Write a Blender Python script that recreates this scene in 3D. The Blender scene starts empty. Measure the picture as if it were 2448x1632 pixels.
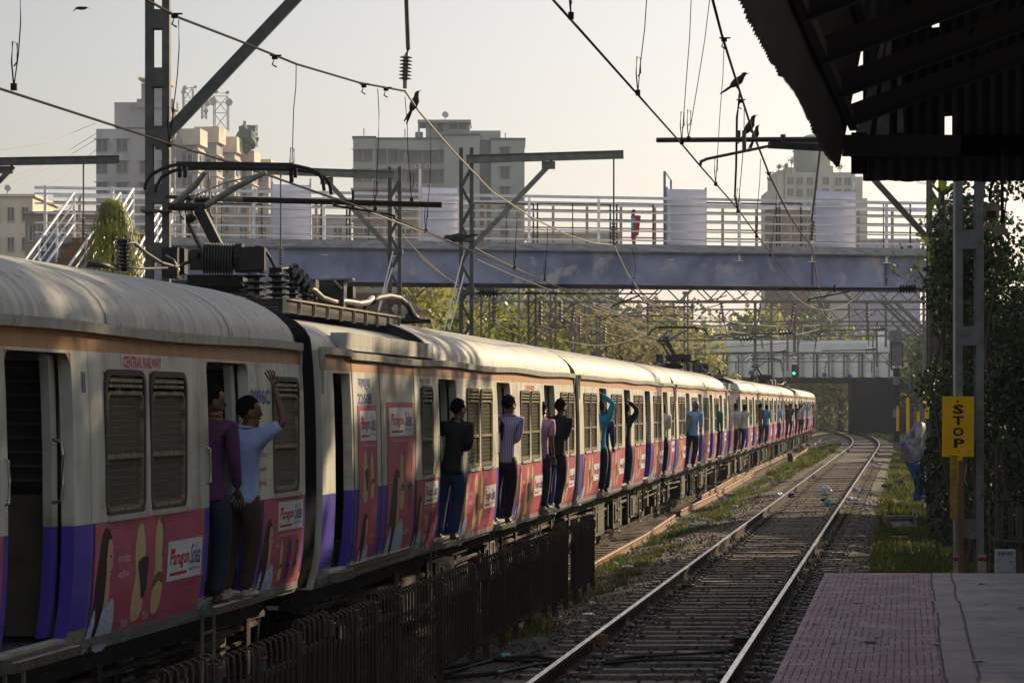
import bpy, math, random
from mathutils import Matrix, Vector, noise
R = math.radians
rnd = random.Random(7)
sc = bpy.context.scene
col = sc.collection

# ------------------------------------------------------------------ camera, world, sun, exposure
F, CX, HY, HZ = 6200.0, 1224.0, 968.0, 2.46          # lens in photo pixels, principal column, horizon row, eye height
cam = bpy.data.objects.new('camera', bpy.data.cameras.new('camera')); col.objects.link(cam)
cam.location = (0, 0, HZ); cam.rotation_euler = (R(90), 0, 0)
cam.data.sensor_width = 36; cam.data.lens = 36 * F / 2448
cam.data.shift_y = (HY - 816) / 2448
cam.data.clip_start = .3; cam.data.clip_end = 5000
cam.data.dof.use_dof = False
sc.camera = cam

SUN_AZ, SUN_EL = 42.0, 24.0
world = bpy.data.worlds.new('World'); sc.world = world; world.use_nodes = True
nt = world.node_tree; nt.nodes.clear()
sky = nt.nodes.new('ShaderNodeTexSky'); sky.sky_type = 'NISHITA'; sky.sun_disc = False
sky.sun_elevation = R(SUN_EL); sky.sun_rotation = R(SUN_AZ); sky.dust_density = 2.0; sky.air_density = 1.2; sky.ozone_density = 1
hsv = nt.nodes.new('ShaderNodeHueSaturation'); hsv.inputs['Saturation'].default_value = .62
mixw = nt.nodes.new('ShaderNodeMixRGB'); mixw.blend_type = 'MULTIPLY'; mixw.inputs[0].default_value = 1; mixw.inputs[2].default_value = (.97, .92, .93, 1)
bg = nt.nodes.new('ShaderNodeBackground'); bg.inputs['Strength'].default_value = .062
wo = nt.nodes.new('ShaderNodeOutputWorld')
nt.links.new(sky.outputs[0], hsv.inputs['Color']); nt.links.new(hsv.outputs[0], mixw.inputs[1])
# first two lobes: dusty bright air low over the far horizon, strongest to the right of straight ahead
wtc = nt.nodes.new('ShaderNodeTexCoord'); last = mixw.outputs[0]
for (az, el, pw, amp, c_) in ((9, 8, 14, 1.7, (1.0, .95, .93)), (3, 7, 60, .45, (1.0, .95, .93)), (160, 40, 2.2, 4.6, (.88, .94, 1.0))):  # third lobe: glow added behind the camera to lift shaded fronts
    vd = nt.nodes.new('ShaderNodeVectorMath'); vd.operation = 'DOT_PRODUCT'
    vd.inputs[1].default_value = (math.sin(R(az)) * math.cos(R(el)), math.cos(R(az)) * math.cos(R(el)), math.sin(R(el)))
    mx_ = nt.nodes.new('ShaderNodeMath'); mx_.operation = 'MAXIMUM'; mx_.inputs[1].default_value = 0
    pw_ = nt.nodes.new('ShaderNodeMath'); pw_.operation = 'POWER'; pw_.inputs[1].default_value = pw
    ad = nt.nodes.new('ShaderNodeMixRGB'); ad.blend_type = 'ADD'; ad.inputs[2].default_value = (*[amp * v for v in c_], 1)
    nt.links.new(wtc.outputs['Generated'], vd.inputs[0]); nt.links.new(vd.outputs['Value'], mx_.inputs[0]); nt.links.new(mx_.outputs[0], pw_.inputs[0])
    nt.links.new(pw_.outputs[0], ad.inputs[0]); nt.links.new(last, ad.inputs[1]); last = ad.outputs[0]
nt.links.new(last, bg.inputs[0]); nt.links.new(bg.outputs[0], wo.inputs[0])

sl = bpy.data.lights.new('sun', 'SUN'); sl.energy = 5.0; sl.angle = R(.6); sl.color = (1.0, .78, .50)
sun = bpy.data.objects.new('sun', sl); col.objects.link(sun)
sd = Vector((math.sin(R(SUN_AZ)) * math.cos(R(SUN_EL)), math.cos(R(SUN_AZ)) * math.cos(R(SUN_EL)), math.sin(R(SUN_EL))))
sun.rotation_euler = sd.to_track_quat('Z', 'Y').to_euler()
sun.location = (60, 60, 60)

sc.view_settings.view_transform = 'Standard'; sc.view_settings.look = 'None'
sc.view_settings.gamma = 1; sc.view_settings.exposure = 0.7
sc.render.engine = 'CYCLES'
sc.cycles.use_denoising = True
sc.cycles.max_bounces = 6; sc.cycles.volume_bounces = 1; sc.cycles.transparent_max_bounces = 8
sc.cycles.volume_max_steps = 64

# ------------------------------------------------------------------ materials
M = {}
def mat(name, c, rough=.7, metal=0., c2=None, scale=4., stretch=(1, 1, 1), bump=0., bscale=None, detail=5., lo=.35, hi=.65,
        emit=None, c3=None, s3=20., t3=(.62, .72), spec=.4, coord='Object', transl=0.):
    m = bpy.data.materials.new(name); m.use_nodes = True; t = m.node_tree; b = t.nodes['Principled BSDF']
    b.inputs['Roughness'].default_value = rough; b.inputs['Metallic'].default_value = metal
    b.inputs['Specular IOR Level'].default_value = spec
    b.inputs['Base Color'].default_value = (*c, 1)
    if c2 or bump or c3:
        tc = t.nodes.new('ShaderNodeTexCoord'); mp = t.nodes.new('ShaderNodeMapping'); mp.inputs['Scale'].default_value = stretch
        t.links.new(tc.outputs[coord], mp.inputs[0])
    last = None
    if c2:
        n = t.nodes.new('ShaderNodeTexNoise'); n.inputs['Scale'].default_value = scale; n.inputs['Detail'].default_value = detail
        t.links.new(mp.outputs[0], n.inputs['Vector'])
        r = t.nodes.new('ShaderNodeMapRange'); r.inputs['From Min'].default_value = lo; r.inputs['From Max'].default_value = hi
        t.links.new(n.outputs[0], r.inputs['Value'])
        x = t.nodes.new('ShaderNodeMixRGB'); x.inputs[1].default_value = (*c, 1); x.inputs[2].default_value = (*c2, 1)
        t.links.new(r.outputs[0], x.inputs[0]); last = x.outputs[0]
    if c3:
        n = t.nodes.new('ShaderNodeTexNoise'); n.inputs['Scale'].default_value = s3; n.inputs['Detail'].default_value = 8
        t.links.new(tc.outputs[coord], n.inputs['Vector'])
        r = t.nodes.new('ShaderNodeMapRange'); r.inputs['From Min'].default_value = t3[0]; r.inputs['From Max'].default_value = t3[1]
        t.links.new(n.outputs[0], r.inputs['Value'])
        x = t.nodes.new('ShaderNodeMixRGB'); x.inputs[2].default_value = (*c3, 1)
        if last: t.links.new(last, x.inputs[1])
        else: x.inputs[1].default_value = (*c, 1)
        t.links.new(r.outputs[0], x.inputs[0]); last = x.outputs[0]
    if last: t.links.new(last, b.inputs['Base Color'])
    if bump:
        n = t.nodes.new('ShaderNodeTexNoise'); n.inputs['Scale'].default_value = bscale or scale * 3; n.inputs['Detail'].default_value = 4
        t.links.new(mp.outputs[0], n.inputs['Vector'])
        bp = t.nodes.new('ShaderNodeBump'); bp.inputs['Strength'].default_value = bump; bp.inputs['Distance'].default_value = .05
        t.links.new(n.outputs[0], bp.inputs['Height']); t.links.new(bp.outputs[0], b.inputs['Normal'])
    if transl:
        tr = t.nodes.new('ShaderNodeBsdfTranslucent'); ms = t.nodes.new('ShaderNodeMixShader'); ms.inputs[0].default_value = transl
        tr.inputs[0].default_value = (*[min(1, v * 1.6) for v in c], 1)
        if last: t.links.new(last, tr.inputs[0])
        out = t.nodes['Material Output']
        t.links.new(b.outputs[0], ms.inputs[1]); t.links.new(tr.outputs[0], ms.inputs[2]); t.links.new(ms.outputs[0], out.inputs[0])
    if emit:
        b.inputs['Emission Color'].default_value = (*emit[0], 1); b.inputs['Emission Strength'].default_value = emit[1]
    M[name] = m
    return m

mat('body_cream', (.56, .56, .49), .46, c2=(.40, .40, .345), scale=2.2, stretch=(1, 3, .5), c3=(.27, .245, .18), s3=2.6, t3=(.50, .74), bump=.12, bscale=2.2)
mat('body_purple', (.065, .045, .36), .4, c2=(.09, .06, .38), scale=2.5, c3=(.03, .025, .12), s3=5, t3=(.58, .8))
mat('body_orange', (.36, .16, .04), .5, c2=(.27, .125, .045), scale=3, stretch=(1, 4, .4), c3=(.25, .15, .09), s3=5, t3=(.55, .8))
mat('body_sill', (.33, .33, .29), .5, c2=(.22, .215, .18), scale=5, c3=(.10, .09, .07), s3=9, t3=(.55, .75))
mat('roof_paint', (.40, .40, .37), .6, c2=(.24, .245, .23), scale=1.6, stretch=(.35, 5, .35), c3=(.12, .115, .11), s3=9, t3=(.60, .74), bump=.05, bscale=4)
mat('gutter_steel', (.36, .355, .31), .4, c2=(.24, .235, .2), scale=4, stretch=(1, 3, 1), c3=(.1, .09, .07), s3=18, t3=(.6, .75))
mat('bellows', (.007, .0075, .010), .95, c2=(.012, .012, .015), scale=6, spec=.05)
mat('seam_dark', (.06, .055, .05), .8)
mat('gasket', (.035, .033, .03), .55)
mat('window_metal', (.34, .29, .18), .42, metal=.3, c2=(.10, .09, .065), scale=14)
mat('window_sill', (.45, .45, .42), .45, c2=(.3, .3, .27), scale=9)
mat('louvre', (.20, .16, .10), .55, metal=.1, c2=(.13, .105, .07), scale=9)
mat('grille', (.20, .18, .14), .4, metal=.5)
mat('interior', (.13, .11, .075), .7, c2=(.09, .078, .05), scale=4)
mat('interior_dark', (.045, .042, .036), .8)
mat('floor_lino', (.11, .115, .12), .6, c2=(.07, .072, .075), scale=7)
mat('bright_steel', (.42, .41, .37), .28, metal=.85, c2=(.26, .25, .22), scale=12)
mat('poster_pink', (.44, .095, .15), .4, c2=(.36, .075, .13), scale=3, c3=(.46, .16, .21), s3=2.5, t3=(.55, .8))
mat('poster_white', (.62, .66, .70), .4, c2=(.52, .56, .6), scale=5)
mat('logo_red', (.45, .02, .02), .4)
mat('logo_blue', (.07, .045, .25), .4)
mat('ink_grey', (.12, .13, .2), .5)
mat('ink_white', (.68, .55, .58), .5)
mat('paint_blue', (.035, .075, .25), .5)
mat('sign_white', (.60, .57, .52), .5, c2=(.48, .45, .42), scale=9)
mat('sign_red', (.45, .04, .05), .5)
mat('print_hair', (.035, .02, .018), .4)
mat('print_skin', (.52, .32, .24), .4)
mat('print_cloth', (.30, .42, .66), .4, c2=(.55, .58, .62), scale=40, lo=.5, hi=.55)
mat('print_tan', (.52, .42, .22), .4)
mat('print_brown', (.16, .09, .05), .4)
mat('print_black', (.03, .03, .03), .4)
mat('under_black', (.014, .012, .011), .8, c2=(.028, .022, .017), scale=4)
mat('under_rust', (.055, .036, .024), .8, c2=(.026, .02, .015), scale=6)
mat('ladder_paint', (.32, .29, .22), .6)
mat('equip_dark', (.010, .010, .011), .6, c2=(.02, .019, .018), scale=9, spec=.25)
mat('equip_grey', (.035, .035, .034), .55, c2=(.022, .022, .021), scale=6, c3=(.07, .05, .035), s3=11, t3=(.62, .75))
mat('porcelain', (.014, .010, .010), .12, spec=.8)
mat('pan_tube', (.20, .20, .19), .4, metal=.6, c2=(.12, .12, .11), scale=8)
mat('hose_grey', (.30, .27, .22), .5, c2=(.18, .15, .12), scale=14)
mat('cable_black', (.018, .018, .018), .6)
mat('mast_steel', (.085, .082, .076), .5, metal=.3, c2=(.05, .049, .047), scale=5, c3=(.14, .11, .085), s3=7, t3=(.6, .8))
mat('mast_galvanised', (.24, .25, .25), .5, metal=.2, c2=(.16, .165, .165), scale=4, c3=(.12, .09, .07), s3=8, t3=(.62, .75))
mat('mast_light', (.20, .195, .17), .5, metal=.3, c2=(.12, .12, .105), scale=5, c3=(.22, .14, .08), s3=6, t3=(.6, .8))
mat('wire', (.13, .105, .075), .45, metal=.6)
mat('wire_dark', (.02, .018, .016), .9, spec=.1)
mat('insul_grey', (.15, .12, .10), .25)
mat('bird_black', (.016, .016, .018), .7)
mat('bridge_steel', (.30, .32, .44), .6, c2=(.15, .165, .25), scale=.9, c3=(.42, .39, .42), s3=1.1, t3=(.57, .66), bump=.1)
mat('bridge_panel', (.52, .50, .62), .6, c2=(.30, .29, .36), scale=2)
mat('bridge_deck', (.40, .39, .40), .8, c2=(.24, .23, .24), scale=3, stretch=(1, 1, 4))
mat('rail_white', (.82, .82, .84), .45, c2=(.66, .65, .66), scale=5)
mat('board_violet', (.74, .72, .82), .55, c2=(.62, .60, .71), scale=1.2)
mat('screen_black', (.03, .03, .03), .6)
mat('stair_brown', (.22, .115, .055), .8, c2=(.14, .075, .04), scale=3)
mat('tower_wall', (.46, .45, .44), .85, c2=(.22, .21, .21), scale=.16, stretch=(1, 1, .45), detail=9, c3=(.17, .16, .16), s3=.3, t3=(.54, .72))
mat('tower_cream', (.62, .56, .44), .85, c2=(.48, .42, .33), scale=.3)
mat('block_green', (.33, .36, .32), .85, c2=(.28, .31, .28), scale=.1, c3=(.22, .24, .23), s3=.2, t3=(.55, .75))
mat('block_dark', (.14, .13, .17), .8)
mat('block_pale', (.50, .47, .38), .85, c2=(.42, .39, .32), scale=.1)
mat('glass_dark', (.025, .03, .04), .3, c2=(.08, .085, .09), scale=.6)
mat('brown_wall', (.26, .19, .14), .85, c2=(.2, .15, .12), scale=.3)
mat('tin_roof', (.34, .30, .25), .5, metal=.3, c2=(.24, .19, .15), scale=2)
mat('tarp_green', (.06, .10, .075), .7)
mat('tarp_yellow', (.50, .33, .06), .7)
mat('dish_white', (.42, .41, .39), .5)
mat('ground', (.045, .038, .026), .95, c2=(.072, .060, .038), scale=.8, detail=12, lo=.4, hi=.6, c3=(.035, .03, .026), s3=14, t3=(.5, .6), bump=.7, bscale=9)
mat('ballast', (.050, .041, .034), .9, c2=(.088, .071, .056), scale=9, c3=(.03, .027, .025), s3=22, t3=(.5, .62), bump=.9, bscale=16)
mat('stone', (.12, .095, .075), .85, c2=(.06, .048, .04), scale=3)
mat('concrete', (.22, .185, .15), .8, c2=(.12, .10, .083), scale=5, c3=(.06, .055, .05), s3=7, t3=(.55, .7), bump=.2)
mat('rail_web', (.05, .036, .028), .9, c2=(.03, .022, .018), scale=5, bump=.1, spec=.1)
mat('rail_rust', (.21, .10, .048), .6, c2=(.13, .065, .035), scale=5, bump=.1)
mat('rail_top', (.75, .72, .66), .30, metal=1., c2=(.42, .40, .36), scale=3, stretch=(6, .5, 1))
mat('clip_black', (.028, .023, .02), .6)
mat('platform_tile', (.37, .15, .20), .6, c2=(.24, .105, .155), scale=2.2, c3=(.36, .27, .31), s3=2.4, t3=(.50, .66), bump=.3)
mat('platform_slab', (.30, .265, .285), .6, c2=(.19, .165, .185), scale=1.6, c3=(.11, .095, .10), s3=3, t3=(.55, .72), bump=.15)
mat('platform_curb', (.26, .20, .21), .6, c2=(.19, .145, .15), scale=2.5)
mat('platform_side', (.15, .13, .12), .85, c2=(.09, .08, .075), scale=3)
mat('groove', (.13, .085, .095), .9)
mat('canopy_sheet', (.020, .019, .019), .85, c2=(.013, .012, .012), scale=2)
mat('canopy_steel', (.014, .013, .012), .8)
mat('fence_iron', (.045, .034, .028), .5, metal=.2, c2=(.075, .045, .028), scale=9)
mat('sign_yellow', (.90, .50, .008), .4, c2=(.78, .42, .008), scale=4, c3=(.3, .17, .03), s3=12, t3=(.66, .76))
mat('paint_yellow', (.50, .30, .012), .5, c2=(.18, .12, .05), scale=6)
mat('sign_black', (.012, .012, .014), .5)
mat('base_cream', (.42, .35, .27), .7, c2=(.30, .22, .17), scale=6)
mat('base_red', (.22, .02, .03), .6)
mat('box_white', (.42, .46, .50), .5, c2=(.34, .37, .40), scale=8)
mat('lamp_housing', (.30, .25, .21), .5, c2=(.22, .18, .15), scale=8)
mat('tarp_white', (.28, .27, .31), .6, c2=(.14, .135, .15), scale=5, c3=(.08, .08, .09), s3=4, t3=(.52, .6))
mat('tarp_blue', (.02, .085, .34), .5, c2=(.015, .05, .2), scale=6)
mat('bag_white', (.62, .63, .66), .4, c2=(.42, .43, .46), scale=20)
mat('bag_blue', (.10, .22, .5), .4)
mat('bag_green', (.14, .42, .34), .4)
mat('bag_tan', (.42, .38, .30), .6)
mat('bamboo', (.16, .13, .095), .8, c2=(.09, .07, .05), scale=9, stretch=(6, 6, .5))
mat('bark', (.10, .075, .055), .9, c2=(.06, .045, .035), scale=7)
mat('leaf_dark', (.022, .042, .016), .6, c2=(.038, .066, .022), scale=2.2, transl=.25)
mat('leaf_mid', (.05, .085, .02), .6, c2=(.10, .13, .03), scale=.5, transl=.35)
mat('leaf_far', (.26, .26, .08), .7, c2=(.42, .38, .12), scale=.16, transl=.35)
mat('leaf_dry', (.28, .24, .11), .8, c2=(.19, .17, .08), scale=.3, transl=.3)
mat('leaf_lime', (.26, .27, .012), .5, c2=(.055, .085, .012), scale=1.6, transl=.45)
mat('grass', (.065, .095, .02), .7, c2=(.12, .13, .03), scale=.35, transl=.35)
mat('flower', (.30, .10, .38), .6)
mat('signal_grey', (.17, .165, .175), .5, c2=(.1, .1, .11), scale=6)
mat('signal_green', (.0, .5, .35), .4, emit=((.03, .8, .5), 1.6))
mat('white_panel', (.86, .85, .80), .5, c2=(.70, .69, .64), scale=.7)
mat('panel_dark', (.13, .13, .14), .7)
mat('abutment', (.012, .012, .014), .95, c2=(.02, .019, .02), scale=.4)
mat('skin', (.10, .048, .028), .5, c2=(.12, .06, .036), scale=14)
mat('skin_warm', (.17, .085, .05), .5)
mat('hair', (.007, .006, .006), .95, spec=.05)
mat('hair_grey', (.10, .095, .09), .6)
mat('eye', (.5, .48, .45), .3)
mat('leather', (.05, .032, .022), .5)
mat('sandal_light', (.34, .28, .22), .5)
for n_, c_ in dict(shirt_maroon=(.115, .03, .10), shirt_sky=(.27, .36, .62), shirt_black=(.016, .016, .017), shirt_pink=(.46, .27, .46),
                   shirt_stripe=(.28, .27, .50), shirt_cyan=(.02, .26, .52), shirt_white=(.55, .54, .50), shirt_blue=(.20, .36, .66), shirt_teal=(.015, .11, .16),
                   shirt_brown=(.14, .11, .08), shirt_navy=(.05, .04, .14), jeans=(.013, .024, .05), jeans_blue=(.018, .045, .115), trousers_brown=(.055, .032, .022),
                   trousers_black=(.013, .013, .015), bag_black=(.014, .014, .015), cloth_red=(.38, .035, .08), cloth_teal=(.22, .42, .42),
                   shirt_yellow=(.62, .40, .03)).items():
    mat(n_, c_, .85, c2=tuple(v * .72 for v in c_), scale=5, bump=.25, bscale=14)
# purple shirt: fine stripes, lighter yoke
def stripes(mname, c1, c2, axis, freq):
    t = M[mname].node_tree; b = t.nodes['Principled BSDF']
    w = t.nodes.new('ShaderNodeTexWave'); w.bands_direction = axis; w.inputs['Scale'].default_value = freq
    tc = t.nodes.new('ShaderNodeTexCoord'); t.links.new(tc.outputs['Object'], w.inputs['Vector'])
    x = t.nodes.new('ShaderNodeMixRGB'); x.inputs[1].default_value = (*c1, 1); x.inputs[2].default_value = (*c2, 1)
    t.links.new(w.outputs[0], x.inputs[0]); t.links.new(x.outputs[0], b.inputs['Base Color'])
stripes('shirt_maroon', (.045, .010, .045), (.10, .03, .095), 'Z', 16)
stripes('shirt_stripe', (.10, .10, .32), (.48, .44, .62), 'X', 14)

# ------------------------------------------------------------------ mesh helpers
W = {}
def Wm(o): return W.get(o.name, Matrix.Identity(4))
class MB:
    def __init__(s): s.v = []; s.f = []; s.m = []
    def add(s, vs, fs, m=0):
        o = len(s.v); s.v += [tuple(v) for v in vs]; s.f += [tuple(i + o for i in f) for f in fs]; s.m += [m] * len(fs)
    def quad(s, a, b, c, d, m=0): s.add([a, b, c, d], [(0, 1, 2, 3)], m)
    def poly(s, pts, m=0): s.add(pts, [tuple(range(len(pts)))], m)
    def box(s, c, d, m=0, rz=0., rx=0., ry=0.):
        x, y, z = d[0] / 2, d[1] / 2, d[2] / 2
        rot = Matrix.Rotation(rz, 4, 'Z') @ Matrix.Rotation(ry, 4, 'Y') @ Matrix.Rotation(rx, 4, 'X')
        vs = [rot @ Vector(p) + Vector(c) for p in ((-x, -y, -z), (x, -y, -z), (x, y, -z), (-x, y, -z), (-x, -y, z), (x, -y, z), (x, y, z), (-x, y, z))]
        s.add(vs, [(0, 3, 2, 1), (4, 5, 6, 7), (0, 1, 5, 4), (1, 2, 6, 5), (2, 3, 7, 6), (3, 0, 4, 7)], m)
    def bar(s, a, b, w, h=None, m=0):      # rectangular bar from a to b
        a = Vector(a); b = Vector(b); h = h or w; d = (b - a)
        if d.length < 1e-6: return
        q = d.to_track_quat('Y', 'Z'); L = d.length
        vs = [q @ Vector((x * w / 2, y * L, z * h / 2)) + a for x, y, z in ((-1, 0, -1), (1, 0, -1), (1, 1, -1), (-1, 1, -1), (-1, 0, 1), (1, 0, 1), (1, 1, 1), (-1, 1, 1))]
        s.add(vs, [(0, 3, 2, 1), (4, 5, 6, 7), (0, 1, 5, 4), (1, 2, 6, 5), (2, 3, 7, 6), (3, 0, 4, 7)], m)
    def tube(s, pts, r, n=6, m=0, cap=True):
        pts = [Vector(p) for p in pts]; rs = r if isinstance(r, (list, tuple)) else [r] * len(pts)
        vs = []; fs = []
        for i, p in enumerate(pts):
            d = (pts[min(i + 1, len(pts) - 1)] - pts[max(i - 1, 0)])
            q = d.to_track_quat('Z', 'Y') if d.length > 1e-9 else Vector((0, 0, 1)).to_track_quat('Z', 'Y')
            for k in range(n):
                a = 2 * math.pi * k / n; vs.append(p + q @ Vector((math.cos(a) * rs[i], math.sin(a) * rs[i], 0)))
        for i in range(len(pts) - 1):
            for k in range(n):
                k2 = (k + 1) % n; fs.append((i * n + k, i * n + k2, (i + 1) * n + k2, (i + 1) * n + k))
        if cap: fs.append(tuple(range(n))[::-1]); fs.append(tuple(range((len(pts) - 1) * n, len(pts) * n)))
        s.add(vs, fs, m)
    def lathe(s, base, axis, prof, n=12, m=0):   # prof: (distance along axis, radius)
        b = Vector(base); q = Vector(axis).to_track_quat('Z', 'Y'); vs = []; fs = []
        for t, r in prof:
            for k in range(n):
                a = 2 * math.pi * k / n; vs.append(b + q @ Vector((math.cos(a) * r, math.sin(a) * r, t)))
        for i in range(len(prof) - 1):
            for k in range(n):
                k2 = (k + 1) % n; fs.append((i * n + k, i * n + k2, (i + 1) * n + k2, (i + 1) * n + k))
        fs.append(tuple(range(n))[::-1]); fs.append(tuple(range((len(prof) - 1) * n, len(prof) * n)))
        s.add(vs, fs, m)
    def insul(s, a, b, r, nd=6, n=12, m=0):      # ribbed insulator between two points
        a = Vector(a); b = Vector(b); L = (b - a).length; pr = [(0, r * .35)]
        for i in range(nd):
            t0 = L * (i + .15) / nd; pr += [(t0, r * .42), (t0 + L / nd * .38, r), (t0 + L / nd * .5, r * .96), (t0 + L / nd * .6, r * .42)]
        pr.append((L, r * .35)); s.lathe(a, b - a, pr, n, m)
    def ellipsoid(s, c, r, n=8, k=6, m=0, jit=0., rot=None):
        c = Vector(c); vs = []; fs = []
        for i in range(k + 1):
            th = math.pi * i / k
            for j in range(n):
                a = 2 * math.pi * j / n; v = Vector((math.sin(th) * math.cos(a), math.sin(th) * math.sin(a), math.cos(th)))
                if jit: v *= 1 + jit * noise.noise(v * 2.3 + c)
                v = Vector((v.x * r[0], v.y * r[1], v.z * r[2]))
                if rot: v = rot @ v
                vs.append(c + v)
        for i in range(k):
            for j in range(n): fs.append((i * n + j, (i + 1) * n + j, (i + 1) * n + (j + 1) % n, i * n + (j + 1) % n))
        s.add(vs, fs, m)
    def build(s, name, mats, parent=None, smooth=False, world=False, label=None, cat=None, group=None, kind=None, base=None):
        if isinstance(mats, str): mats = [mats]
        me = bpy.data.meshes.new(name); vs = s.v; o = bpy.data.objects.new(name, me); col.objects.link(o)
        if parent is not None:
            o.parent = parent; W[o.name] = Wm(parent)
            if world:
                inv = Wm(parent).inverted(); vs = [tuple(inv @ Vector(v)) for v in vs]
        elif kind != 'structure' and vs:
            if base is None:
                base = ((min(v[0] for v in vs) + max(v[0] for v in vs)) / 2, (min(v[1] for v in vs) + max(v[1] for v in vs)) / 2, min(v[2] for v in vs))
            vs = [(v[0] - base[0], v[1] - base[1], v[2] - base[2]) for v in vs]; o.location = base
            W[o.name] = Matrix.Translation(base)
        me.from_pydata(vs, [], s.f)
        for m_ in mats: me.materials.append(M[m_])
        if len(mats) > 1: me.polygons.foreach_set('material_index', s.m)
        if smooth: me.polygons.foreach_set('use_smooth', [True] * len(me.polygons))
        me.update()
        tag(o, label, cat, group, kind)
        return o
def tag(o, label=None, cat=None, group=None, kind=None):
    if label: o['label'] = label
    if cat: o['category'] = cat
    if group: o['group'] = group
    if kind: o['kind'] = kind
    return o
def thing(name, label, cat, loc=(0, 0, 0), rz=0., group=None):
    o = bpy.data.objects.new(name, None); col.objects.link(o); o.empty_display_size = .2
    o.location = loc; o.rotation_euler = (0, 0, rz); W[o.name] = Matrix.Translation(loc) @ Matrix.Rotation(rz, 4, 'Z')
    return tag(o, label, cat, group)
KIDS = {}
def kids(o):
    if not KIDS:
        for x in col.objects:
            if x.parent: KIDS.setdefault(x.parent.name, []).append(x)
    return KIDS.get(o.name, [])
def copy_tree(o, parent=None, skip=()):
    c = o.copy(); col.objects.link(c)
    if parent: c.parent = parent
    for ch in kids(o):
        if ch.name.split('.')[0] not in skip: copy_tree(ch, c, skip)
    return c
def P(px, py, Y): return Vector(((px - CX) / F * Y, Y, HZ - (py - HY) / F * Y))
_txt = {}
def text_mesh(body, bold=.0, shear=0.):
    k = (body, bold, shear)
    if k in _txt: return _txt[k]
    cu = bpy.data.curves.new('lettering', 'FONT'); cu.body = body; cu.resolution_u = 2; cu.offset = bold; cu.shear = shear; cu.size = 1
    ob = bpy.data.objects.new('lettering', cu); me = bpy.data.meshes.new_from_object(ob)
    vs = [(v.co.x, v.co.y) for v in me.vertices]; fs = [tuple(p.vertices) for p in me.polygons]
    bpy.data.objects.remove(ob); bpy.data.curves.remove(cu); bpy.data.meshes.remove(me)
    if vs:
        x0 = min(v[0] for v in vs); x1 = max(v[0] for v in vs); y0 = min(v[1] for v in vs); y1 = max(v[1] for v in vs)
        vs = [((v[0] - x0) / (x1 - x0), (v[1] - y0) / (y1 - y0)) for v in vs]
    _txt[k] = (vs, fs); return _txt[k]

# ------------------------------------------------------------------ track geometry
def xc(Y):                                  # centre line of the near track
    x = 1.01 + .152 * (Y - 23)
    if Y > 150: x -= ((Y - 150) ** 2) * .0004 if Y < 270 else 5.76 + (Y - 270) * .096
    return x
TD = Vector((.146, 1, 0)).normalized(); TN = Vector((TD.y, -TD.x, 0))
G1 = Vector((-1.812, 24.0, 0))
def xt(Y): return -1.812 + .146 * (Y - 24)   # right side plane of the train beyond the first car
ZT = -.40                                   # its rail head
def gz(u):                                   # ground level by offset from near track centre
    pts = [(-400, -.75), (-12, -.70), (-9, -.62), (-3.35, -.60), (-2.0, -.28), (-1.5, -.215), (1.5, -.215), (2.1, -.30), (3.5, -.45), (8, -.30), (400, 0)]
    for (a, za), (b, zb) in zip(pts, pts[1:]):
        if u <= b: return za + (zb - za) * (u - a) / (b - a)
    return 0

us = [-400, -200, -90, -40, -22, -14, -12, -9, -8, -7, -6, -5, -4.4, -3.9, -3.35, -3, -2.6, -2.3, -2.0, -1.7, -1.5, -1, -.5, 0, .5, 1, 1.5, 1.8, 2.1, 2.6, 3, 3.5, 4.2, 5, 6, 8, 12, 20, 40, 90, 200, 400]
ys = [-30, -10, 0, 5, 8]; y = 10.
while y < 900: ys.append(y); y += .5 if y < 60 else (1.5 if y < 120 else (5 if y < 300 else 60))
b = MB(); n = len(us)
for Y in ys:
    for u in us:
        z = gz(u)
        if -8 < u < 8 and abs(u) > 1.4 and Y < 120: z += .05 * noise.noise(Vector((u * 1.3, Y * .9, 0))) + .02 * noise.noise(Vector((u * 6, Y * 5, 3)))
        b.v.append((xc(Y) + u, Y, z))
for i in range(len(ys) - 1):
    for j in range(n - 1):
        b.f.append((i * n + j, i * n + j + 1, (i + 1) * n + j + 1, (i + 1) * n + j)); b.m.append(1 if -9 < (us[j] + us[j + 1]) / 2 < -3 or -2.4 < (us[j] + us[j + 1]) / 2 < 2.4 else 0)
b.build('ground', ['ground', 'ballast'], kind='structure', smooth=True)

# rails
RP = [(-.075, 0), (-.075, .014), (-.012, .03), (-.010, .115), (-.035, .128), (-.036, .155), (-.028, .172), (.028, .172), (.036, .155), (.035, .128), (.010, .115), (.012, .03), (.075, .014), (.075, 0)]
def rail(path, zt, label, mats=('rail_web', 'rail_top'), tilt=0., group=None, name='rail'):
    b = MB(); k = len(RP)
    for i, (x, Y) in enumerate(path):
        z0 = (zt[i] if isinstance(zt, list) else zt) - .172
        for (a, h) in RP: b.v.append((x + a, Y, z0 + h))
    for i in range(len(path) - 1):
        for j in range(k - 1):
            b.f.append((i * k + j, i * k + j + 1, (i + 1) * k + j + 1, (i + 1) * k + j)); b.m.append(1 if j == 6 else 0)
    b.f.append(tuple(range(k))); b.m.append(0); b.f.append(tuple(range((len(path) - 1) * k, len(path) * k))[::-1]); b.m.append(0)
    return b.build(name, list(mats), label=label, cat='rail', group=group)
py_ = [14 + 2 * i for i in range(20)] + [54 + 6 * i for i in range(52)]
rail([(xc(Y) - .86, Y) for Y in py_], 0., 'polished left rail of the empty track beside the platform', group='running rails')
rail([(xc(Y) + .86, Y) for Y in py_], 0., 'polished right rail of the empty track, nearest the platform', group='running rails')
def ct(Y): return xt(Y) - 1.85 * 1.0107
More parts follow.
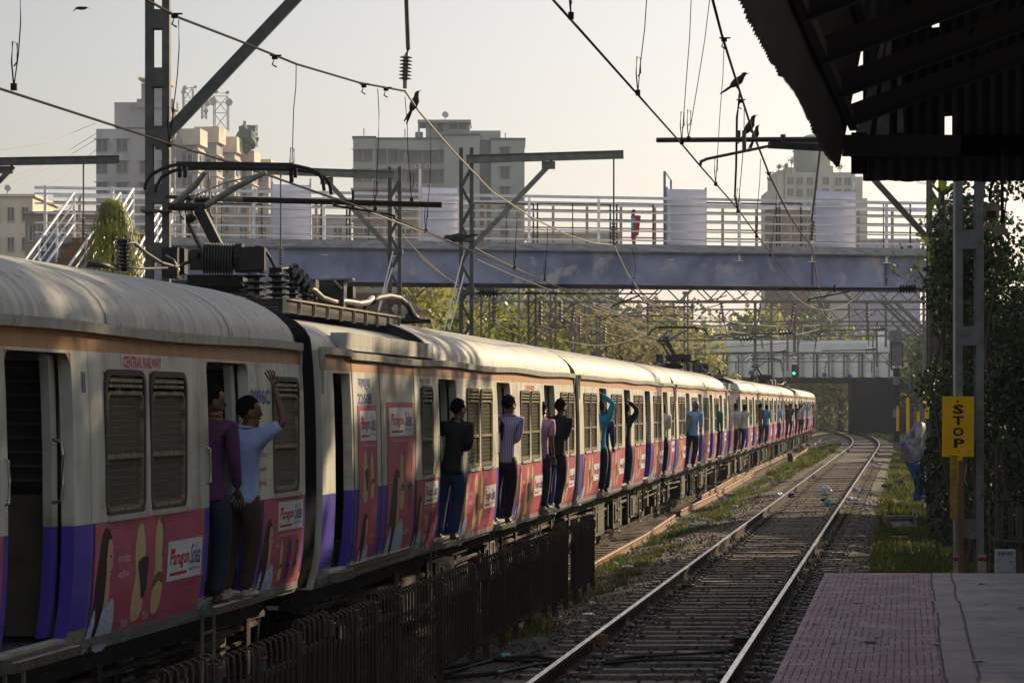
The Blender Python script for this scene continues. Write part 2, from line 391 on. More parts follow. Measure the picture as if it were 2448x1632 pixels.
rail([(ct(Y) + .86, Y) for Y in (3, 30, 60, 110, 160, 200)], ZT, 'rusty rail under the near side of the train', group='running rails')
rail([(ct(Y) - .86, Y) for Y in (3, 30, 60, 110, 160, 200)], ZT, 'rail under the far side of the train', group='running rails')
# loose rusty rail lying beside the train's track, with joint gaps
def pxrail(pts, label, zt):
    pa = []; zz = []
    for px, py in pts:
        Y = (HZ - zt) * F / (py - HY); pa.append(((px - CX) / F * Y, Y))
    return rail(pa, zt, label, mats=('rail_rust', 'rail_rust'), group='discarded rails', name='discarded_rail')
pxrail([(1180, 1485), (1424, 1340), (1541, 1276), (1612, 1229)], 'rusty discarded rail lying beside the train, nearest the iron fence', -.40)
pxrail([(1626, 1219), (1707, 1180), (1800, 1128)], 'second discarded rusty rail, glowing orange beside the train', -.40)
pxrail([(1676, 1184), (1753, 1140), (1880, 1083)], 'sunlit rusty rail between train and empty track, in the middle distance', -.34)
pxrail([(1893, 1096), (1940, 1064), (1974, 1041)], 'farthest discarded rusty rail, beside the grass patch', -.30)

# sleepers
def sleeper_mesh(clips=True):
    b = MB()
    b.box((0, 0, -.10), (2.7, .20, .20))
    b.box((-.86, 0, .012), (.5, .17, .024)); b.box((.86, 0, .012), (.5, .17, .024))
    return b
r0 = thing('sleeper', 'dusty concrete sleeper under the empty track rails', 'sleeper', (xc(13), 13, -.175), 0, 'sleepers of the empty track')
sleeper_mesh().build('block', 'concrete', r0)
cm = MB()
cm.tube([(0, -.06, 0), (0, -.05, .05), (0, 0, .065), (0, .05, .05), (.05, .06, .01), (.08, 0, .03)], .014, 5)
c0 = cm.build('rail_clip', 'clip_black', r0); c0.location = (-.72, 0, .02)
for dx in (-1.0, .72, 1.0):
    c = c0.copy(); col.objects.link(c); c.location = (dx, 0, .02); c.parent = r0
KIDS.clear()
Y = 13.62; k = 1
while Y < 118:
    c = copy_tree(r0, None, skip=('rail_clip',) if Y > 62 else ())
    c.location = (xc(Y) + rnd.uniform(-.03, .03), Y, -.175 + rnd.uniform(-.012, .004)); c.rotation_euler = (0, 0, rnd.uniform(-.012, .012) - R(0)); Y += .62
KIDS.clear()
tb = MB(); tb.box((0, 0, -.10), (2.7, .22, .2)); s1 = tb.build('sleeper', 'concrete', label='concrete sleeper under the train track, end showing beside the train', cat='sleeper', group='sleepers of the train track', base=(0, 0, 0))
s1.location = (ct(36.2), 36.2, ZT - .18); s1.rotation_euler = (0, 0, -math.atan(.146))
Y = 36.85
while Y < 100:
    c = s1.copy(); col.objects.link(c); c.location = (ct(Y), Y, ZT - .18); Y += .65

# ballast stones and soil lumps (uncountable)
b = MB(); rs = random.Random(3)
def stone(b, x, y, z, s):
    vs = [Vector((rs.uniform(.5, 1), rs.uniform(-.3, .3), rs.uniform(-.2, .2))), Vector((rs.uniform(-.3, .3), rs.uniform(.5, 1), rs.uniform(-.2, .2))),
          Vector((-rs.uniform(.5, 1), rs.uniform(-.3, .3), rs.uniform(-.2, .2))), Vector((rs.uniform(-.3, .3), -rs.uniform(.5, 1), rs.uniform(-.2, .2))),
          Vector((0, 0, rs.uniform(.5, .9))), Vector((0, 0, -.5))]
    a = rs.uniform(0, 6.28); q = Matrix.Rotation(a, 3, 'Z')
    vs = [q @ v * s + Vector((x, y, z)) for v in vs]
    b.add(vs, [(0, 1, 4), (1, 2, 4), (2, 3, 4), (3, 0, 4), (1, 0, 5), (2, 1, 5), (3, 2, 5), (0, 3, 5)])
for i in range(15000):
    Y = 18 + 60 * rs.random() ** 1.7; w = rs.random()
    if w < .40: u = rs.uniform(-3.6, -1.35)
    elif w < .62: u = rs.uniform(-1.3, 1.3); 
    elif w < .75: u = rs.uniform(1.3, 2.3)
    else: u = rs.choice((-.86, .86)) + rs.uniform(-.35, .35)
    s = rs.uniform(.018, .045)
    z = gz(u) + s * .3
    if abs(u) < 1.35:
        if rs.random() < .45: z += .03
    stone(b, xc(Y) + u, Y, z, s)
b.build('ballast_stones', 'stone', kind='stuff', label='loose dark ballast stones around the tracks', cat='gravel')

# ------------------------------------------------------------------ the train
HW, BL, LEN = 1.85, 1.13, 19.74
GUT, ROOFB = 3.38, .60
PROF = [(1.13, -.10), (1.22, -.075), (1.31, -.05), (1.5, -.022), (1.8, -.004), (2.02, 0), (2.5, -.004), (2.9, -.016), (3.19, -.032), (3.38, -.05)]
def prof(z):
    if z <= PROF[0][0]: return PROF[0][1]
    for (a, pa), (b_, pb) in zip(PROF, PROF[1:]):
        if z <= b_: return pa + (pb - pa) * (z - a) / (b_ - a)
    return PROF[-1][1]
def side(s, z, off=0., sg=1): return (sg * (HW + prof(z) + off), s, z)
def roof_pt(t, b_=ROOFB, ins=0.):           # t 0..1 from right eave to left eave
    a = math.pi * t; c, s = math.cos(a), math.sin(a); e = 2 / 2.25
    return (HW - .06 - ins) * math.copysign(abs(c) ** e, c), GUT - .02 + (b_ - ins) * abs(s) ** e

def ring(b, y0, y1, z0, z1, w, r, x0, x1, m=0, n=4):
    def rr(ya, yb, za, zb, rad):
        out = []
        for cy, cz, a0 in ((yb - rad, zb - rad, 0), (ya + rad, zb - rad, 90), (ya + rad, za + rad, 180), (yb - rad, za + rad, 270)):
            for k in range(n + 1):
                a = R(a0 + 90 * k / n); out.append((cy + rad * math.cos(a), cz + rad * math.sin(a)))
        return out
    o = rr(y0, y1, z0, z1, r); i = rr(y0 + w, y1 - w, z0 + w, z1 - w, max(.01, r - w)); k = len(o)
    vs = [(x1, *p) for p in o] + [(x1, *p) for p in i] + [(x0, *p) for p in o] + [(x0, *p) for p in i]
    fs = []
    for j in range(k):
        j2 = (j + 1) % k
        fs += [(j, j2, k + j2, k + j), (j, 2 * k + j, 2 * k + j2, j2), (k + j, k + j2, 3 * k + j2, 3 * k + j)]
    b.add(vs, fs, m)

def window(car, s0, s1, cache={}):
    w = round(s1 - s0, 2)
    if w not in cache:
        f = MB(); ring(f, .01, w - .01, .01, 1.05, .042, .13, -.06, .010, 0)
        fm = MB(); ring(fm, .05, w - .05, .055, .90, .028, .09, -.03, .004, 0)
        fm.box((-.01, w / 2, .44), (.03, w - .16, .035), 0); fm.box((-.005, w / 2, .935), (.02, w - .18, .02), 0); fm.box((-.008, w / 2, .975), (.03, w - .2, .025), 0)
        fs_ = MB(); fs_.box((.012, w / 2, .012), (.05, w - .1, .035), 0)
        sl_ = MB()
        for k in range(10): sl_.box((-.045, w / 2, .485 + k * .041), (.012, w - .16, .046), 0, ry=.35)
        sl_.box((-.04, w / 2, .68), (.02, .03, .40)); sl_.box((-.055, w / 2, .98), (.01, w - .1, .12))
        g = MB()
        nn = int((w - .14) / .032)
        for k in range(nn + 4):
            y0_ = .07 + (k - 4) * .032
            for (za, zb) in ((.07, .42), (.46, .88)):
                ya = y0_ + .0; yb = y0_ + .12 * (zb - za) / .35
                if ya < .07: za2 = za + (zb - za) * (.07 - ya) / max(1e-6, yb - ya); ya2 = .07
                else: za2, ya2 = za, ya
                if yb > w - .07: zb2 = za + (zb - za) * (w - .07 - ya) / max(1e-6, yb - ya); yb2 = w - .07
                else: zb2, yb2 = zb, yb
                if zb2 > za2 + .01 and ya2 < w - .07: g.bar((-.022, ya2, za2), (-.022, yb2, zb2), .006, .009)
        for k in range(17): g.bar((-.02, .07, .09 + k * .05), (-.02, w - .07, .09 + k * .05), .005, .005)
        cache[w] = [(f, 'window_frame', 'gasket', 0), (fm, 'inner_frame', 'window_metal', 1), (fs_, 'sill', 'window_sill', 1), (sl_, 'louvre', 'louvre', 1), (g, 'grille', 'grille', 1), {}]
    L = cache[w]; root = None
    for mb, nm, mt, lv in L[:5]:
        if nm not in L[5]:
            o = mb.build(nm, mt, car if root is None else root); L[5][nm] = o
        else:
            o = L[5][nm].copy(); col.objects.link(o); o.parent = car if root is None else root
        if root is None: root = o; o.location = (HW - .008, s0, 2.025)
        else: o.location = (0, 0, 0)
    return root

def clip_v(pts, v, sg):
    out = []
    for (u0, v0), (u1, v1) in zip(pts, pts[1:] + pts[:1]):
        a, c = (v0 - v) * sg >= 0, (v1 - v) * sg >= 0
        if a: out.append((u0, v0))
        if a != c: t = (v - v0) / (v1 - v0); out.append((u0 + (u1 - u0) * t, v))
    return out
def flat(car, name, mats, s0, s1, z0, z1, off, polys, parent=None, label=None, sub=4):
    """polygons given in 0..1 picture space laid onto the curved body side"""
    b = MB()
    for q, (m_, pts) in enumerate(polys):
        va, vb = min(p[1] for p in pts), max(p[1] for p in pts); n_ = max(1, int((vb - va) * abs(z1 - z0) / .07))
        for i in range(n_):
            c = clip_v(clip_v(pts, va + (vb - va) * i / n_, 1), va + (vb - va) * (i + 1) / n_, -1)
            if len(c) >= 3: b.poly([side(s0 + (s1 - s0) * u, z0 + (z1 - z0) * v, off + .0010 * q) for u, v in c], m_)
    return b.build(name, mats, parent or car, label=label)
def letter(car, name, m_, s0, s1, z0, z1, off, body, bold=.0, shear=0., parent=None):
    vs, fs = text_mesh(body, bold, shear); b = MB()
    b.add([side(s0 + (s1 - s0) * u, z0 + (z1 - z0) * v, off) for u, v in vs], fs)
    return b.build(name, m_, parent or car)
def grid(u0, u1, v0, v1, n=5):
    return [[(u0, v0 + (v1 - v0) * k / n), (u1, v0 + (v1 - v0) * k / n), (u1, v0 + (v1 - v0) * (k + 1) / n), (u0, v0 + (v1 - v0) * (k + 1) / n)] for k in range(n)]
def smooth_poly(pts, k=3):
    out = []; n = len(pts)
    for i in range(n):
        p0, p1, p2, p3 = pts[i - 1], pts[i], pts[(i + 1) % n], pts[(i + 2) % n]
        for j in range(k):
            t = j / k
            out.append(tuple(.5 * ((2 * p1[a]) + (-p0[a] + p2[a]) * t + (2 * p0[a] - 5 * p1[a] + 4 * p2[a] - p3[a]) * t * t + (-p0[a] + 3 * p1[a] - 3 * p2[a] + p3[a]) * t ** 3) for a in (0, 1)))
    return out
def portrait(car, par, s0, s1, z0, z1, off):
    hair = smooth_poly([(.35, .0), (.15, .25), (.2, .6), (.38, .93), (.62, .97), (.78, .82), (.72, .66), (.66, .5), (.62, .3), (.66, 0)])
    face = smooth_poly([(.58, .55), (.70, .58), (.78, .68), (.77, .80), (.70, .88), (.58, .86), (.54, .7)])
    neck = [(.52, .30), (.72, .34), (.70, .60), (.56, .60)]
    body = smooth_poly([(.42, 0), (.50, .30), (.66, .34), (.86, .40), (.98, .28), (1.0, 0)])
    arm = smooth_poly([(0, 0), (.06, .16), (.22, .34), (.28, .2), (.2, 0)])
    eyes = [(.66, .735), (.74, .735), (.74, .75), (.66, .755)]; lips = [(.67, .625), (.745, .63), (.72, .61)]
    flat(car, 'portrait', ['print_hair', 'print_skin', 'print_cloth', 'logo_red'], s0, s1, z0, z1, off,
         [(0, hair), (2, arm), (1, neck), (2, body), (1, face), (0, eyes), (3, lips)], parent=par)
def sandal(car, par, s0, s1, z0, z1, off, kind=0):
    sole = smooth_poly([(.30, .0), (.12, .1), (.10, .3), (.22, .5), (.12, .75), (.3, .97), (.6, 1.), (.78, .75), (.72, .5), (.86, .3), (.8, .1), (.6, 0)])
    st1 = smooth_poly([(.35, .62), (.95, .66), (1.0, .50), (.9, .28), (.7, .22), (.5, .42)])
    st2 = smooth_poly([(.1, .36), (.5, .44), (.9, .38), (.85, .30), (.5, .34), (.12, .28)])
    st3 = smooth_poly([(.45, .95), (.6, 1.02), (.85, .9), (.8, .62), (.7, .6), (.74, .85), (.6, .94)])
    pl = [(0, sole)] + ([(1, st1)] if kind == 0 else [(1, st2), (1, st3)])
    flat(car, 'sandal', [('print_tan', 'print_black'), ('print_tan', 'print_brown'), ('print_brown', 'print_black'), ('logo_blue', 'print_black')][min(kind, 3)], s0, s1, z0, z1, off, pl, parent=par)
def logo(car, par, s0, s1, z0, z1, off):
    b = MB()
    for q in grid(0, 1, 0, 1, 3): b.poly([side(s0 + (s1 - s0) * u, z0 + (z1 - z0) * v, off) for u, v in q])
    p = b.build('logo_panel', 'poster_white', par); W_, H_ = s1 - s0, z1 - z0
    letter(car, 'logo_lettering', 'logo_red', s0 + .08 * W_, s0 + .62 * W_, z0 + .27 * H_, z0 + .76 * H_, off + .0015, 'Paragon', .025, .0, parent=par)
    letter(car, 'logo_lettering', 'logo_blue', s0 + .65 * W_, s0 + .95 * W_, z0 + .32 * H_, z0 + .86 * H_, off + .0015, 'Solea', .015, .35, parent=par)
    letter(car, 'logo_lettering', 'ink_grey', s0 + .62 * W_, s0 + .95 * W_, z0 + .17 * H_, z0 + .25 * H_, off + .0015, "WOMEN'S FOOTWEAR", .01, parent=par)
    b = MB(); b.poly([side(s0 + (s1 - s0) * u, z0 + (z1 - z0) * v, off + .0015) for u, v in ((.07, .12), (.56, .12), (.56, .20), (.07, .20))])
    b.poly([side(s0 + (s1 - s0) * u, z0 + (z1 - z0) * v, off + .0016) for u, v in ((.08, .68), (.2, .68), (.2, .80), (.08, .80))])
    b.build('logo_underline', 'logo_red', par)
def poster(car, s0, s1, z0, z1, kind):
    b = MB(); W_, H_ = s1 - s0, z1 - z0; off = .006
    for q in grid(0, 1, 0, 1, 8): b.poly([side(s0 + W_ * u, z0 + H_ * v, off) for u, v in q])
    p = b.build('poster', 'poster_pink', car); S = lambda u: s0 + W_ * u; Z = lambda v: z0 + H_ * v; o2 = off + .002
    if kind == 'wide':
        portrait(car, p, S(-.02), S(.19), Z(-.06), Z(.97), o2)
        sandal(car, p, S(.32), S(.46), Z(.10), Z(.93), o2, 0); sandal(car, p, S(.50), S(.62), Z(.12), Z(.97), o2, 1)
        logo(car, p, S(.64), S(.98), Z(.38), Z(.74), o2)
        letter(car, 'caption', 'ink_white', S(.19), S(.30), Z(.62), Z(.69), o2, 'आता स्टाइल', parent=p); letter(car, 'caption', 'ink_white', S(.20), S(.29), Z(.50), Z(.57), o2, 'नवीन', parent=p)
        letter(car, 'caption', 'ink_white', S(.27), S(.33), Z(.07), Z(.15), o2, 'Model', parent=p); letter(car, 'caption', 'ink_white', S(.46), S(.51), Z(.09), Z(.17), o2, 'Model', parent=p)
        letter(car, 'caption', 'print_brown', S(.70), S(.92), Z(.31), Z(.34), o2, 'www.paragonfootwear.com', parent=p)
    elif kind == 'small':
        portrait(car, p, S(-.06), S(.32), Z(-.02), Z(.8), o2)
        for k, u in enumerate((.48, .66, .84)): sandal(car, p, S(u - .05), S(u + .07), Z(.1), Z(.52), o2, (1, 3, 2)[k])
        logo(car, p, S(.36), S(.98), Z(.64), Z(.95), o2)
        letter(car, 'caption', 'ink_white', S(.42), S(.88), Z(.57), Z(.61), o2, 'www.paragonfootwear.com', parent=p)
        letter(car, 'caption', 'ink_white', S(.33), S(.43), Z(.46), Z(.51), o2, 'नवीन', parent=p)
    else:
        logo(car, p, S(.08), S(.94), Z(.78), Z(.965), o2)
        letter(car, 'caption', 'ink_white', S(.2), S(.9), Z(.74), Z(.76), o2, 'www.paragonfootwear.com', parent=p)
        if kind == 'tall1':
            sandal(car, p, S(.18), S(.5), Z(.40), Z(.71), o2, 0); sandal(car, p, S(.58), S(.84), Z(.42), Z(.70), o2, 1)
            portrait(car, p, S(.08), S(.62), Z(-.0), Z(.34), o2); letter(car, 'caption', 'ink_white', S(.66), S(.9), Z(.17), Z(.20), o2, 'नवीन', parent=p)
        else:
            portrait(car, p, S(.0), S(.6), Z(-.0), Z(.58), o2)
            sandal(car, p, S(.42), S(.62), Z(.30), Z(.68), o2, 1); sandal(car, p, S(.72), S(.92), Z(.30), Z(.70), o2, 2)
            letter(car, 'caption', 'ink_white', S(.62), S(.84), Z(.12), Z(.17), o2, 'नवीन', parent=p)
    return p

def make_car(motor, root):
    if motor:
        wins = [(5.2, 5.97), (8.4, 9.4), (9.5, 10.5), (13.15, 14.15), (14.25, 15.25), (17.75, 18.65), (18.75, 19.55)]
        doors = [(6.4, 7.65), (11.0, 12.25), (15.85, 17.1)]; blind = [(.57, 1.36)]
        posters = [(1.66, 2.6, 1.22, 2.86, 'tall1'), (3.15, 4.72, 1.24, 2.89, 'tall2'), (4.86, 6.25, 1.2, 2.02, 'small'), (8.0, 10.8, 1.18, 2.02, 'wide'), (12.8, 15.6, 1.18, 2.02, 'wide'), (17.45, 19.62, 1.18, 2.02, 'wide')]
    else:
        E = lambda a, b_: (LEN - b_, LEN - a)
        wins = [E(.2, 1.15), E(3.75, 4.7), E(4.8, 5.75), E(8.2, 9.15), E(9.25, 10.2), E(12.65, 13.6), E(13.7, 14.65), E(17.1, 18.05), E(18.15, 19.1)]
        doors = [E(1.9, 3.15), E(6.4, 7.65), E(10.85, 12.1), E(15.3, 16.55)]; blind = []
        posters = [(*E(.08, 1.5), 1.2, 2.02, 'small'), (*E(3.3, 5.98), 1.19, 2.02, 'wide'), (*E(7.75, 10.43), 1.19, 2.02, 'wide'), (*E(12.2, 14.88), 1.19, 2.02, 'wide'), (*E(16.7, 19.3), 1.19, 2.02, 'wide')]
    def walls(sg):
        ops = [(a + .03, b_ - .03, 2.06, 3.055) for a, b_ in wins] + ([(a, b_, 1.27, 3.17) for a, b_ in doors + blind] if sg > 0 else [(a, b_, 1.27, 3.17) for a, b_ in doors[:1]])
        ss = sorted({0, LEN, *[round(v, 3) for o in ops for v in o[:2]], *[LEN * k / 14 for k in range(15)]})
        zs = sorted({*[z for z, _ in PROF], *[v for o in ops for v in o[2:]], 1.65, 2.3, 2.7})
        b = MB(); idx = {}
        for i, s in enumerate(ss):
            for j, z in enumerate(zs): idx[i, j] = len(b.v); b.v.append(side(s, z, 0, sg))
        for i in range(len(ss) - 1):
            for j in range(len(zs) - 1):
                cs, cz = (ss[i] + ss[i + 1]) / 2, (zs[j] + zs[j + 1]) / 2
                if any(o[0] < cs < o[1] and o[2] < cz < o[3] for o in ops): continue
                q = (idx[i, j], idx[i + 1, j], idx[i + 1, j + 1], idx[i, j + 1])
                b.f.append(q if sg > 0 else q[::-1]); b.m.append(3 if cz < 1.31 else 1 if cz < 2.02 else 0 if cz < 3.19 else 2)
        for a, c, z0, z1 in ops:            # reveals
            zz = [z for z in zs if z0 <= z <= z1]
            for za, zb in zip(zz, zz[1:]):
                mm = 1 if zb <= 2.021 else 0
                for s in (a, c): b.quad(side(s, za, 0, sg), side(s, zb, 0, sg), side(s, zb, -.09, sg), side(s, za, -.09, sg), mm)
            for z in (z0, z1): b.quad(side(a, z, 0, sg), side(c, z, 0, sg), side(c, z, -.09, sg), side(a, z, -.09, sg), 0)
        return b
    walls(1).build('side_wall', ['body_cream', 'body_purple', 'body_orange', 'body_sill'], root)
    walls(-1).build('side_wall', ['body_cream', 'body_purple', 'body_orange', 'body_sill'], root)
    # rounded lintel corners of the doors, sills, grab rails, leaves
    for a, c in doors:
        b = MB()
        for s_, dr in ((a, 1), (c, -1)):
            r = .12; pts = [side(s_, 3.172, -.004)] + [side(s_ + dr * (r - r * math.cos(R(k * 15))), 3.172 - r + r * math.sin(R(k * 15)), -.004) for k in range(7)]
            b.poly(pts)
            b.poly([(x - .07, y, z) for x, y, z in pts])
        b.build('door_corner', 'body_orange', root)
        b = MB(); b.box((HW - .05, (a + c) / 2, 1.205), (.16, c - a + .02, .085)); b.box((HW + .035, (a + c) / 2, 1.20), (.03, c - a + .04, .06))
        b.build('door_sill', 'bright_steel', root)
        b = MB(); zz = [1.28, 1.31, 1.5, 1.8, 2.02, 2.5, 2.9, 3.16]
        for za, zb in zip(zz, zz[1:]):
            mm = 1 if zb <= 2.03 else 0
            for o1, o2_ in ((-.10, -.10),):
                b.quad(side(c - .11, za, -.12), side(c + .01, za, -.12), side(c + .01, zb, -.12), side(c - .11, zb, -.12), mm)
                b.quad(side(c - .11, za, -.12), side(c - .11, zb, -.12), side(c - .11, zb, -.18), side(c - .11, za, -.18), mm)
        lf = b.build('door_leaf', ['body_cream', 'body_purple'], root)
        b = MB(); x = HW - .05; b.tube([(x - .06, c - .12, 2.18), (x, c - .12, 2.19), (x + .01, c - .12, 2.3), (x + .01, c - .12, 2.5), (x, c - .12, 2.58), (x - .06, c - .12, 2.6)], .014, 6)
        b.build('handle', 'bright_steel', lf)
        b = MB(); x = HW + .022
        b.tube([(x - .04, a - .05, 2.2), (x, a - .05, 2.22), (x + .003, a - .05, 2.35), (x, a - .05, 2.48), (x - .04, a - .05, 2.5)], .010, 6)
        b.build('grab_rail', 'bright_steel', root)
        b = MB()                            # partition beside the door: panel, bars, post
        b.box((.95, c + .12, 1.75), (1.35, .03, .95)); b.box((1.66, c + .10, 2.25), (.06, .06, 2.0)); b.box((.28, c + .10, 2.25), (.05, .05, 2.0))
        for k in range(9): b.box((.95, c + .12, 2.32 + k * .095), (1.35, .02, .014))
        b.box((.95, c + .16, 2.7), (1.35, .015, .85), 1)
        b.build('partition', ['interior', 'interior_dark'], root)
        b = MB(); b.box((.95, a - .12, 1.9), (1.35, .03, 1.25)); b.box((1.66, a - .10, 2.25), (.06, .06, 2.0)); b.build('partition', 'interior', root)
        b = MB(); b.tube([(.9, (a + c) / 2, 1.25), (.9, (a + c) / 2, 3.6)], .02, 6); b.build('pole', 'bright_steel', root)
    for a, c in blind:
        b = MB()
        b.box((HW - .20, (a + c) / 2, 2.2), (.02, c - a + .1, 2.1), 0); b.box((HW - .17, a + .28, 2.35), (.03, .3, 1.5), 1)
        b.build('cab_door', ['equip_grey', 'body_sill'], root)
        b = MB(); b.box((HW - .03, (a + c) / 2, 1.205), (.12, c - a + .02, .085)); b.build('door_sill', 'bright_steel', root)
    for a, c in wins: window(root, a, c)
    for p in posters: poster(root, *p)
    for s_ in ([7.95, 10.72, 12.6, 15.6, 17.3] if motor else [LEN - v for v in (1.6, 3.42, 6.05, 7.95, 10.5, 12.35, 14.95, 16.85)]):
        b = MB(); zz = [z for z, _ in PROF]
        for za, zb in zip(zz, zz[1:]): b.quad(side(s_ - .005, za, .002), side(s_ + .005, za, .002), side(s_ + .005, zb, .002), side(s_ - .005, zb, .002))
        b.build('panel_joint', 'gutter_steel', root)
    # roof
    b = MB(); nt_ = 22; ss = [0, .25, 2, 4, 6.19, 6.2, 6.55, 8, 10, 12, 14, 16, 18, LEN - .25, LEN]
    def rb(s): return ROOFB - (.10 if motor and s < 6.2 else 0)
    def ri(s): return .04 if s in (0, LEN) else (.05 if motor and s < 6.2 else 0)
    for s in ss:
        for k in range(nt_ + 1):
            x, z = roof_pt(k / nt_, rb(s), ri(s)); b.v.append((x, s, z))
    for i in range(len(ss) - 1):
        for k in range(nt_): b.f.append((i * (nt_ + 1) + k, (i + 1) * (nt_ + 1) + k, (i + 1) * (nt_ + 1) + k + 1, i * (nt_ + 1) + k + 1)); b.m.append(1 if motor and 6.1 < (ss[i] + ss[i + 1]) / 2 < 6.2 and 2 <= k < 20 else 0)
    rf = b.build('roof', ['roof_paint', 'equip_dark'], root, smooth=True)
    for s in ([1.2, 2.9, 4.6, 5.6] if motor else []) + [7.6, 10.9, 14.2, 17.4] + ([] if motor else [1.1, 4.3]):
        b = MB(); ins = ri(s); pts = [roof_pt(k / nt_, rb(s), ins - .004) for k in range(nt_ + 1)]
        for (xa, za), (xb, zb) in zip(pts, pts[1:]): b.quad((xa, s - .008, za), (xb, s - .008, zb), (xb, s + .008, zb), (xa, s + .008, za))
        b.build('roof_seam', 'seam_dark', rf)
    # end walls with gangway
    for s, dr in ((0, -1), (LEN, 1)):
        pts = [side(s, z) for z, _ in PROF] + [(roof_pt(k / nt_, rb(s), .045)[0], s, roof_pt(k / nt_, rb(s), .045)[1]) for k in range(nt_ + 1)] + [side(s, z, 0, -1) for z, _ in PROF[::-1]]
        b = MB(); b.poly(pts); b.build('end_wall', 'body_cream', root)
    b = MB(); pts = [(HW + prof(z) - .035, z) for z, _ in PROF] + [roof_pt(k / nt_, ROOFB - .10 if motor else ROOFB - .05, .02) for k in range(nt_ + 1)] + [(-HW - prof(z) + .035, z) for z, _ in PROF[::-1]]
    s0, s1 = (LEN - .02, LEN + .58)
    nfold = 1; ys_ = [s0 + (s1 - s0) * k / 6 for k in range(7)]
    for i, yy in enumerate(ys_):
        sc_ = .985 if i % 2 else 1.0
        for x, z in pts: b.v.append((x * sc_, yy, z))
    k = len(pts)
    for i in range(6):
        for j in range(k - 1): b.f.append((i * k + j, i * k + j + 1, (i + 1) * k + j + 1, (i + 1) * k + j)); b.m.append(0)
    b.build('gangway_bellows', 'bellows', root)
    for sg in (1, -1):
        b = MB(); x = sg * (HW - .035)
        segs = [(0.1, LEN - .1)] if not motor else [(.15, 1.3), (1.3, LEN - .1)]
        for q, (a, c) in enumerate(segs):
            dz = .0 if not (motor and q == 0) else .03
            n_ = 26; pp = []
            for i in range(n_ + 1):
                s = a + (c - a) * i / n_; wv = .012 * math.sin(s * 1.1) if (motor or True) and s > 3 else 0
                pp.append((s, GUT - .035 + dz + wv))
            for (sa, za), (sb, zb) in zip(pp, pp[1:]): b.bar((x, sa, za), (x, sb, zb), .085, .07)
        if motor: b.bar((x, 1.22, GUT - .005), (x, 1.36, GUT - .035), .085, .07)
        for s, dr in ((.08, 1), (LEN - .08, -1)):
            b.tube([(x, s + dr * .05, GUT - .03), (x + sg * .0, s, GUT - .10), (x + sg * .01, s, GUT - .42)], [.035, .03, .022], 5)
        b.build('gutter', 'gutter_steel', root)
    if motor:
        b = MB(); b.box((HW - .12, 3.7, GUT + .13), (.16, 4.9, .13)); b.box((HW - .09, 3.7, GUT + .05), (.10, 5.0, .05)); b.build('roof_ledge', 'roof_paint', root)
        for s in (1.45, 2.83, 4.80):
            b = MB(); zz = [z for z, _ in PROF]
            for za, zb in zip(zz, zz[1:]): b.quad(side(s - .018, za, .004), side(s + .018, za, .004), side(s + .018, zb, .004), side(s - .018, zb, .004))
            b.build('panel_seam', 'seam_dark', root)
        b = MB(); b.box((HW - .055, 3.1, 1.25), (.05, 3.3, .05)); b.box((HW - .06, 3.1, 1.17), (.05, 3.3, .02)); b.build('door_track', 'bright_steel', root)
        letter(root, 'sign_lettering', 'paint_blue', 1.75, 2.35, 3.0, 3.13, .004, 'मध्य', .03)
        letter(root, 'car_number', 'paint_blue', 1.68, 2.42, 2.87, 2.98, .004, '2260B', .02)
        b = MB(); b.poly([side(5.05, 3.09, .004), side(5.95, 3.09, .004), side(5.95, 3.185, .004), side(5.05, 3.185, .004)]); b.build('sign_panel', 'sign_white', root)
        letter(root, 'sign_lettering', 'sign_red', 5.15, 5.85, 3.10, 3.175, .006, 'मध्य रेल्वे', .02)
        b = MB(); b.poly([side(13.8, 3.07, .004), side(14.8, 3.07, .004), side(14.8, 3.165, .004), side(13.8, 3.165, .004)]); b.build('sign_panel', 'sign_white', root)
        letter(root, 'sign_lettering', 'sign_red', 13.85, 14.75, 3.08, 3.155, .006, 'CENTRAL RAILWAY', .03)
    else:
        a, c = LEN - 5.32, LEN - 4.32
        b = MB(); b.poly([side(a, 3.08, .004), side(c, 3.08, .004), side(c, 3.185, .004), side(a, 3.185, .004)]); b.build('sign_panel', 'sign_white', root)
        letter(root, 'sign_lettering', 'sign_red', a + .04, c - .04, 3.09, 3.175, .006, 'CENTRAL RAILWAY', .03)
        a = LEN - 6.2
        b = MB()
        for k in (0, .045): b.poly([side(a + k, 2.91, .004), side(a + k + .025, 2.91, .004), side(a + k + .025, 3.05, .004), side(a + k, 3.05, .004)])
        b.build('class_mark', 'paint_blue', root)
        letter(root, 'car_number', 'paint_blue', LEN - 1.86, LEN - 1.22, 2.83, 2.96, .004, '2096C', .025)
        for k, t_ in enumerate(('आसनक्षमता', 'बैठक', 'टेअर', 'CARRIAGE')): letter(root, 'stencil', 'sign_red', LEN - 1.75, LEN - 1.38, 2.50 - k * .12, 2.55 - k * .12, .004, t_)
    # inside: floor, benches, ceiling lining
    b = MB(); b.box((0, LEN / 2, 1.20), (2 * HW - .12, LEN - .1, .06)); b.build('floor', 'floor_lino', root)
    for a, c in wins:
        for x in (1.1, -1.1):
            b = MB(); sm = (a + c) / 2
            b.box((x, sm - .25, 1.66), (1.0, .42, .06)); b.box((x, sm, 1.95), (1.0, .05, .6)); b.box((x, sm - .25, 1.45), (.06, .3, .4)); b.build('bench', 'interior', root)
    # underframe
    b = MB()
    for x in (1.45, -1.45): b.box((x, LEN / 2, 1.02), (.12, LEN - .3, .2))
    for k in range(14): b.box((0, .8 + k * 1.39, 1.0), (2.9, .12, .16))
    b.build('underframe', 'under_black', root)
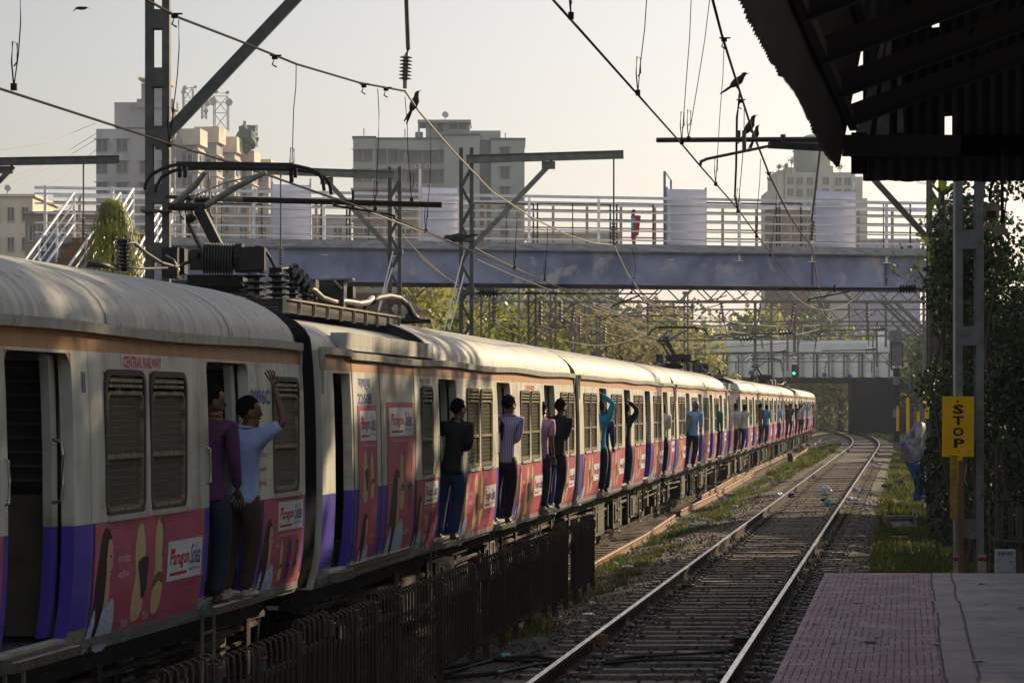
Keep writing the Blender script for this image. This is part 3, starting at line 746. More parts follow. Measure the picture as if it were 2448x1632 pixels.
    for (s, l, h, x) in ((6.2, 1.6, .6, 1.05), (8.3, 1.2, .5, 1.15), (10.0, 1.7, .62, 1.0), (12.2, 1.3, .5, 1.12), (9.2, 3.5, .5, -1.0)):
        b = MB(); b.box((x, s, .93 - h / 2), (.9, l, h)); b.box((x + .46, s, .93 - h / 2), (.03, l * .7, h * .7), 1); b.build('equipment_box', ['under_black', 'under_rust'], root)
    for s in (2.75, 16.95):
        b = MB()
        for x in (1.08, -1.08):
            b.box((x, s, .62), (.14, 3.2, .18)); b.box((x, s, .45), (.16, .9, .14)); b.box((x, s - 1.25, .48), (.2, .36, .36), 1); b.box((x, s + 1.25, .48), (.2, .36, .36), 1)
        b.box((0, s, .6), (2.2, .4, .2)); bg_ = b.build('bogie', ['under_black', 'under_rust'], root)
        for yy in (-1.25, 1.25):
            b = MB()
            for x in (.80, -.80):
                b.lathe((x - .065, s + yy, .475), (1, 0, 0), [(0, .2), (.0, .475), (.13, .475), (.13, .40), (.10, .2)], 20); 
                b.lathe((x - .065 if x > 0 else x + .035, s + yy, .475), (1, 0, 0), [(0, .50), (.03, .50)], 20)
            b.tube([(-.8, s + yy, .475), (.8, s + yy, .475)], .08, 8); b.build('wheelset', 'under_rust', bg_)
        for yy in (-.35, .35):
            b = MB(); pts = [(1.12 + .09 * math.cos(a_), s + yy + .09 * math.sin(a_), .50 + .40 * a_ / 31.4) for a_ in [k * .523 for k in range(61)]]
            b.tube(pts, .022, 5); b.build('coil_spring', 'ladder_paint', bg_)
        b = MB(); b.lathe((1.05, s + 2.25, .35), (0, 0, 1), [(0, .1), (.05, .2), (.4, .2), (.46, .08), (.6, .03)], 14); b.build('air_reservoir', 'hose_grey', root)
    for a, c in doors:
        b = MB(); sm = (a + c) / 2
        for yy in (-.17, .17): b.bar((1.66, sm + yy, 1.12), (1.66, sm + yy, .28), .02, .03)
        for k in range(4): b.bar((1.66, sm - .17, .32 + k * .22), (1.66, sm + .17, .32 + k * .22), .02, .02)
        b.build('ladder', 'ladder_paint', root)
    for s in (1.0, 5.2, 7.3, 9.1, 11.3, 13.4, 14.8, 18.9):
        b = MB(); b.bar((1.52, s, .95), (1.52, s, .45), .05, .12); b.build('hanger', 'under_rust', root); b = MB(); b.bar((1.5, s + .5, .92), (1.45, s + .52, .35), .03, .03); b.build('hanger', 'under_rust', root)
    b = MB(); b.tube([(1.5, .5, .88), (1.5, 6, .80), (1.5, 12, .83), (1.5, 19.3, .88)], .03, 5); b.tube([(1.42, .5, .70), (1.44, 8, .66), (1.42, 19.3, .72)], .02, 5); b.build('brake_pipe', 'under_rust', root)
    return root

HEAD = -math.atan(.146); HEAD1 = -math.atan(.1635)
def car_pos(k):
    if k == 1:
        d = Vector((.1635, 1, 0)).normalized(); n_ = Vector((d.y, -d.x, 0)); g = Vector((-1.835, 23.86, 0)) - d * .28
        return g - d * LEN - n_ * HW, HEAD1
    s = (k - 2) * 20.3 + .28
    return G1 + TD * s - TN * HW, HEAD
def car_loc(k): p, a = car_pos(k); return (p.x, p.y, ZT + (.035 if k == 1 else 0)), a

lab = {1: 'nearest carriage, with two men in its doorway and a wide open empty door', 2: 'second carriage, the one carrying the near pantograph',
       3: 'third carriage, with the man in bright blue raising his arm', 4: 'fourth carriage from the camera, half sunlit, with a man in white in its door',
       5: 'fifth carriage, carrying the second pantograph', 6: 'sixth carriage, just beyond the second pantograph', 7: 'seventh carriage, with the man in turquoise',
       8: 'eighth carriage, last but one, small in the distance', 9: 'last and farthest carriage, its end wall by the white bridge'}
l, a = car_loc(1); T1 = make_car(False, thing('railway_carriage', lab[1], 'railway carriage', l, a, 'carriages of the suburban train'))
l, a = car_loc(2); M2 = make_car(True, thing('railway_carriage', lab[2], 'railway carriage', l, a, 'carriages of the suburban train'))

# pantograph and roof gear, placed on the second carriage (world coordinates, then carried into its frame)
def roof_gear(car):
    def B(nm, mt, b, par=None, sm=False): return b.build(nm, mt, par or car, world=True, smooth=sm)
    Wc = Wm(car); L = lambda x, y, z: Wc @ Vector((x, y, z))
    zt = 4.0
    b = MB()
    for x in (1.22, -1.22):
        p0, p1 = L(x, .95, zt - .165), L(x, 6.95, zt - .145)
        b.bar(p0, p1, .05, .13)
        for k in range(10): b.bar(L(x * 1.03, .95 + k * .663, zt - .24), L(x * 1.03, .95 + k * .663, zt - .10), .03, .03, 1)
        b.bar(L(x, .95, zt - .10), L(x, 6.95, zt - .08), .10, .018, 1)
    b.box((0, 0, -50), (.01, .01, .01))
    tr = MB(); tr.v = b.v[:-8]; tr.f = b.f[:-6]; tr.m = b.m[:-6]
    for k in range(7): tr.bar(L(-1.2, 1.0 + k * .96, zt - .12), L(1.2, 1.0 + k * .96, zt - .12), .12, .04)
    B('equipment_tray', ['equip_dark', 'hose_grey'], tr)
    Y = 28.9
    b = MB()
    head = [(349, 425), (352, 437), (360, 415), (380, 403), (405, 394), (420, 392), (560, 390), (700, 396), (735, 405), (765, 420), (777, 440), (780, 455)]
    b.tube([P(x, y, Y) for x, y in [(346, 455), (350, 437), (362, 418), (385, 405), (410, 396), (425, 394), (560, 391), (690, 394), (705, 396), (740, 404), (762, 416), (772, 432), (775, 456)]], .022, 6)
    b.tube([P(x, y, Y + .5) for x, y in [(372, 462), (375, 445), (386, 425), (410, 410), (430, 405), (560, 399), (690, 404), (750, 412), (775, 424), (788, 440), (792, 466)]], .022, 6)
    b.bar(P(422, 392, Y), P(700, 395, Y), .05, .05); b.bar(P(425, 402, Y + .3), P(700, 405, Y + .3), .05, .04)
    for x in (430, 443, 696, 706): b.bar(P(x, 400, Y + .2), P(x, 425, Y + .2), .04, .05)
    for x in (690, 700): b.bar(P(x, 400, Y), P(x, 400, Y + .5), .04, .04)
    ph = B('pantograph_head', 'equip_dark', b)
    b = MB()
    b.tube([P(415, 490, Y), P(470, 440, Y), P(490, 412, Y)], [.036, .034, .028], 8); b.tube([P(490, 493, Y), P(560, 450, Y), P(636, 412, Y)], [.036, .034, .026], 8)
    b.tube([P(455, 473, Y), P(530, 440, Y), P(620, 416, Y)], .009, 5); b.tube([P(498, 412, Y), P(502, 475, Y)], .012, 5)
    B('upper_arm', 'pan_tube', b)
    b = MB(); b.tube([P(403, 494, Y), P(490, 494, Y)], .045, 8); b.tube([P(478, 503, Y), P(525, 595, Y - .3)], [.07, .062], 8); b.tube([P(448, 530, Y), P(486, 605, Y - .3)], [.022, .028], 6)
    for x in (428, 442, 458, 500): b.tube([P(x, 500, Y), P(x + 4, 515, Y), P(x + 12, 525, Y)], .012, 5)
    b.ellipsoid(P(455, 522, Y), (.06, .05, .05)); B('lower_arm', 'equip_dark', b)
    b = MB(); b.insul(P(462, 478, Y + .4), P(505, 478, Y + .4), .075, 5); B('insulator', 'porcelain', b, sm=False)
    # circuit breaker: ribbed drum + end housing
    b = MB(); y1 = Y - .5; pr = []
    A = P(486, 617, y1); Bv = P(560, 620, y1)
    Lg = (Bv - A).length
    for k in range(11): pr += [(Lg * k / 11, .135), (Lg * (k + .3) / 11, .175), (Lg * (k + .6) / 11, .175), (Lg * (k + .8) / 11, .135)]
    b.lathe(A, Bv - A, pr, 18)
    bk = B('circuit_breaker', 'equip_grey', b)
    b = MB(); b.lathe(P(560, 617, y1), P(580, 617, y1) - P(560, 617, y1), [(0, .12), (.01, .16), (.09, .165), (.11, .15)], 16); b.box(P(606, 620, y1), (.27, .34, .25)); b.lathe(P(622, 620, y1), (1, 0, 0), [(0, .14), (.03, .13), (.05, .08)], 12)
    b.box(P(606, 645, y1), (.25, .3, .06)); B('housing', 'equip_dark', b, bk); b = MB(); b.lathe(P(450, 615, y1), (1, 0, 0), [(0, .04), (.02, .085), (.11, .09), (.14, .05), (.2, .05)], 12); b.box(P(470, 632, y1), (.13, .16, .12)); B('housing', 'equip_dark', b, bk)
    for (x0, y0, x_1, y_1, r, yy, nd) in ((607, 716, 606, 652, .158, y1 - .3, 4), (664, 726, 661, 652, .138, y1, 5), (700, 735, 697, 672, .09, y1 + .5, 5), (732, 738, 728, 690, .09, y1 + .8, 4), (297, 655, 294, 582, .085, 25.6, 8)):
        b = MB(); b.insul(P(x0, y0, yy), P(x_1, y_1, yy), r, nd, 16); B('insulator', 'porcelain', b, sm=False)
    b = MB(); b.insul(P(690, 642, y1 + .5), P(738, 690, y1 + .8), .11, 4, 14); B('insulator', 'porcelain', b)
    b = MB(); b.tube([P(660, 645, y1 + .3), P(690, 642, y1 + .5)], .025); b.box(P(660, 648, y1 + .3), (.14, .14, .07)); B('terminal', 'equip_dark', b); b = MB(); b.lathe(P(294, 588, 25.6), (0, 0, 1), [(0, .05), (.06, .055), (.07, .03)]); B('terminal', 'equip_dark', b)
    b = MB(); b.box(P(410, 629, Y - .2), (.17, .35, .33)); b.box(P(432, 625, Y), (.12, .3, .28)); b.box(P(520, 672, Y + .2), (.62, .5, .12)); b.box(P(540, 690, Y + .6), (.7, .9, .12)); b.box(P(660, 738, Y + .9), (.9, 1.2, .06)); B('equipment_box', 'equip_dark', b)
    b = MB(); b.box(P(742, 705, Y + .9), (.16, .5, .34)); b.box(P(785, 705, Y + 1.6), (.4, .6, .3)); b.box(P(835, 712, Y + 2.2), (.12, .5, .26)); B('equipment_box', 'equip_grey', b)
    b = MB(); c_ = P(785, 668, Y + 1.6); b.bar(c_ + Vector((-.2, 0, -.02)), c_ + Vector((.3, 0, 0)), .5, .02); b.bar(P(800, 672, Y + 1.3), P(818, 690, Y + 1.3), .3, .02); B('cover', 'pan_tube', b)
    b = MB(); b.tube([P(738, 690, y1 + .8), P(752, 695, Y + .5), P(770, 712, Y + .8), P(800, 722, Y + 1.2), P(826, 720, Y + 1.6), P(860, 726, Y + 2), P(880, 722, Y + 2.3), P(890, 712, Y + 2.5)], .035, 8); B('bus_pipe', 'hose_grey', b, sm=True)
    for x, y in ((758, 700), (786, 716), (822, 718), (846, 722), (872, 724)):
        b = MB(); yy = Y + 1 + (x - 758) / 80; b.tube([P(x, y, yy), P(x, y + 30, yy)], .018, 6); b.tube([P(x - 3, y, yy), P(x + 3, y, yy)], .05, 8); B('pipe_clamp', 'equip_dark', b)
    b = MB(); b.tube([P(888, 722, Y + 2.5), P(905, 712, Y + 3), P(930, 708, Y + 3.4), P(955, 713, Y + 3.9), P(975, 730, Y + 4.3), P(985, 748, Y + 4.5)], .04, 8); b.lathe(P(985, 765, Y + 4.6), (-.2, 0, 1), [(0, .12), (.04, .1), (.1, .06)], 10); b.box(P(992, 768, Y + 4.6), (.42, .4, .05)); B('cable', 'cable_black', b, sm=True)
    b = MB(); b.tube([P(296, 584, 25.6), P(320, 580, 25.9), P(350, 605, 26.5), P(385, 628, 27.2), P(420, 638, 27.8), P(452, 626, 28.3)], .018, 6); b.tube([P(610, 590, y1), P(628, 592, y1), P(645, 615, y1 + .1), P(660, 645, y1 + .3)], .018, 6)
    b.tube([P(210, 632, 25.2), P(245, 634, 25.3), P(280, 641, 25.5)], .03, 6); b.tube([P(300, 638, 25.6), P(345, 642, 26.4), P(400, 640, 27)], .012, 5); B('cable', 'cable_black', b, sm=True)
    b = MB(); b.tube([P(396, 610, Y - .4), P(415, 620, Y - .4), P(428, 645, Y - .4), P(420, 672, Y - .4)], .012, 6); B('hose', 'hose_grey', b, sm=True)
roof_gear(M2)
KIDS.clear()
carriages = {1: T1, 2: M2}
for k in range(3, 10):
    src = M2 if k in (5, 8) else T1
    far = ('caption', 'stencil', 'logo_underline', 'class_mark', 'hose', 'pipe_clamp') if k < 6 else ('caption', 'stencil', 'sandal', 'portrait', 'logo_lettering', 'logo_underline', 'class_mark', 'sign_lettering', 'car_number', 'grille', 'bench', 'partition', 'pole', 'handle', 'panel_joint', 'coil_spring', 'hose', 'pipe_clamp', 'roof_seam', 'grab_rail', 'sill', 'brake_pipe')
    skip = far + (('car_number',) if k < 6 else ())
    c = copy_tree(src, None, skip); l, a = car_loc(k); c.location = l; c.rotation_euler = (0, 0, a); c['label'] = lab[k]; carriages[k] = c
KIDS.clear()

# ------------------------------------------------------------------ overhead masts, arms, wires
def pt(Y): return Vector((ct(Y), Y, 0))
def batten_mast(name, label, x, Y, w, z0, z1, pitch=.86, first=0., m='mast_steel', group='overhead line masts', base=False, dpt=.30):
    t = thing(name, label, 'mast', (x, Y, z0), 0, group)
    b = MB()
    for sx in (-1, 1):
        b.box((x + sx * (w / 2 - .055), Y, (z0 + z1) / 2), (.11, .012, z1 - z0)); b.box((x + sx * (w / 2 - .006), Y + .10, (z0 + z1) / 2), (.012, .19, z1 - z0)); b.box((x + sx * (w / 2 - .055), Y + .2, (z0 + z1) / 2), (.11, .012, z1 - z0))
    b.build('channel', m, t, world=True)
    z = z0 + first
    while z < z1 - .1:
        for yy in (-.012, .212): b = MB(); b.box((x, Y + yy, z + .14), (w - .12, .012, .28)); b.build('batten_plate', m, t, world=True)
        z += pitch
    return t
def lattice_mast(name, label, x, Y, w, z0, z1, m='mast_steel', pitch=.55, group='overhead line masts', d=None):
    d = d or w
    t = thing(name, label, 'mast', (x, Y, z0), 0, group)
    b = MB()
    for sx in (-1, 1):
        for sy in (-1, 1): b.box((x + sx * w / 2, Y + sy * d / 2, (z0 + z1) / 2), (.10, .07, z1 - z0))
    b.build('leg', m, t, world=True)
    b = MB(); z = z0 + .3; k = 0
    while z + pitch < z1:
        for yy in (-d / 2 - .036,):
            a = (x - w / 2, Y + yy, z) if k % 2 else (x + w / 2, Y + yy, z); c = (x + w / 2, Y + yy, z + pitch) if k % 2 else (x - w / 2, Y + yy, z + pitch)
            b.bar(a, c, .012, .07)
        z += pitch; k += 1
    b.build('lacing', m, t, world=True)
    b = MB(); z = z0 + .3; k = 0; Yr = Y + d / 2 + .036
    while z + pitch < z1: b.bar((x - w / 2 if k % 2 else x + w / 2, Yr, z), (x + w / 2 if k % 2 else x - w / 2, Yr, z + pitch), .012, .07); z += pitch; k += 1
    b.build('lacing', m, t, world=True)
    for zc in (z0 + (z1 - z0) * .62, z0 + (z1 - z0) * .76):
        b = MB(); b.box((x, Y, zc), (w + .16, d + .16, .14)); b.build('clamp', m, t, world=True)
    return t
def ibeam(b, a, c, w=.14, h=.2, m=0):
    a, c = Vector(a), Vector(c); u = Vector((0, 0, h / 2))
    b.bar(a + u, c + u, w, .014, m); b.bar(a - u, c - u, w, .014, m); b.bar(a, c, .012, h - .014, m)
def hanging(t, x, Y, z_top, z_bot, r=.085, nd=6, rodr=.022):
    b = MB(); b.tube([(x, Y, z_top), (x, Y, z_bot + .55)], rodr, 6); b.build('hanger_rod', 'mast_steel', t, world=True)
    b = MB(); b.insul((x, Y, z_bot + .55), (x, Y, z_bot + .08), r, nd, 12); b.build('insulator', 'insul_grey', t, world=True)
    b = MB(); b.tube([(x, Y, z_bot + .08), (x, Y, z_bot)], .02, 6); b.lathe((x - .05, Y, z_bot), (1, 0, 0), [(0, .02), (.02, .035), (.08, .035), (.1, .02)], 8); b.build('clamp', 'mast_steel', t, world=True)

# mast beside the near pantograph
t = batten_mast('overhead_mast', 'tall dark batten mast left of the train, behind the near pantograph', -5.24, 38.3, .36, -.7, 9.6, .86, .12)
b = MB(); ibeam(b, (-5.0, 38.25, 9.0), (-.6, 38.25, 9.0)); b.build('arm', 'mast_steel', t, world=True)
b = MB(); a_, c_ = P(383, 338, 38.0), P(712, -10, 38.0); b.bar(a_, c_, .10, .17); b.box(P(388, 345, 38), (.2, .06, .16)); b.box(P(690, 10, 38), (.3, .12, .14), ry=-.82); b.build('brace', 'mast_steel', t, world=True)
sx = (968 - CX) / F * 38.3
b = MB(); tp, bt = P(971, -20, 38.3), P(968, 212, 38.3)
b.tube([tp, P(976, 116, 38.3), P(972, 132, 38.3)], .034, 8); b.build('hanger_rod', 'mast_steel', t, world=True)
b = MB(); b.insul(P(971, 133, 38.3), P(968, 192, 38.3), .095, 7, 12); b.tube([P(968, 190, 38.3), bt], .03, 6); b.build('insulator', 'insul_grey', t, world=True)
# its registration boom
b = MB(); b.tube([P(520, 474, 38.2), P(582, 477, 38.1)], .045, 8, 1); b.tube([P(582, 477, 38.1), P(1056, 490, 37.9)], .042, 8); b.tube([P(844, 455, 37.9), P(844, 500, 37.9)], .02, 6)
b.build('registration_boom', ['wire_dark', 'mast_light'], t, world=True)
b = MB(); b.insul(P(430, 472, 38.3), P(515, 474, 38.2), .09, 6, 12); b.tube([P(398, 470, 38.3), P(432, 472, 38.3)], .03, 6); b.build('insulator', 'porcelain', t, world=True)
b = MB(); b.tube([P(795, 486, 37.8), P(800, 492, 37.6), P(930, 512, 37.0), P(942, 516, 36.9), P(943, 523, 36.9)], .018, 6); b.build('steady_arm', 'wire_dark', t, world=True)
b = MB(); b.box(P(376, 505, 38.2), (.46, .3, .03)); b.build('clamp', 'mast_steel', t, world=True)

def cantilever(label, mx, my, w, z1, az, tipx, Y, hx, zb, mm='mast_light', br=None):
    t = lattice_mast('overhead_mast', label, mx, Y, w, -.7, z1, 'mast_steel', .5)
    b = MB(); s_ = 1 if tipx > mx else -1
    ibeam(b, (mx, Y - w / 2 - .05, az), (tipx, Y - w / 2 - .05, az + .12)); b.build('arm', mm, t, world=True)
    b = MB(); h = br or (abs(tipx - mx) * .55)
    b.bar((mx + s_ * w / 2, Y - .1, az - h * 1.02), (mx + s_ * h, Y - .1, az - .05), .08, .13); b.box((mx + s_ * h * .95, Y - .1, az - .15), (.35, .05, .2)); b.build('brace', mm, t, world=True)
    hanging(t, hx, Y - w / 2 - .05, az, zb)
    return t
# mast in the middle of the picture, arm to the right above the train
m2x = (1115 - CX) / F * 67.1
t2 = cantilever('lattice mast in the middle of the photo with its long arm reaching over the train', m2x, 0, .27, 9.1, 8.8, (1490 - CX) / F * 67.1, 67.1, (1467 - CX) / F * 67, 6.62)
b = MB(); b.insul(P(1145, 700, 67), P(1192, 701, 67), .13, 6, 12); b.tube([P(1125, 705, 67), P(1145, 700, 67)], .03); b.tube([P(1192, 701, 67), P(1572, 702, 66.6)], .022, 6); b.build('registration_boom', 'wire_dark', t2, world=True)
b = MB(); b.tube([P(1530, 706, 66), P(1465, 730, 66), P(1461, 738, 66)], .02, 5); b.build('steady_arm', 'wire_dark', t2, world=True)
for q in ((1110, 598, 1062, 790), (1112, 645, 1075, 790)):
    b = MB(); b.tube([P(q[0], q[1], 67), P(q[2], q[3], 66.2)], .02, 5); b.build('stay_rod', 'rail_white', t2, world=True)
m3x = (944 - CX) / F * 70.8
t3 = cantilever('lattice mast just right of the near pantograph with its arm reaching left', m3x, 0, .27, 8.95, 8.72, (640 - CX) / F * 70.8, 70.8, (671 - CX) / F * 70.6, 6.2, br=1.95)
for q in ((940, 600, 905, 740), (938, 640, 905, 745)):
    b = MB(); b.tube([P(q[0], q[1], 70.6), P(q[2], q[3], 70)], .02, 5); b.build('stay_rod', 'rail_white', t3, world=True)
# far left mast (out of frame) with its arm in view
m5x = -17.2
t5 = cantilever('arm and brace of an overhead mast at the left edge above the stairs', m5x, 0, .3, 9.2, 8.88, (288 - CX) / F * 69.3, 69.3, (201 - CX) / F * 69.2, 6.9, mm='mast_steel', br=3.9)
# right side masts
t4 = lattice_mast('overhead_mast', 'lattice mast on the right between footbridge end and creepers', (2236 - CX) / F * 68.4, 68.4, .32, -.4, 9.6, 'mast_steel', .55)
b = MB(); mx = (2232 - CX) / F * 68.2; ibeam(b, (mx, 68.1, 9.25), ((1843 - CX) / F * 68, 68.0, 9.33)); b.build('arm', 'mast_steel', t4, world=True)
b = MB(); b.bar(P(2070, 408, 68.1), P(2218, 570, 68.1), .09, .15); b.bar(P(2070, 408, 68.1), P(2030, 362, 68.1), .09, .13); b.build('brace', 'mast_steel', t4, world=True)
b = MB(); b.tube([P(1960, 360, 68), P(1940, 532, 68)], .03, 6); b.build('hanger_rod', 'mast_steel', t4, world=True)
b = MB(); b.insul(P(1944, 526, 68), P(1940, 575, 68), .09, 6, 12); b.build('insulator', 'insul_grey', t4, world=True)
b = MB(); b.insul(P(2150, 690, 68), P(2190, 690, 68), .13, 6, 12); b.tube([P(2190, 690, 68), P(2226, 696, 68)], .03); b.tube([P(1868, 691, 67.8), P(2150, 689, 68)], .022, 6); b.tube([P(1995, 680, 67.8), P(1995, 700, 67.8)], .02); b.build('registration_boom', 'wire_dark', t4, world=True)
b = MB(); b.tube([P(2030, 697, 67), P(1935, 715, 66), P(1930, 722, 66)], .02, 5); b.build('steady_arm', 'wire_dark', t4, world=True)
# mast carrying the yellow board, with registration gear above the platform track
ym = 38.2; xm = (2318 - CX) / F * ym
t6 = batten_mast('overhead_mast', 'tall grey batten mast at the platform end behind the yellow STOP board', xm, ym, .42, -.45, 8.6, 1.42, .95, m='mast_galvanised')
b = MB()
for px in (2289, 2347): b = MB(); b.box(P(px, 1352, ym) + Vector((0, -.02, -.05)), (.125, .03, .45)); b.build('painted_foot', 'base_cream', t6, world=True)
b = MB()
for px in (2289, 2347): b = MB(); b.box(P(px, 1334, ym) + Vector((0, -.04, -.01)), (.125, .01, .05)); b.build('painted_band', 'base_red', t6, world=True)
b = MB(); b.tube([P(1570, 335, 37.2), P(1960, 333, 37.8), P(2320, 335, 38.2)], .036, 8); b.box(P(1766, 322, 37.5), (.05, .05, .12)); b.box(P(1872, 330, 37.6), (.07, .07, .1)); b.tube([P(1779, 312, 37.4), P(1779, 362, 37.4)], .03, 6); b.build('registration_boom', 'mast_steel', t6, world=True)
b = MB(); b.bar(P(1840, 347, 37.3), P(2010, 356, 37.8), .1, .09); b.tube([P(1845, 348, 37.3), P(1690, 380, 37.1), P(1676, 386, 37), P(1674, 396, 37)], .024, 6); b.build('steady_arm', 'mast_steel', t6, world=True)

def wire(name, label, pts, r, cat='wire', group='overhead wires', m='wire'):
    vs = []
    for i in range(len(pts) - 1):
        p0, p1, p2, p3 = pts[max(i - 1, 0)], pts[i], pts[i + 1], pts[min(i + 2, len(pts) - 1)]
        vs.append(p1)
    vs.append(pts[-1]); b = MB(); b.tube(vs, r, 5); return b.build(name, m, label=label, cat=cat, group=group)
cw = [P(-60, 187, 21.8), P(0, 212, 22.5), P(390, 338, 27), P(565, 393, 29.6), P(942, 522, 37.9), P(1187, 624, 49.4), P(1340, 688, 62), P(1467, 714, 68), P(1561, 765, 86), P(1700, 820, 118)]
wire('contact_wire', 'contact wire above the train running over the near pantograph', cw, .013, m='wire_dark')
mw = [P(330, -12, 25.5), P(427, 42, 27.5), P(560, 93, 29.8), P(708, 153, 32), P(860, 198, 35.2), P(968, 218, 38.3)]
wire('messenger_wire', 'messenger wire sagging from the top left down to the central hanging insulator', mw, .015, m='wire_dark')
mw2 = [P(968, 218, 38.3), P(1000, 265, 40), P(1080, 358, 43), P(1176, 458, 47.0), P(1272, 520, 52.5), P(1353, 560, 58), P(1420, 581, 63), P(1467, 585, 67.1)]
wire('messenger_wire', 'messenger wire running from the central insulator down to the arm of the middle mast', mw2, .017)
wire('messenger_wire', 'messenger wire beyond the middle mast, dropping toward the distant gantries', [P(1467, 585, 67.1), P(1500, 655, 74), P(1548, 722, 84), P(1590, 756, 94), P(1640, 772, 104)], .02)
cn = [P(1296, -30, 21.3), P(1322, 0, 22), P(1624, 338, 33.9), P(1673, 396, 37.1), P(1759, 494, 45), P(1863, 634, 63.9), P(1946, 728, 88.9), P(2010, 800, 125)]
wire('contact_wire', 'contact wire above the platform track, crossing the white sky diagonally', cn, .013, m='wire_dark')
mn = [P(1700, -14, 29.6), P(1726, 85, 32.5), P(1768, 218, 38.3)]
wire('messenger_wire', 'messenger wire above the platform track, the upper stretch near the three birds', mn, .018, m='wire_dark')
wire('messenger_wire', 'messenger wire above the platform track, from the birds to the right insulator', [P(1768, 218, 38.3), P(1800, 318, 42), P(1842, 425, 47.5), P(1885, 512, 56), P(1920, 565, 63), P(1941, 588, 68)], .018, m='wire_dark')
wire('messenger_wire', 'messenger wire above the platform track, beyond the right hanging insulator', [P(1941, 588, 68), P(1955, 680, 80), P(1975, 760, 96), P(1990, 770, 110)], .02)
wire('jumper_cable', 'thick jumper cable looping from the birds wire down to the contact wire', [P(1768, 225, 38.3), P(1762, 280, 38), P(1760, 400, 39), P(1757, 470, 42), P(1764, 498, 45.5)], .018, m='wire_dark')
# droppers: top px, bottom px, depth
dr = [((48, -20), (44, 130), (33, 208), 22.8, 'dropper wire with clip at the far left edge'), ((427, 48), (424, 180), (405, 345), 27.5, 'dropper wire just right of the tall left mast'),
      ((708, 155), (702, 260), (697, 430), 32, 'dropper wire between left tower and green apartment block'), ((903, 212), (905, 330), (897, 500), 36.4, 'dropper wire just left of the central insulator'),
      ((968, 232), (975, 360), (984, 478), 38.3, 'dropper wire hanging below the central insulator'), ((1029, 300), (1028, 430), (1018, 552), 41.5, 'dropper wire in front of the green apartment block'),
      ((1235, 505), (1234, 560), (1230, 640), 50, 'dropper wire right of the middle mast'), ((1309, 545), (1305, 620), (1302, 668), 55, 'dropper wire before the footbridge girder, second from the middle mast'),
      ((1547, -20), (1530, 160), (1525, 222), 28.6, 'short dropper wire dropping from the top edge onto the platform track wire'), ((1653, -20), (1640, 200), (1630, 340), 34, 'long dropper wire reaching the horizontal tube, the left one'),
      ((1697, -5), (1668, 200), (1646, 332), 35.5, 'long slanting dropper wire reaching the horizontal tube'), ((1731, 100), (1722, 260), (1711, 440), 40, 'dropper wire left of the three birds'),
      ((1779, 262), (1775, 380), (1764, 505), 45, 'dropper wire under the lower pair of birds'), ((1818, 380), (1812, 480), (1808, 565), 52, 'dropper wire in front of the footbridge, above the dark board'),
      ((1856, 465), (1850, 540), (1842, 610), 60, 'dropper wire in front of the footbridge beside the right insulator'), ((1366, 10), (1364, -20), (1365, 38), 22.8, 'short chain clip on the platform track wire at the top edge'),
      ((1510, 592), (1520, 640), (1510, 700), 66, 'loose black jumper hanging before the footbridge girder')]
for a_, m_, c_, Y, lb in dr:
    if Y < 60 and a_[1] > c_[1]: a_, m_ = (a_[0], -10), (a_[0], 10)
    b = MB(); p0, p1, p2 = P(*a_, Y), P(*m_, Y), P(*c_, Y); mid = p0.lerp(p1, .5) + Vector((.012, 0, 0)); b.tube([p0, mid, p1, p1.lerp(p2, .5), p2], .0055 if Y < 45 else .007, 4)
    b.tube([p2 + Vector((0, 0, .18)), p2 + Vector((.03, 0, .22)), p2 + Vector((.03, 0, .38)), p2 + Vector((-.01, 0, .40)), p2 + Vector((-.02, 0, .22)), p2], .007, 4)
    b.box(p2, (.05, .05, .06)); b.build('dropper_wire', 'wire_dark', label=lb, cat='wire', group='dropper wires')
# clips along the messengers are little loose fittings
for i, (px, py, Y) in enumerate(((418, 38, 27.2), (657, 137, 31.2), (870, 205, 35.5), (923, 213, 37), (1731, 95, 32.6), (1770, 242, 39), (1838, 415, 47))):
    b = MB(); p = P(px, py, Y); b.box(p, (.07, .05, .05)); b.tube([p, p + Vector((-.03, 0, -.09)), p + Vector((.02, 0, -.12))], .01, 4); b.tube([p + Vector((-.06, 0, .02)), p + Vector((.08, 0, .02))], .01, 4)
    b.build('wire_clamp', 'wire_dark', label=('wire clamp nearest the tall left mast', 'wire clamp over the left diagonal brace', 'first wire clamp left of the central insulator', 'wire clamp close beside the central insulator', 'wire clamp on the upper right messenger wire', 'wire clamp under the uppermost perched bird', 'wire clamp right of the lowest perched bird')[i], cat='wire clamp', group='wire clamps')
for i, (a_, c_) in enumerate((((228, 295), (-20, 362)), ((232, 318), (-20, 440)), ((235, 330), (-20, 452)), ((232, 356), (60, 470)))):
    wire('telephone_cable', ('uppermost', 'second', 'third', 'lowest')[i] + ' thin pale cable from the left tower to the photo edge', [P(*a_, 352), (P(*a_, 352) + P(*c_, 300)) / 2 - Vector((0, 0, .8)), P(*c_, 300)], .035, group='thin cables of the left tower', m='wire')
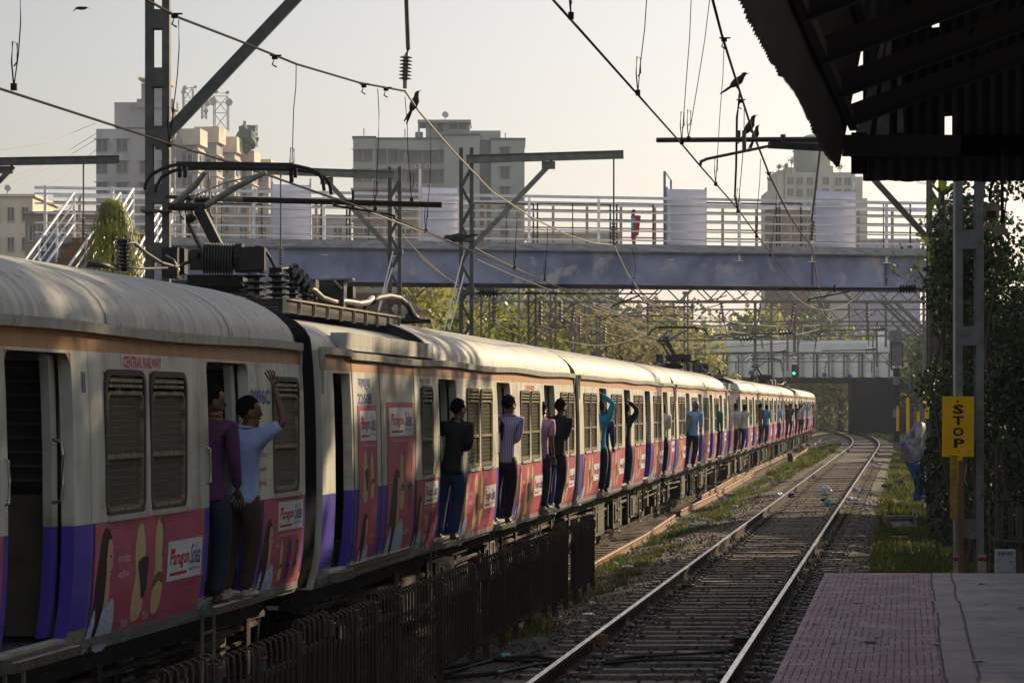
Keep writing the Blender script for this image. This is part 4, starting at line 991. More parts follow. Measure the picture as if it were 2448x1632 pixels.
# slack feeder wires crossing before the bridge and behind it
sl = [((1135, 592), (1250, 655), (1420, 722), (1600, 800), 72, 108, 'upper slack feeder wire slanting before the footbridge girder'),
      ((1140, 620), (1290, 690), (1460, 745), (1640, 812), 72, 112, 'lower slack feeder wire slanting before the footbridge girder'),
      ((1000, 610), (1060, 668), (1180, 740), (1330, 790), 76, 100, 'slack feeder wire passing behind the middle mast'),
      ((960, 560), (1010, 620), (1080, 680), (1180, 742), 73, 95, 'slack feeder wire between the two lattice masts'),
      ((660, 425), (760, 460), (880, 505), (1110, 592), 34, 60, 'slack feeder wire passing the boom right of the near pantograph'),
      ((1160, 760), (1290, 758), (1420, 765), (1560, 742), 120, 125, 'slack wire looping under the footbridge, left part'),
      ((1540, 705), (1600, 762), (1700, 745), (1790, 700), 118, 125, 'slack wire looping under the footbridge, middle part'),
      ((1700, 780), (1820, 776), (1930, 800), (2080, 740), 130, 140, 'slack wire looping under the footbridge, right part'),
      ((1880, 690), (1930, 742), (1985, 768), (2060, 700), 100, 108, 'slack jumper loop hanging under the right end of the footbridge'),
      ((1500, 842), (1650, 838), (1800, 826), (2120, 800), 150, 160, 'slack wire in front of the white railway bridge, upper'),
      ((1560, 880), (1700, 868), (1900, 862), (2120, 842), 160, 170, 'slack wire in front of the white railway bridge, lower')]
for p1, p2, p3, p4, Ya, Yb, lb in sl:
    pts = []
    for i in range(13):
        t_ = i / 12; c_ = [(1 - t_) ** 3, 3 * t_ * (1 - t_) ** 2, 3 * t_ * t_ * (1 - t_), t_ ** 3]
        pts.append(P(sum(c_[k] * q[0] for k, q in enumerate((p1, p2, p3, p4))), sum(c_[k] * q[1] for k, q in enumerate((p1, p2, p3, p4))), Ya + (Yb - Ya) * t_))
    wire('feeder_wire', lb, pts, .018 if Ya < 80 else .024, m='wire')

# portal gantries beyond the footbridge
def portal(Y, xl, xr, z, lb, mm='mast_light', drops=()):
    t = thing('portal_gantry', lb, 'gantry', ((xl + xr) / 2, Y, -.7), 0, 'portal gantries beyond the footbridge')
    b = MB()
    for zz in (z, z + .75):
        for yy in (-.2, .2): b.bar((xl, Y + yy, zz), (xr, Y + yy, zz), .08, .08)
    x = xl; k = 0
    while x < xr - .6:
        b.bar((x, Y - .2, z if k % 2 else z + .75), (x + .75, Y - .2, z + .75 if k % 2 else z), .03, .06); x += .75; k += 1
    b.build('truss_beam', mm, t, world=True)
    for x in (xl, xr):
        b = MB()
        for sx in (-.2, .2): b.bar((x + sx, Y - .2, -.7), (x + sx, Y - .2, z + .8), .07, .07); b.bar((x + sx, Y + .2, -.7), (x + sx, Y + .2, z + .8), .07, .07)
        zz = -.4; k = 0
        while zz < z: b.bar((x - .2, Y - .22, zz), (x + .2, Y - .22, zz + .6) if k % 2 else (x - .2, Y - .22, zz + .6), .02, .05); zz += .6; k += 1
        b.build('leg', mm, t, world=True)
        b = MB(); s_ = 1 if x == xl else -1; b.bar((x + s_ * .2, Y, z - 1.9), (x + s_ * 2.2, Y, z), .08, .12); b.bar((x + s_ * .2, Y + .2, z - 1.3), (x + s_ * 1.6, Y + .2, z), .06, .08); b.build('knee_brace', mm, t, world=True)
    for (x, l) in drops:
        b = MB(); b.bar((x, Y, z), (x, Y, z - l), .11, .11); b.build('drop_post', mm, t, world=True)
        b = MB(); b.insul((x, Y - .1, z - l * .6), (x - .7, Y - .1, z - l * .62), .12, 5, 8); b.tube([(x - .7, Y - .1, z - l * .62), (x - 3.4, Y - .1, z - l * .64)], .03, 5); b.build('registration_boom', 'mast_steel', t, world=True)
    for q in range(5):
        x = xl + (xr - xl) * (q + .7) / 5.6
        b = MB(); b.insul((x, Y - .3, z), (x + .12 * (q % 3 - 1), Y - .3, z - .85), .10, 6, 8); b.tube([(x + .12 * (q % 3 - 1), Y - .3, z - .85), (x + .3 * (q % 3 - 1), Y - .3, z - 1.5)], .03, 5); b.build('insulator', 'insul_grey', t, world=True)
    return t
portal(112, 0.5, xc(112) + 3.6, 6.9, 'nearest lattice portal gantry, right under the footbridge deck', drops=((10.5, 2.6), (12.2, 2.2)))
portal(136, -4, xc(136) + 3.6, 7.9, 'second lattice portal gantry beyond the footbridge', drops=((13.6, 3.0), (19.6, 2.4)))
portal(160, 3, xc(160) + 3.8, 7.6, 'third lattice portal gantry, in front of the white railway bridge', drops=((17.0, 3.0), (22.5, 2.8)))
portal(186, 7, xc(186) + 4.2, 7.4, 'fourth lattice portal gantry, close to the white railway bridge', drops=((20.5, 2.2),))
portal(212, 12, xc(212) + 4.5, 6.0, 'farthest lattice portal gantry, against the white railway bridge')
rw = random.Random(31)
adj = 'first second third fourth fifth sixth seventh eighth ninth tenth eleventh twelfth thirteenth fourteenth fifteenth sixteenth seventeenth eighteenth'.split()
for i in range(18):
    xa, ya = rw.uniform(960, 1500) + i * 12, rw.uniform(698, 730) ; Ya = rw.uniform(98, 120); xb = xa + rw.uniform(180, 480); yb2 = ya + rw.uniform(50, 135); Yb2 = Ya + rw.uniform(30, 80)
    if i % 3 == 0: xb, yb2, Yb2 = xa + rw.uniform(160, 320), ya + rw.uniform(-6, 14), Ya + rw.uniform(-4, 10)
    p, q = P(xa, ya, Ya), P(xb, yb2, Yb2); sg = rw.uniform(.3, 1.3); pts = [p.lerp(q, k / 10) - Vector((0, 0, sg * 4 * (k / 10) * (1 - k / 10))) for k in range(11)]
    wire('catenary_wire', adj[i] + ' wire from the left in the tangle of wires beyond the footbridge', pts, .022, group='tangled wires beyond the footbridge')
for i in range(9):
    Ya = 104 + i * 13; xa = rw.uniform(1080, 1700); yy = HY - (rw.uniform(5.2, 6.6) - HZ) / Ya * F; L_ = rw.uniform(120, 320)
    b = MB(); b.tube([P(xa, yy, Ya), P(xa + L_, yy - 3, Ya)], .035, 5); b.build('registration_tube', 'mast_steel', label=adj[i] + ' nearest loose horizontal tube hanging in the wire tangle beyond the footbridge', cat='tube', group='horizontal tubes in the wire tangle')
# lineside posts below the footbridge
for i, (px, y0, y1, Y, w) in enumerate(((1160, 690, 850, 92, .30), (1272, 700, 850, 96, .26), (1322, 700, 860, 104, .2), (1640, 700, 850, 118, .16), (1370, 740, 860, 122, .16), (1430, 760, 870, 126, .16))):
    b = MB(); p0, p1 = P(px, y0, Y), P(px, y0, Y); x = p0.x
    b.bar((x - w / 2, Y, -.7), (x - w / 2, Y, p0.z), .07, .07); b.bar((x + w / 2, Y, -.7), (x + w / 2, Y, p0.z), .07, .07); z = 0.; k = 0
    while z < p0.z - .4: b.bar((x - w / 2, Y - .04, z), (x + w / 2, Y - .04, z + .4), .02, .04); z += .4
    b.box((x, Y, p0.z), (w * 2, .2, .12)); b.insul((x + .3, Y, p0.z - .3), (x + .3, Y, p0.z - 1.2), .1, 6, 8)
    b.build('lineside_post', 'mast_light', label=('pale lattice post right beside the middle mast', 'dark lattice post with insulators under the footbridge', 'thin lattice post behind the roof handle', 'thin post under the dark board of the footbridge', 'thin pale post behind the third carriage', 'thin pale post above the fourth carriage')[i], cat='post', group='lineside posts')
# masts receding along the right of the platform track
for i, (Y, o, w) in enumerate(((84, 3.9, .3), (98, 3.7, .34), (120, 3.9, .34), (142, 4.2, .34))):
    lattice_mast('lineside_mast', ('receding lattice mast just behind the right lattice mast', 'receding lattice mast with a yellow painted band', 'third receding lattice mast right of the track', 'farthest receding lattice mast right of the track')[i], xc(Y) + o, Y, w, -.4, 8.6, 'mast_light', .6, group='masts right of the platform track')
for i, (px, y0, y1, Y) in enumerate(((2170, 950, 1035, 88), (2195, 985, 1035, 86), (2216, 945, 1000, 68.1), (2146, 970, 1030, 100))):
    b = MB(); b.box(P(px, (y0 + y1) / 2, Y), (.10, .05, (y1 - y0) / F * Y)); b.build('number_plate', 'sign_yellow', label=('tall yellow plate on the receding masts', 'short yellow plate right of the tall one', 'yellow number plate on the right lattice mast', 'faint yellow plate farthest to the left')[i], cat='sign', group='yellow mast plates')

# ------------------------------------------------------------------ birds
def bird(label, p, s, pitch, tailang, facing=1, fork=False):
    t = thing('bird', label, 'bird', p, 0, 'birds on and above the wires'); p = Vector(p)
    rot = Matrix.Rotation(-facing * pitch, 3, 'Y')
    f = facing; b = MB()
    def q(x, z): v = rot @ Vector((f * x, 0, z)); return p + v * s
    b.tube([q(-.10, .06), q(-.07, .07), q(0, .10), q(.08, .13), q(.13, .17), q(.17, .205), q(.20, .21), q(.225, .205)], [.018 * s, .045 * s, .068 * s, .066 * s, .042 * s, .036 * s, .026 * s, .008 * s], 8)
    b.tube([q(.215, .207), q(.262, .198)], [.011 * s, .002], 5)
    b.build('body', 'bird_black', t, world=True, smooth=True)
    for sy in (-1, 1):
        b = MB(); ts = [q(-.08, .06), q(-.30, -.02 if not fork else -.03 + sy * .03)]
        b.tube([ts[0], ts[0].lerp(ts[1], .5), ts[1]], [.024 * s, .022 * s, .010 * s], 5); b.build('tail', 'bird_black', t, world=True)
        b = MB(); b.tube([q(0, .06) + Vector((0, sy * .02 * s, 0)), p + Vector((0, sy * .02 * s, 0))], .006 * s, 4); b.build('leg', 'bird_black', t, world=True)
    return t
bird('bird perched alone on the wire right of the central insulator', P(998, 262, 39.6), .92, R(42), 0, 1, True)
bird('uppermost of the three birds on the right wire, facing right', P(1762, 212, 38.3), .88, R(14), 0, 1)
bird('middle bird of the three on the right wire', P(1797, 318, 42), .95, R(34), 0, 1)
bird('lowest and smallest of the three birds on the right wire, above the tube', P(1812, 335, 42.5), .78, R(44), 0, 1, True)
bird('crow perched on the clamp of the middle mast', P(1105, 580, 66.9), 1.6, R(-30), 0, -1)
t = thing('bird', 'dark bird gliding alone in the upper left sky', 'bird', P(196, 20, 60), 0, 'birds on and above the wires')
b = MB(); p = P(194, 20, 60); b.ellipsoid(p, (.14, .05, .04)); b.build('body', 'bird_black', t, world=True)
for s_, q in ((-1, [(192, 18), (183, 22), (172, 30)]), (1, [(196, 18), (208, 20), (220, 24)])):
    b = MB(); pp = [P(x, y, 60) for x, y in q]; b.add([pp[0] + Vector((0, -.1, 0)), pp[1] + Vector((0, -.08, .02)), pp[2], pp[1] + Vector((0, .1, .02)), pp[0] + Vector((0, .12, -.05))], [(0, 1, 2, 3, 4)]); b.build('wing', 'bird_black', t, world=True)

# ------------------------------------------------------------------ footbridge
def yb(px): return 90 + (px - 760) * .0038
def bp(px, z, off=0.): Y = yb(px); return Vector(((px - CX) / F * Y, Y + off, z))
def bz(px, py): return HZ - (py - HY) / F * yb(px)
fb = thing('footbridge', 'long steel footbridge with railings crossing over the tracks', 'footbridge', (0, 92, 6.7))
L0, R0 = 84, 2310
for off, nm in ((0, 'girder'), (3.4, 'girder')):
    b = MB(); b.bar(bp(L0, 7.30, off), bp(R0, 7.35, off), .03, 1.12); b.bar(bp(L0, 6.74, off), bp(R0, 6.79, off), .34, .05); b.bar(bp(L0, 7.88, off), bp(R0, 7.93, off), .34, .05)
    g = b.build(nm, 'bridge_steel', fb, world=True)
    if off == 0:
        for px in (440, 607, 775, 940, 1098, 1265, 1431, 1600, 1766, 1941, 2118):
            b = MB(); b.box(bp(px, 7.32, -.08), (.05, .14, 1.06)); b.box(bp(px + 3, 7.32, -.025), (.22, .02, 1.06)); b.build('stiffener', 'mast_steel', g, world=True)
        for a, c in ((780, 862), (1665, 1755)):
            b = MB(); b.bar(bp(a, 7.33, -.04), bp(c, 7.34, -.04), .03, .98); b.build('patch_plate', 'board_violet', g, world=True)
b = MB(); b.bar(bp(L0, 7.98, 1.7), bp(R0, 8.03, 1.7), 3.7, .14); b.build('deck', 'bridge_deck', fb, world=True)
b = MB(); b.bar(bp(L0, 8.03, -.2), bp(R0, 8.08, -.2), .08, .26); b.build('kerb', 'bridge_deck', fb, world=True)
tops = lambda off: 9.82
for off, mt, posts in ((-.12, 'rail_white', (110, 270, 440, 607, 775, 940, 1098, 1265, 1431, 1600, 1766, 1941, 2118)), (3.45, 'base_cream', tuple(range(150, 2200, 84)))):
    for k, dz in enumerate((0, .20, .53, .85, 1.18, 1.51)):
        if k == 5 and off > 0: continue
        b = MB(); b.bar(bp(L0, 9.78 - dz, off), bp(R0, 9.88 - dz, off), .05, .055 if k else .10); b.build('rail', mt if off < 0 or k else 'rail_white', fb, world=True)
    for px in posts:
        b = MB(); b.bar(bp(px, 7.66 if off < 0 else 8.05, off), bp(px, 9.86, off), .10, .10)
        if off < 0: b.box(bp(px, 7.66, off), (.3, .16, .03))
        b.build('railing_post', mt, fb, world=True)
for (a, c, y0) in ((650, 741, 441), (1008, 1093, 447), (1595, 1688, 452), (1951, 2046, 456)):
    b = MB(); zt = bz((a + c) / 2, y0); n_ = 7
    for k in range(n_): 
        z0 = 8.12 + (zt - 8.12) * k / n_; z1 = 8.12 + (zt - 8.12) * (k + 1) / n_ - .022
        b.bar(bp(a, (z0 + z1) / 2, .12), bp(c, (z0 + z1) / 2, .12), .03, z1 - z0)
    b.bar(bp(a, (8.12 + zt) / 2, .15), bp(c, (8.12 + zt) / 2, .15), .02, zt - 8.12, 1)
    for px in (a, c): b.bar(bp(px, 8.05, .2), bp(px, zt + .08, .2), .07, .07, 1)
    b.build('board', ['board_violet', 'bridge_panel'], fb, world=True)
b = MB(); b.bar(bp(1590, 8.05, .3), bp(1590, bz(1590, 408), .3), .09, .09); b.bar(bp(1606, 8.05, .5), bp(1606, bz(1606, 428), .5), .07, .07); b.bar(bp(1590, bz(1590, 408), .3), bp(1606, bz(1606, 428), .5), .03, .03); b.build('tall_post', 'bridge_steel', fb, world=True)
for px, y0 in ((648, 420), (741, 425), (1003, 402), (2044, 380)):
    b = MB(); b.bar(bp(px, 8.05, .3), bp(px, bz(px, y0), .3), .08, .08); b.build('tall_post', 'rail_white', fb, world=True)
for (a, c, mid) in ((470, 605, 505), (752, 815, 0), (822, 925, 870), (1130, 1277, 1210), (1287, 1467, 1374), (1483, 1573, 0), (1697, 1878, 1788), (1885, 1938, 0), (2050, 2208, 2142)):
    b = MB(); z0, z1 = 8.2, bz((a + c) / 2, 470); o = 3.2
    b.bar(bp(a, z1, o), bp(c, z1, o), .06, .06); b.bar(bp(a, z0, o), bp(c, z0, o), .06, .06); b.bar(bp(a, z0, o), bp(a, z1, o), .06, .06); b.bar(bp(c, z0, o), bp(c, z1, o), .06, .06)
    if mid: b.bar(bp(mid, z0, o), bp(mid, z1, o), .04, .04)
    elif a == 1483: b.bar(bp(a, 9.25, o), bp(c, 9.25, o), .05, .05)
    b.build('screen_frame', 'screen_black', fb, world=True)
for px in (180, 2296, 620):
    b = MB()
    for o in (.2, 3.2): b.bar(bp(px, -.7, o), bp(px, 6.75, o), .3, .3)
    b.bar(bp(px, 6.6, 0), bp(px, 6.6, 3.4), .25, .25)
    if px != 620: b.build('trestle', 'bridge_steel', fb, world=True)
# stairs at its left end
def stairs(label, A, B, wdt, steps=14):
    t = thing('stair_flight', label, 'stairs', (B.x, B.y, 0), 0, 'stair flights of the footbridge')
    dn = B - A; ex = Vector((wdt, 0, 0))
    for e in (Vector((0, 0, 0)), ex):
        for k, dz in enumerate((0, .35, .7, 1.05)):
            b = MB(); b.tube([A + e - Vector((0, 0, dz)), B + e - Vector((0, 0, dz))], .045 if k in (0, 3) else .03, 6); b.build('handrail', 'rail_white', t, world=True)
        for k in range(6):
            p = A + dn * (k / 5) + e; b = MB(); b.bar(p, p - Vector((0, 0, 1.5)), .07, .07); b.build('baluster', 'rail_white', t, world=True)
    b = MB()
    for k in range(steps):
        p = A + dn * ((k + .5) / steps) + ex / 2 - Vector((0, 0, 1.55)); b.box(p, (wdt, abs(dn.y) / steps + .02, abs(dn.z) / steps)); b.box(p + Vector((0, 0, abs(dn.z) / steps / 2 + .02)), (wdt + .02, abs(dn.y) / steps + .06, .03))
    b.build('tread', 'stair_brown', t, world=True)
    return t
A_, B_ = P(177, 458, 87.3), P(66, 612, 83.9)
stairs('white railed stair flight with brown steps descending at the far left', A_ + Vector((0, 0, -.05)), A_ + (B_ - A_) * 1.9, 1.55, 24)
A_, B_ = P(318, 452, 86.8), P(262, 545, 84.0)
stairs('second white railed stair flight, beside the drooping tree', A_, A_ + (B_ - A_) * 1.7, 1.3, 22)

# ------------------------------------------------------------------ buildings
def win_proto(par, w, h, mt='glass_dark', frame='tower_cream', hood=True, hoodm=None):
    b = MB(); b.box((0, -.03, 0), (w, .06, h), 0); b.box((0, -.07, 0), (w * .06, .05, h), 1); b.box((-w * .5, -.07, 0), (.08, .06, h), 1); b.box((w * .5, -.07, 0), (.08, .06, h), 1); b.box((0, -.07, -h / 2), (w + .1, .1, .08), 1)
    if hood: b.box((0, -.30, h / 2 + .12), (w + .5, .6, .09), 1)
    return b.build('window', [mt, hoodm or frame], par)
def windows(par, proto, spots, rz=0.):
    inv = Wm(par).inverted()
    for k, p in enumerate(spots):
        o = proto if k == 0 else proto.copy()
        if k: col.objects.link(o); o.parent = par
        o.location = inv @ Vector(p); o.rotation_euler = (0, 0, rz)
# left tower
Y0 = 350.; X0, X1 = (230 - CX) / F * Y0, (418 - CX) / F * Y0; ZT_ = 40.2
tw = thing('apartment_tower', 'weathered apartment tower with stained walls and rooftop antennas on the left', 'building', ((X0 + X1) / 2, Y0, -.7))
b = MB(); b.box(((X0 + X1) / 2, Y0 + 5, ZT_ / 2 - 1), (X1 - X0, 10, ZT_ + 1)); b.box(((X0 + X1) / 2 + .8, Y0 + 5, ZT_ + 1.5), (X1 - X0 - 3, 8, 3.4)); b.box(((X0 + X1) / 2 + 2.6, Y0 + 3, ZT_ + 3), (5, 5, 1.2))
b.build('wall', 'tower_wall', tw, world=True)
b = MB(); b.box((X1 - 3, Y0 + 2, ZT_ + 4.6), (3.2, 3, 2.2)); b.build('tank_room', 'block_green', tw, world=True)
b = MB(); b.box((X1 - 2.6, Y0 + 1, ZT_ + 5.9), (4.4, 4, .3), ry=.15); b.build('yellow_cover', 'tarp_yellow', tw, world=True)
SA, SB = Vector((X1, Y0 + 2, 0)), Vector(((636 - CX) / F * 386, 386, 0)); sdv = SB - SA; sang = math.atan2(sdv.x, sdv.y)
b = MB(); mid = (SA + SB) / 2; b.box((mid.x - 5, mid.y, ZT_ / 2 - 1), (10, sdv.length, ZT_ - 1), rz=-sang); b.build('rear_wing', 'tower_wall', tw, world=True)
spots = []; bays = []
for k in range(5):
    p = SA + sdv * ((k + .55) / 5); h_ = ZT_ + (0, 1, .3, -1.0, -1.6)[k]
    b = MB(); b.box((p.x + .4, p.y, h_ / 2 - 1), (3.0, 4.0, h_ - 2.4), 0, rz=-sang * .4)
    b.box((p.x + .55, p.y - .1, h_ - 1.2), (3.5, 4.6, 2.2), 1, rz=-sang * .4)
    for f_ in range(3, 14): b.box((p.x + .45, p.y - .1, f_ * 2.9 - .5), (3.3, 4.3, .16), 1, rz=-sang * .4)
    b.build('bay', ['tower_wall', 'tower_cream'], tw, world=True)
    for f_ in range(6, 13): bays.append((p.x + .2, p.y - 2.05, f_ * 2.9 + 1.1)); spots.append((p.x + 1.98, p.y + .1, f_ * 2.9 + 1.1))
windows(tw, win_proto(tw, 1.5, 1.5, hood=False), bays)
windows(tw, win_proto(tw, 1.9, 1.5, frame='sign_white', hood=False), spots[:28], rz=R(90) - sang * .4)
sp = []
for f_ in range(6, 14):
    zc = f_ * 2.9 - .3
    for px in (244, 292, 348, 398):
        if px == 348 and f_ == 13: continue
        sp.append(((px - CX) / F * Y0, Y0 - .02, zc))
windows(tw, win_proto(tw, 1.5, 1.6, frame='tower_wall'), sp)
def telecom(label, px, y0, y1, Y, w, dishes):
    t = thing('antenna_mast', label, 'antenna', P(px, y1, Y), 0, 'rooftop antennas')
    b = MB(); z0, z1 = P(px, y1, Y).z, P(px, y0, Y).z; x = P(px, y0, Y).x
    for sx in (-w / 2, w / 2):
        for sy in (-w / 2, w / 2): b.bar((x + sx, Y + sy, z0), (x + sx, Y + sy, z1), .16, .16)
    n_ = max(2, int((z1 - z0) / w))
    for k in range(n_):
        za, zb = z0 + (z1 - z0) * k / n_, z0 + (z1 - z0) * (k + 1) / n_
        b.bar((x - w / 2, Y - w / 2, za), (x + w / 2, Y - w / 2, zb), .10, .10); b.bar((x + w / 2, Y - w / 2, za), (x - w / 2, Y - w / 2, zb), .10, .10); b.bar((x - w / 2, Y - w / 2, zb), (x + w / 2, Y - w / 2, zb), .10, .10)
    b.build('tower_frame', 'dish_white', t, world=True)
    for (dx, dy, r) in dishes:
        b = MB(); p = P(dx, dy, Y - 1); b.lathe(p, (.3, -1, 0), [(0, r * .55), (.05, r), (.45, r), (.5, r * .9)], 18); b.bar(p, (x, Y, p.z), .08, .08); b.build('dish', 'dish_white', t, world=True)
telecom('tall rooftop lattice antenna tower with two big dishes, over the left tower', 529, 232, 312, 362, 1.9, ((508, 243, .55 * 1.0), (547, 245, .5), (516, 220, .28), (543, 222, .24)))
telecom('smaller rooftop antenna mast left of the diagonal brace', 450, 212, 275, 356, 1.3, ((441, 211, .3), (438, 221, .3), (466, 209, .2)))
telecom('short rooftop antenna with a pale dish between the two bigger masts', 488, 238, 285, 358, .6, ((495, 248, .4), (492, 266, .3)))
telecom('thin rooftop whip antenna at the right end of the left tower', 611, 300, 352, 380, .5, ())
telecom('thin rooftop rod above the green tarpaulin', 585, 290, 322, 374, .3, ())
b = MB(); b.ellipsoid(P(590, 330, 372), (1.5, 2, 1.9), 12, 8, jit=.5); b.build('tarpaulin', 'tarp_green', label='dark green tarpaulin bundle on the left tower roof', cat='tarpaulin')
# green apartment block
Y1 = 380.; gx = lambda px: (px - CX) / F * Y1; gzz = lambda y: HZ - (y - HY) / F * Y1
gb = thing('apartment_block', 'pale green apartment block with stepped roof in the centre', 'building', (gx(1050), Y1, -.7))
b = MB()
for a, c, yt, dy, dpt in ((845, 1062, 333, 0, 12), (1062, 1147, 326, -1.2, 14), (1147, 1176, 336, 1.2, 9), (1174, 1254, 335, -.6, 12), (845, 898, 331, -.8, 6)):
    z1 = gzz(yt); b.box(((gx(a) + gx(c)) / 2, Y1 + dy + dpt / 2, z1 / 2 - .5), (gx(c) - gx(a), dpt, z1 + 1), 1 if a == 1147 else 0)
    if a != 1147: b.box(((gx(a) + gx(c)) / 2, Y1 + dy + dpt / 2, z1 + .1), (gx(c) - gx(a) + .3, dpt + .3, .3), 2)
b.build('wall', ['block_green', 'block_dark', 'glass_dark'], gb, world=True)
b = MB(); b.box((gx(1070), Y1 + 5, (gzz(290) + gzz(330)) / 2), (gx(1124) - gx(1018), 7, gzz(290) - gzz(330))); b.box((gx(1062), Y1 + 4.5, gzz(289)), (gx(1126) - gx(998), 8.4, .4)); b.box((gx(1001), Y1 + 1, (gzz(290) + gzz(330)) / 2), (.3, .3, gzz(290) - gzz(330))); b.box((gx(1160), Y1 + 5, (gzz(309) + gzz(332)) / 2), (gx(1197) - gx(1124), 6, gzz(309) - gzz(332)))
b.build('penthouse', 'block_green', gb, world=True)
b = MB(); b.box((gx(1001), Y1 + 1.5, gzz(322)), (1.1, 1.1, 1.0)); b.build('tank', 'block_dark', gb, world=True)
for q in (1082, 1106): b = MB(); b.box((gx(q), Y1 + 1.45, gzz(300)), (1.1, .1, .7)); b.build('window', 'glass_dark', gb, world=True)
b = MB(); b.box((gx(1052), Y1 + 1.45, gzz(303)), (.8, .1, 1.3), 1); b.build('roof_door', ['block_dark', 'glass_dark'], gb, world=True)
sp = []; sp2 = []; sp3 = []; b = MB()
for k in range(6):
    y = 374 + 47 * k
    sp += [(gx(856), Y1 - .85, gzz(y)), (gx(880), Y1 - .85, gzz(y)), (gx(1207), Y1 - .65, gzz(y - 6)), (gx(1060), Y1 - 1.25 if False else Y1 - .1, gzz(y)), (gx(955), Y1 - .1, gzz(y))]
    sp2 += [(gx(926), Y1 - .1, gzz(y))]; sp3 += [(gx(1010), Y1 - .1, gzz(y + 2))]
windows(gb, win_proto(gb, 1.25, 1.6, hoodm='brown_wall'), sp); windows(gb, win_proto(gb, 2.9, 2.0, frame='block_green'), sp2); windows(gb, win_proto(gb, 4.6, 1.7, hoodm='brown_wall'), sp3)
for k in range(5):
    for px in (999, 1024):
        b = MB(); b.box((gx(px), Y1 - .55, gzz(398 + 47 * k)), (.85, .5, .6), 0); b.lathe((gx(px) - .08, Y1 - .82, gzz(398 + 47 * k)), (0, -1, 0), [(0, .24), (.03, .24)], 12, 1); b.build('air_conditioner', ['sign_white', 'block_dark'], gb, world=True)
t = thing('satellite_dish', 'round satellite dish on top of the pale green block', 'satellite dish', P(1064, 288, 381), 0, 'satellite dishes')
b = MB(); b.lathe(P(1064, 275, 380.6), (.3, -1, .3), [(0, .2), (.12, .48), (.16, .5), (.2, .42)], 16); b.build('bowl', 'dish_white', t, world=True); b = MB(); b.bar(P(1064, 288, 381), P(1064, 276, 381), .1, .1); b.build('stand', 'dish_white', t, world=True)
for px, y0, lb in ((870, 307, 'thin rooftop rod at the left of the pale green block'), (968, 309, 'thin rooftop rod in the middle of the pale green block'), (1208, 318, 'thin rooftop rod at the right of the pale green block')):
    b = MB(); b.bar(P(px, 334, 381), P(px, y0, 381), .15, .15); b.build('rooftop_rod', 'dish_white', label=lb, cat='rod', group='rooftop rods')
# domed building on the right
Y2 = 640.; hx = lambda px: (px - CX) / F * Y2; hz_ = lambda y: HZ - (y - HY) / F * Y2
db = thing('domed_building', 'tall cream domed building hazy on the right', 'building', (hx(1950), Y2, -.7))
b = MB()
for a, c, yt, dy in ((1850, 2040, 412, 0), (1875, 1900, 402, -1.5), (1955, 1990, 398, -1.5), (1836, 1852, 455, 2), (2038, 2066, 420, 3), (2064, 2080, 470, 5), (1858, 1872, 408, -1)):
    b.box(((hx(a) + hx(c)) / 2, Y2 + dy + 8, hz_(yt) / 2 - .5), (hx(c) - hx(a), 16, hz_(yt) + 1))
b.build('wall', 'block_pale', db, world=True)
b = MB(); cx_, cz_ = hx(1950), hz_(415); b.lathe((cx_, Y2 + 8, cz_ - 1), (0, 0, 1), [(0, 4.6), (7, 4.6), (7.2, 4.9), (7.6, 4.6), (9.2, 4.1), (10.6, 2.8), (11.3, 1.2), (11.5, .2)], 24); b.build('dome', 'block_green', db, world=True, smooth=True)
sp = [(hx(px), Y2 - (1.6 if px in (1888, 1972) else .1), hz_(434 + 27 * k)) for k in range(5) for px in (1866, 1888, 1912, 1936, 1972, 2004, 2026)]
windows(db, win_proto(db, 1.6, 1.9, frame='block_pale', hood=False), sp)
for i, (px, py, r) in enumerate(((1892, 384, .9), (1878, 398, .7), (2008, 400, .8), (1862, 400, .6))):
    b = MB(); c_ = P(px, py, Y2 - 2); rr = random.Random(i)
    b.tube([P(px, 415, Y2 - 2), c_], .08, 4, 1)
    for k in range(60):
        v = Vector((rr.gauss(0, .5), rr.gauss(0, .4), rr.gauss(0, .45))) * r + c_; b.add([v, v + Vector((.3, 0, .1)), v + Vector((.1, 0, .32))], [(0, 1, 2)])
    b.build('rooftop_plant', ['leaf_mid', 'bark'], label=('tallest plant on the roof of the domed building', 'second plant on the left roof corner of the domed building', 'plant right of the dome', 'lowest plant at the left parapet of the domed building')[i], cat='plant', group='plants on the domed building')
# lower buildings
def block(label, px0, px1, ytop, Y, dp, mt, nwin=(0, 0), name='low_building', wy=None, roofm=None):
    x0, x1 = (px0 - CX) / F * Y, (px1 - CX) / F * Y; z1 = HZ - (ytop - HY) / F * Y
    t = thing(name, label, 'building', ((x0 + x1) / 2, Y, -.8))
    b = MB(); b.box(((x0 + x1) / 2, Y + dp / 2, z1 / 2 - .6), (x1 - x0, dp, z1 + 1.2)); b.build('wall', mt, t, world=True)
    b = MB(); b.box(((x0 + x1) / 2, Y + dp / 2, z1 + .12), (x1 - x0 + .6, dp + .6, .25)); b.build('roof', roofm or mt, t, world=True)
    if nwin[0]:
        sp = [(x0 + (x1 - x0) * (i + .5) / nwin[0], Y - .05, z1 - 1.8 - 3 * j) for i in range(nwin[0]) for j in range(nwin[1])]
        windows(t, win_proto(t, min(1.6, (x1 - x0) / nwin[0] * .5), 1.4, frame='tower_cream', hood=False), sp)
    return t
block('low cream flat building with a satellite dish at the left edge', -60, 78, 470, 260, 14, 'tower_cream', (4, 3))
block('brown walled low building behind the white stairs', 60, 250, 512, 240, 10, 'brown_wall', (5, 2))
block('narrow brown building in front of the pale green block', 845, 1010, 455, 300, 8, 'brown_wall', (2, 3))
block('long pale low building seen through the footbridge railing', 1260, 1480, 560, 260, 10, 'tower_cream', (7, 2))
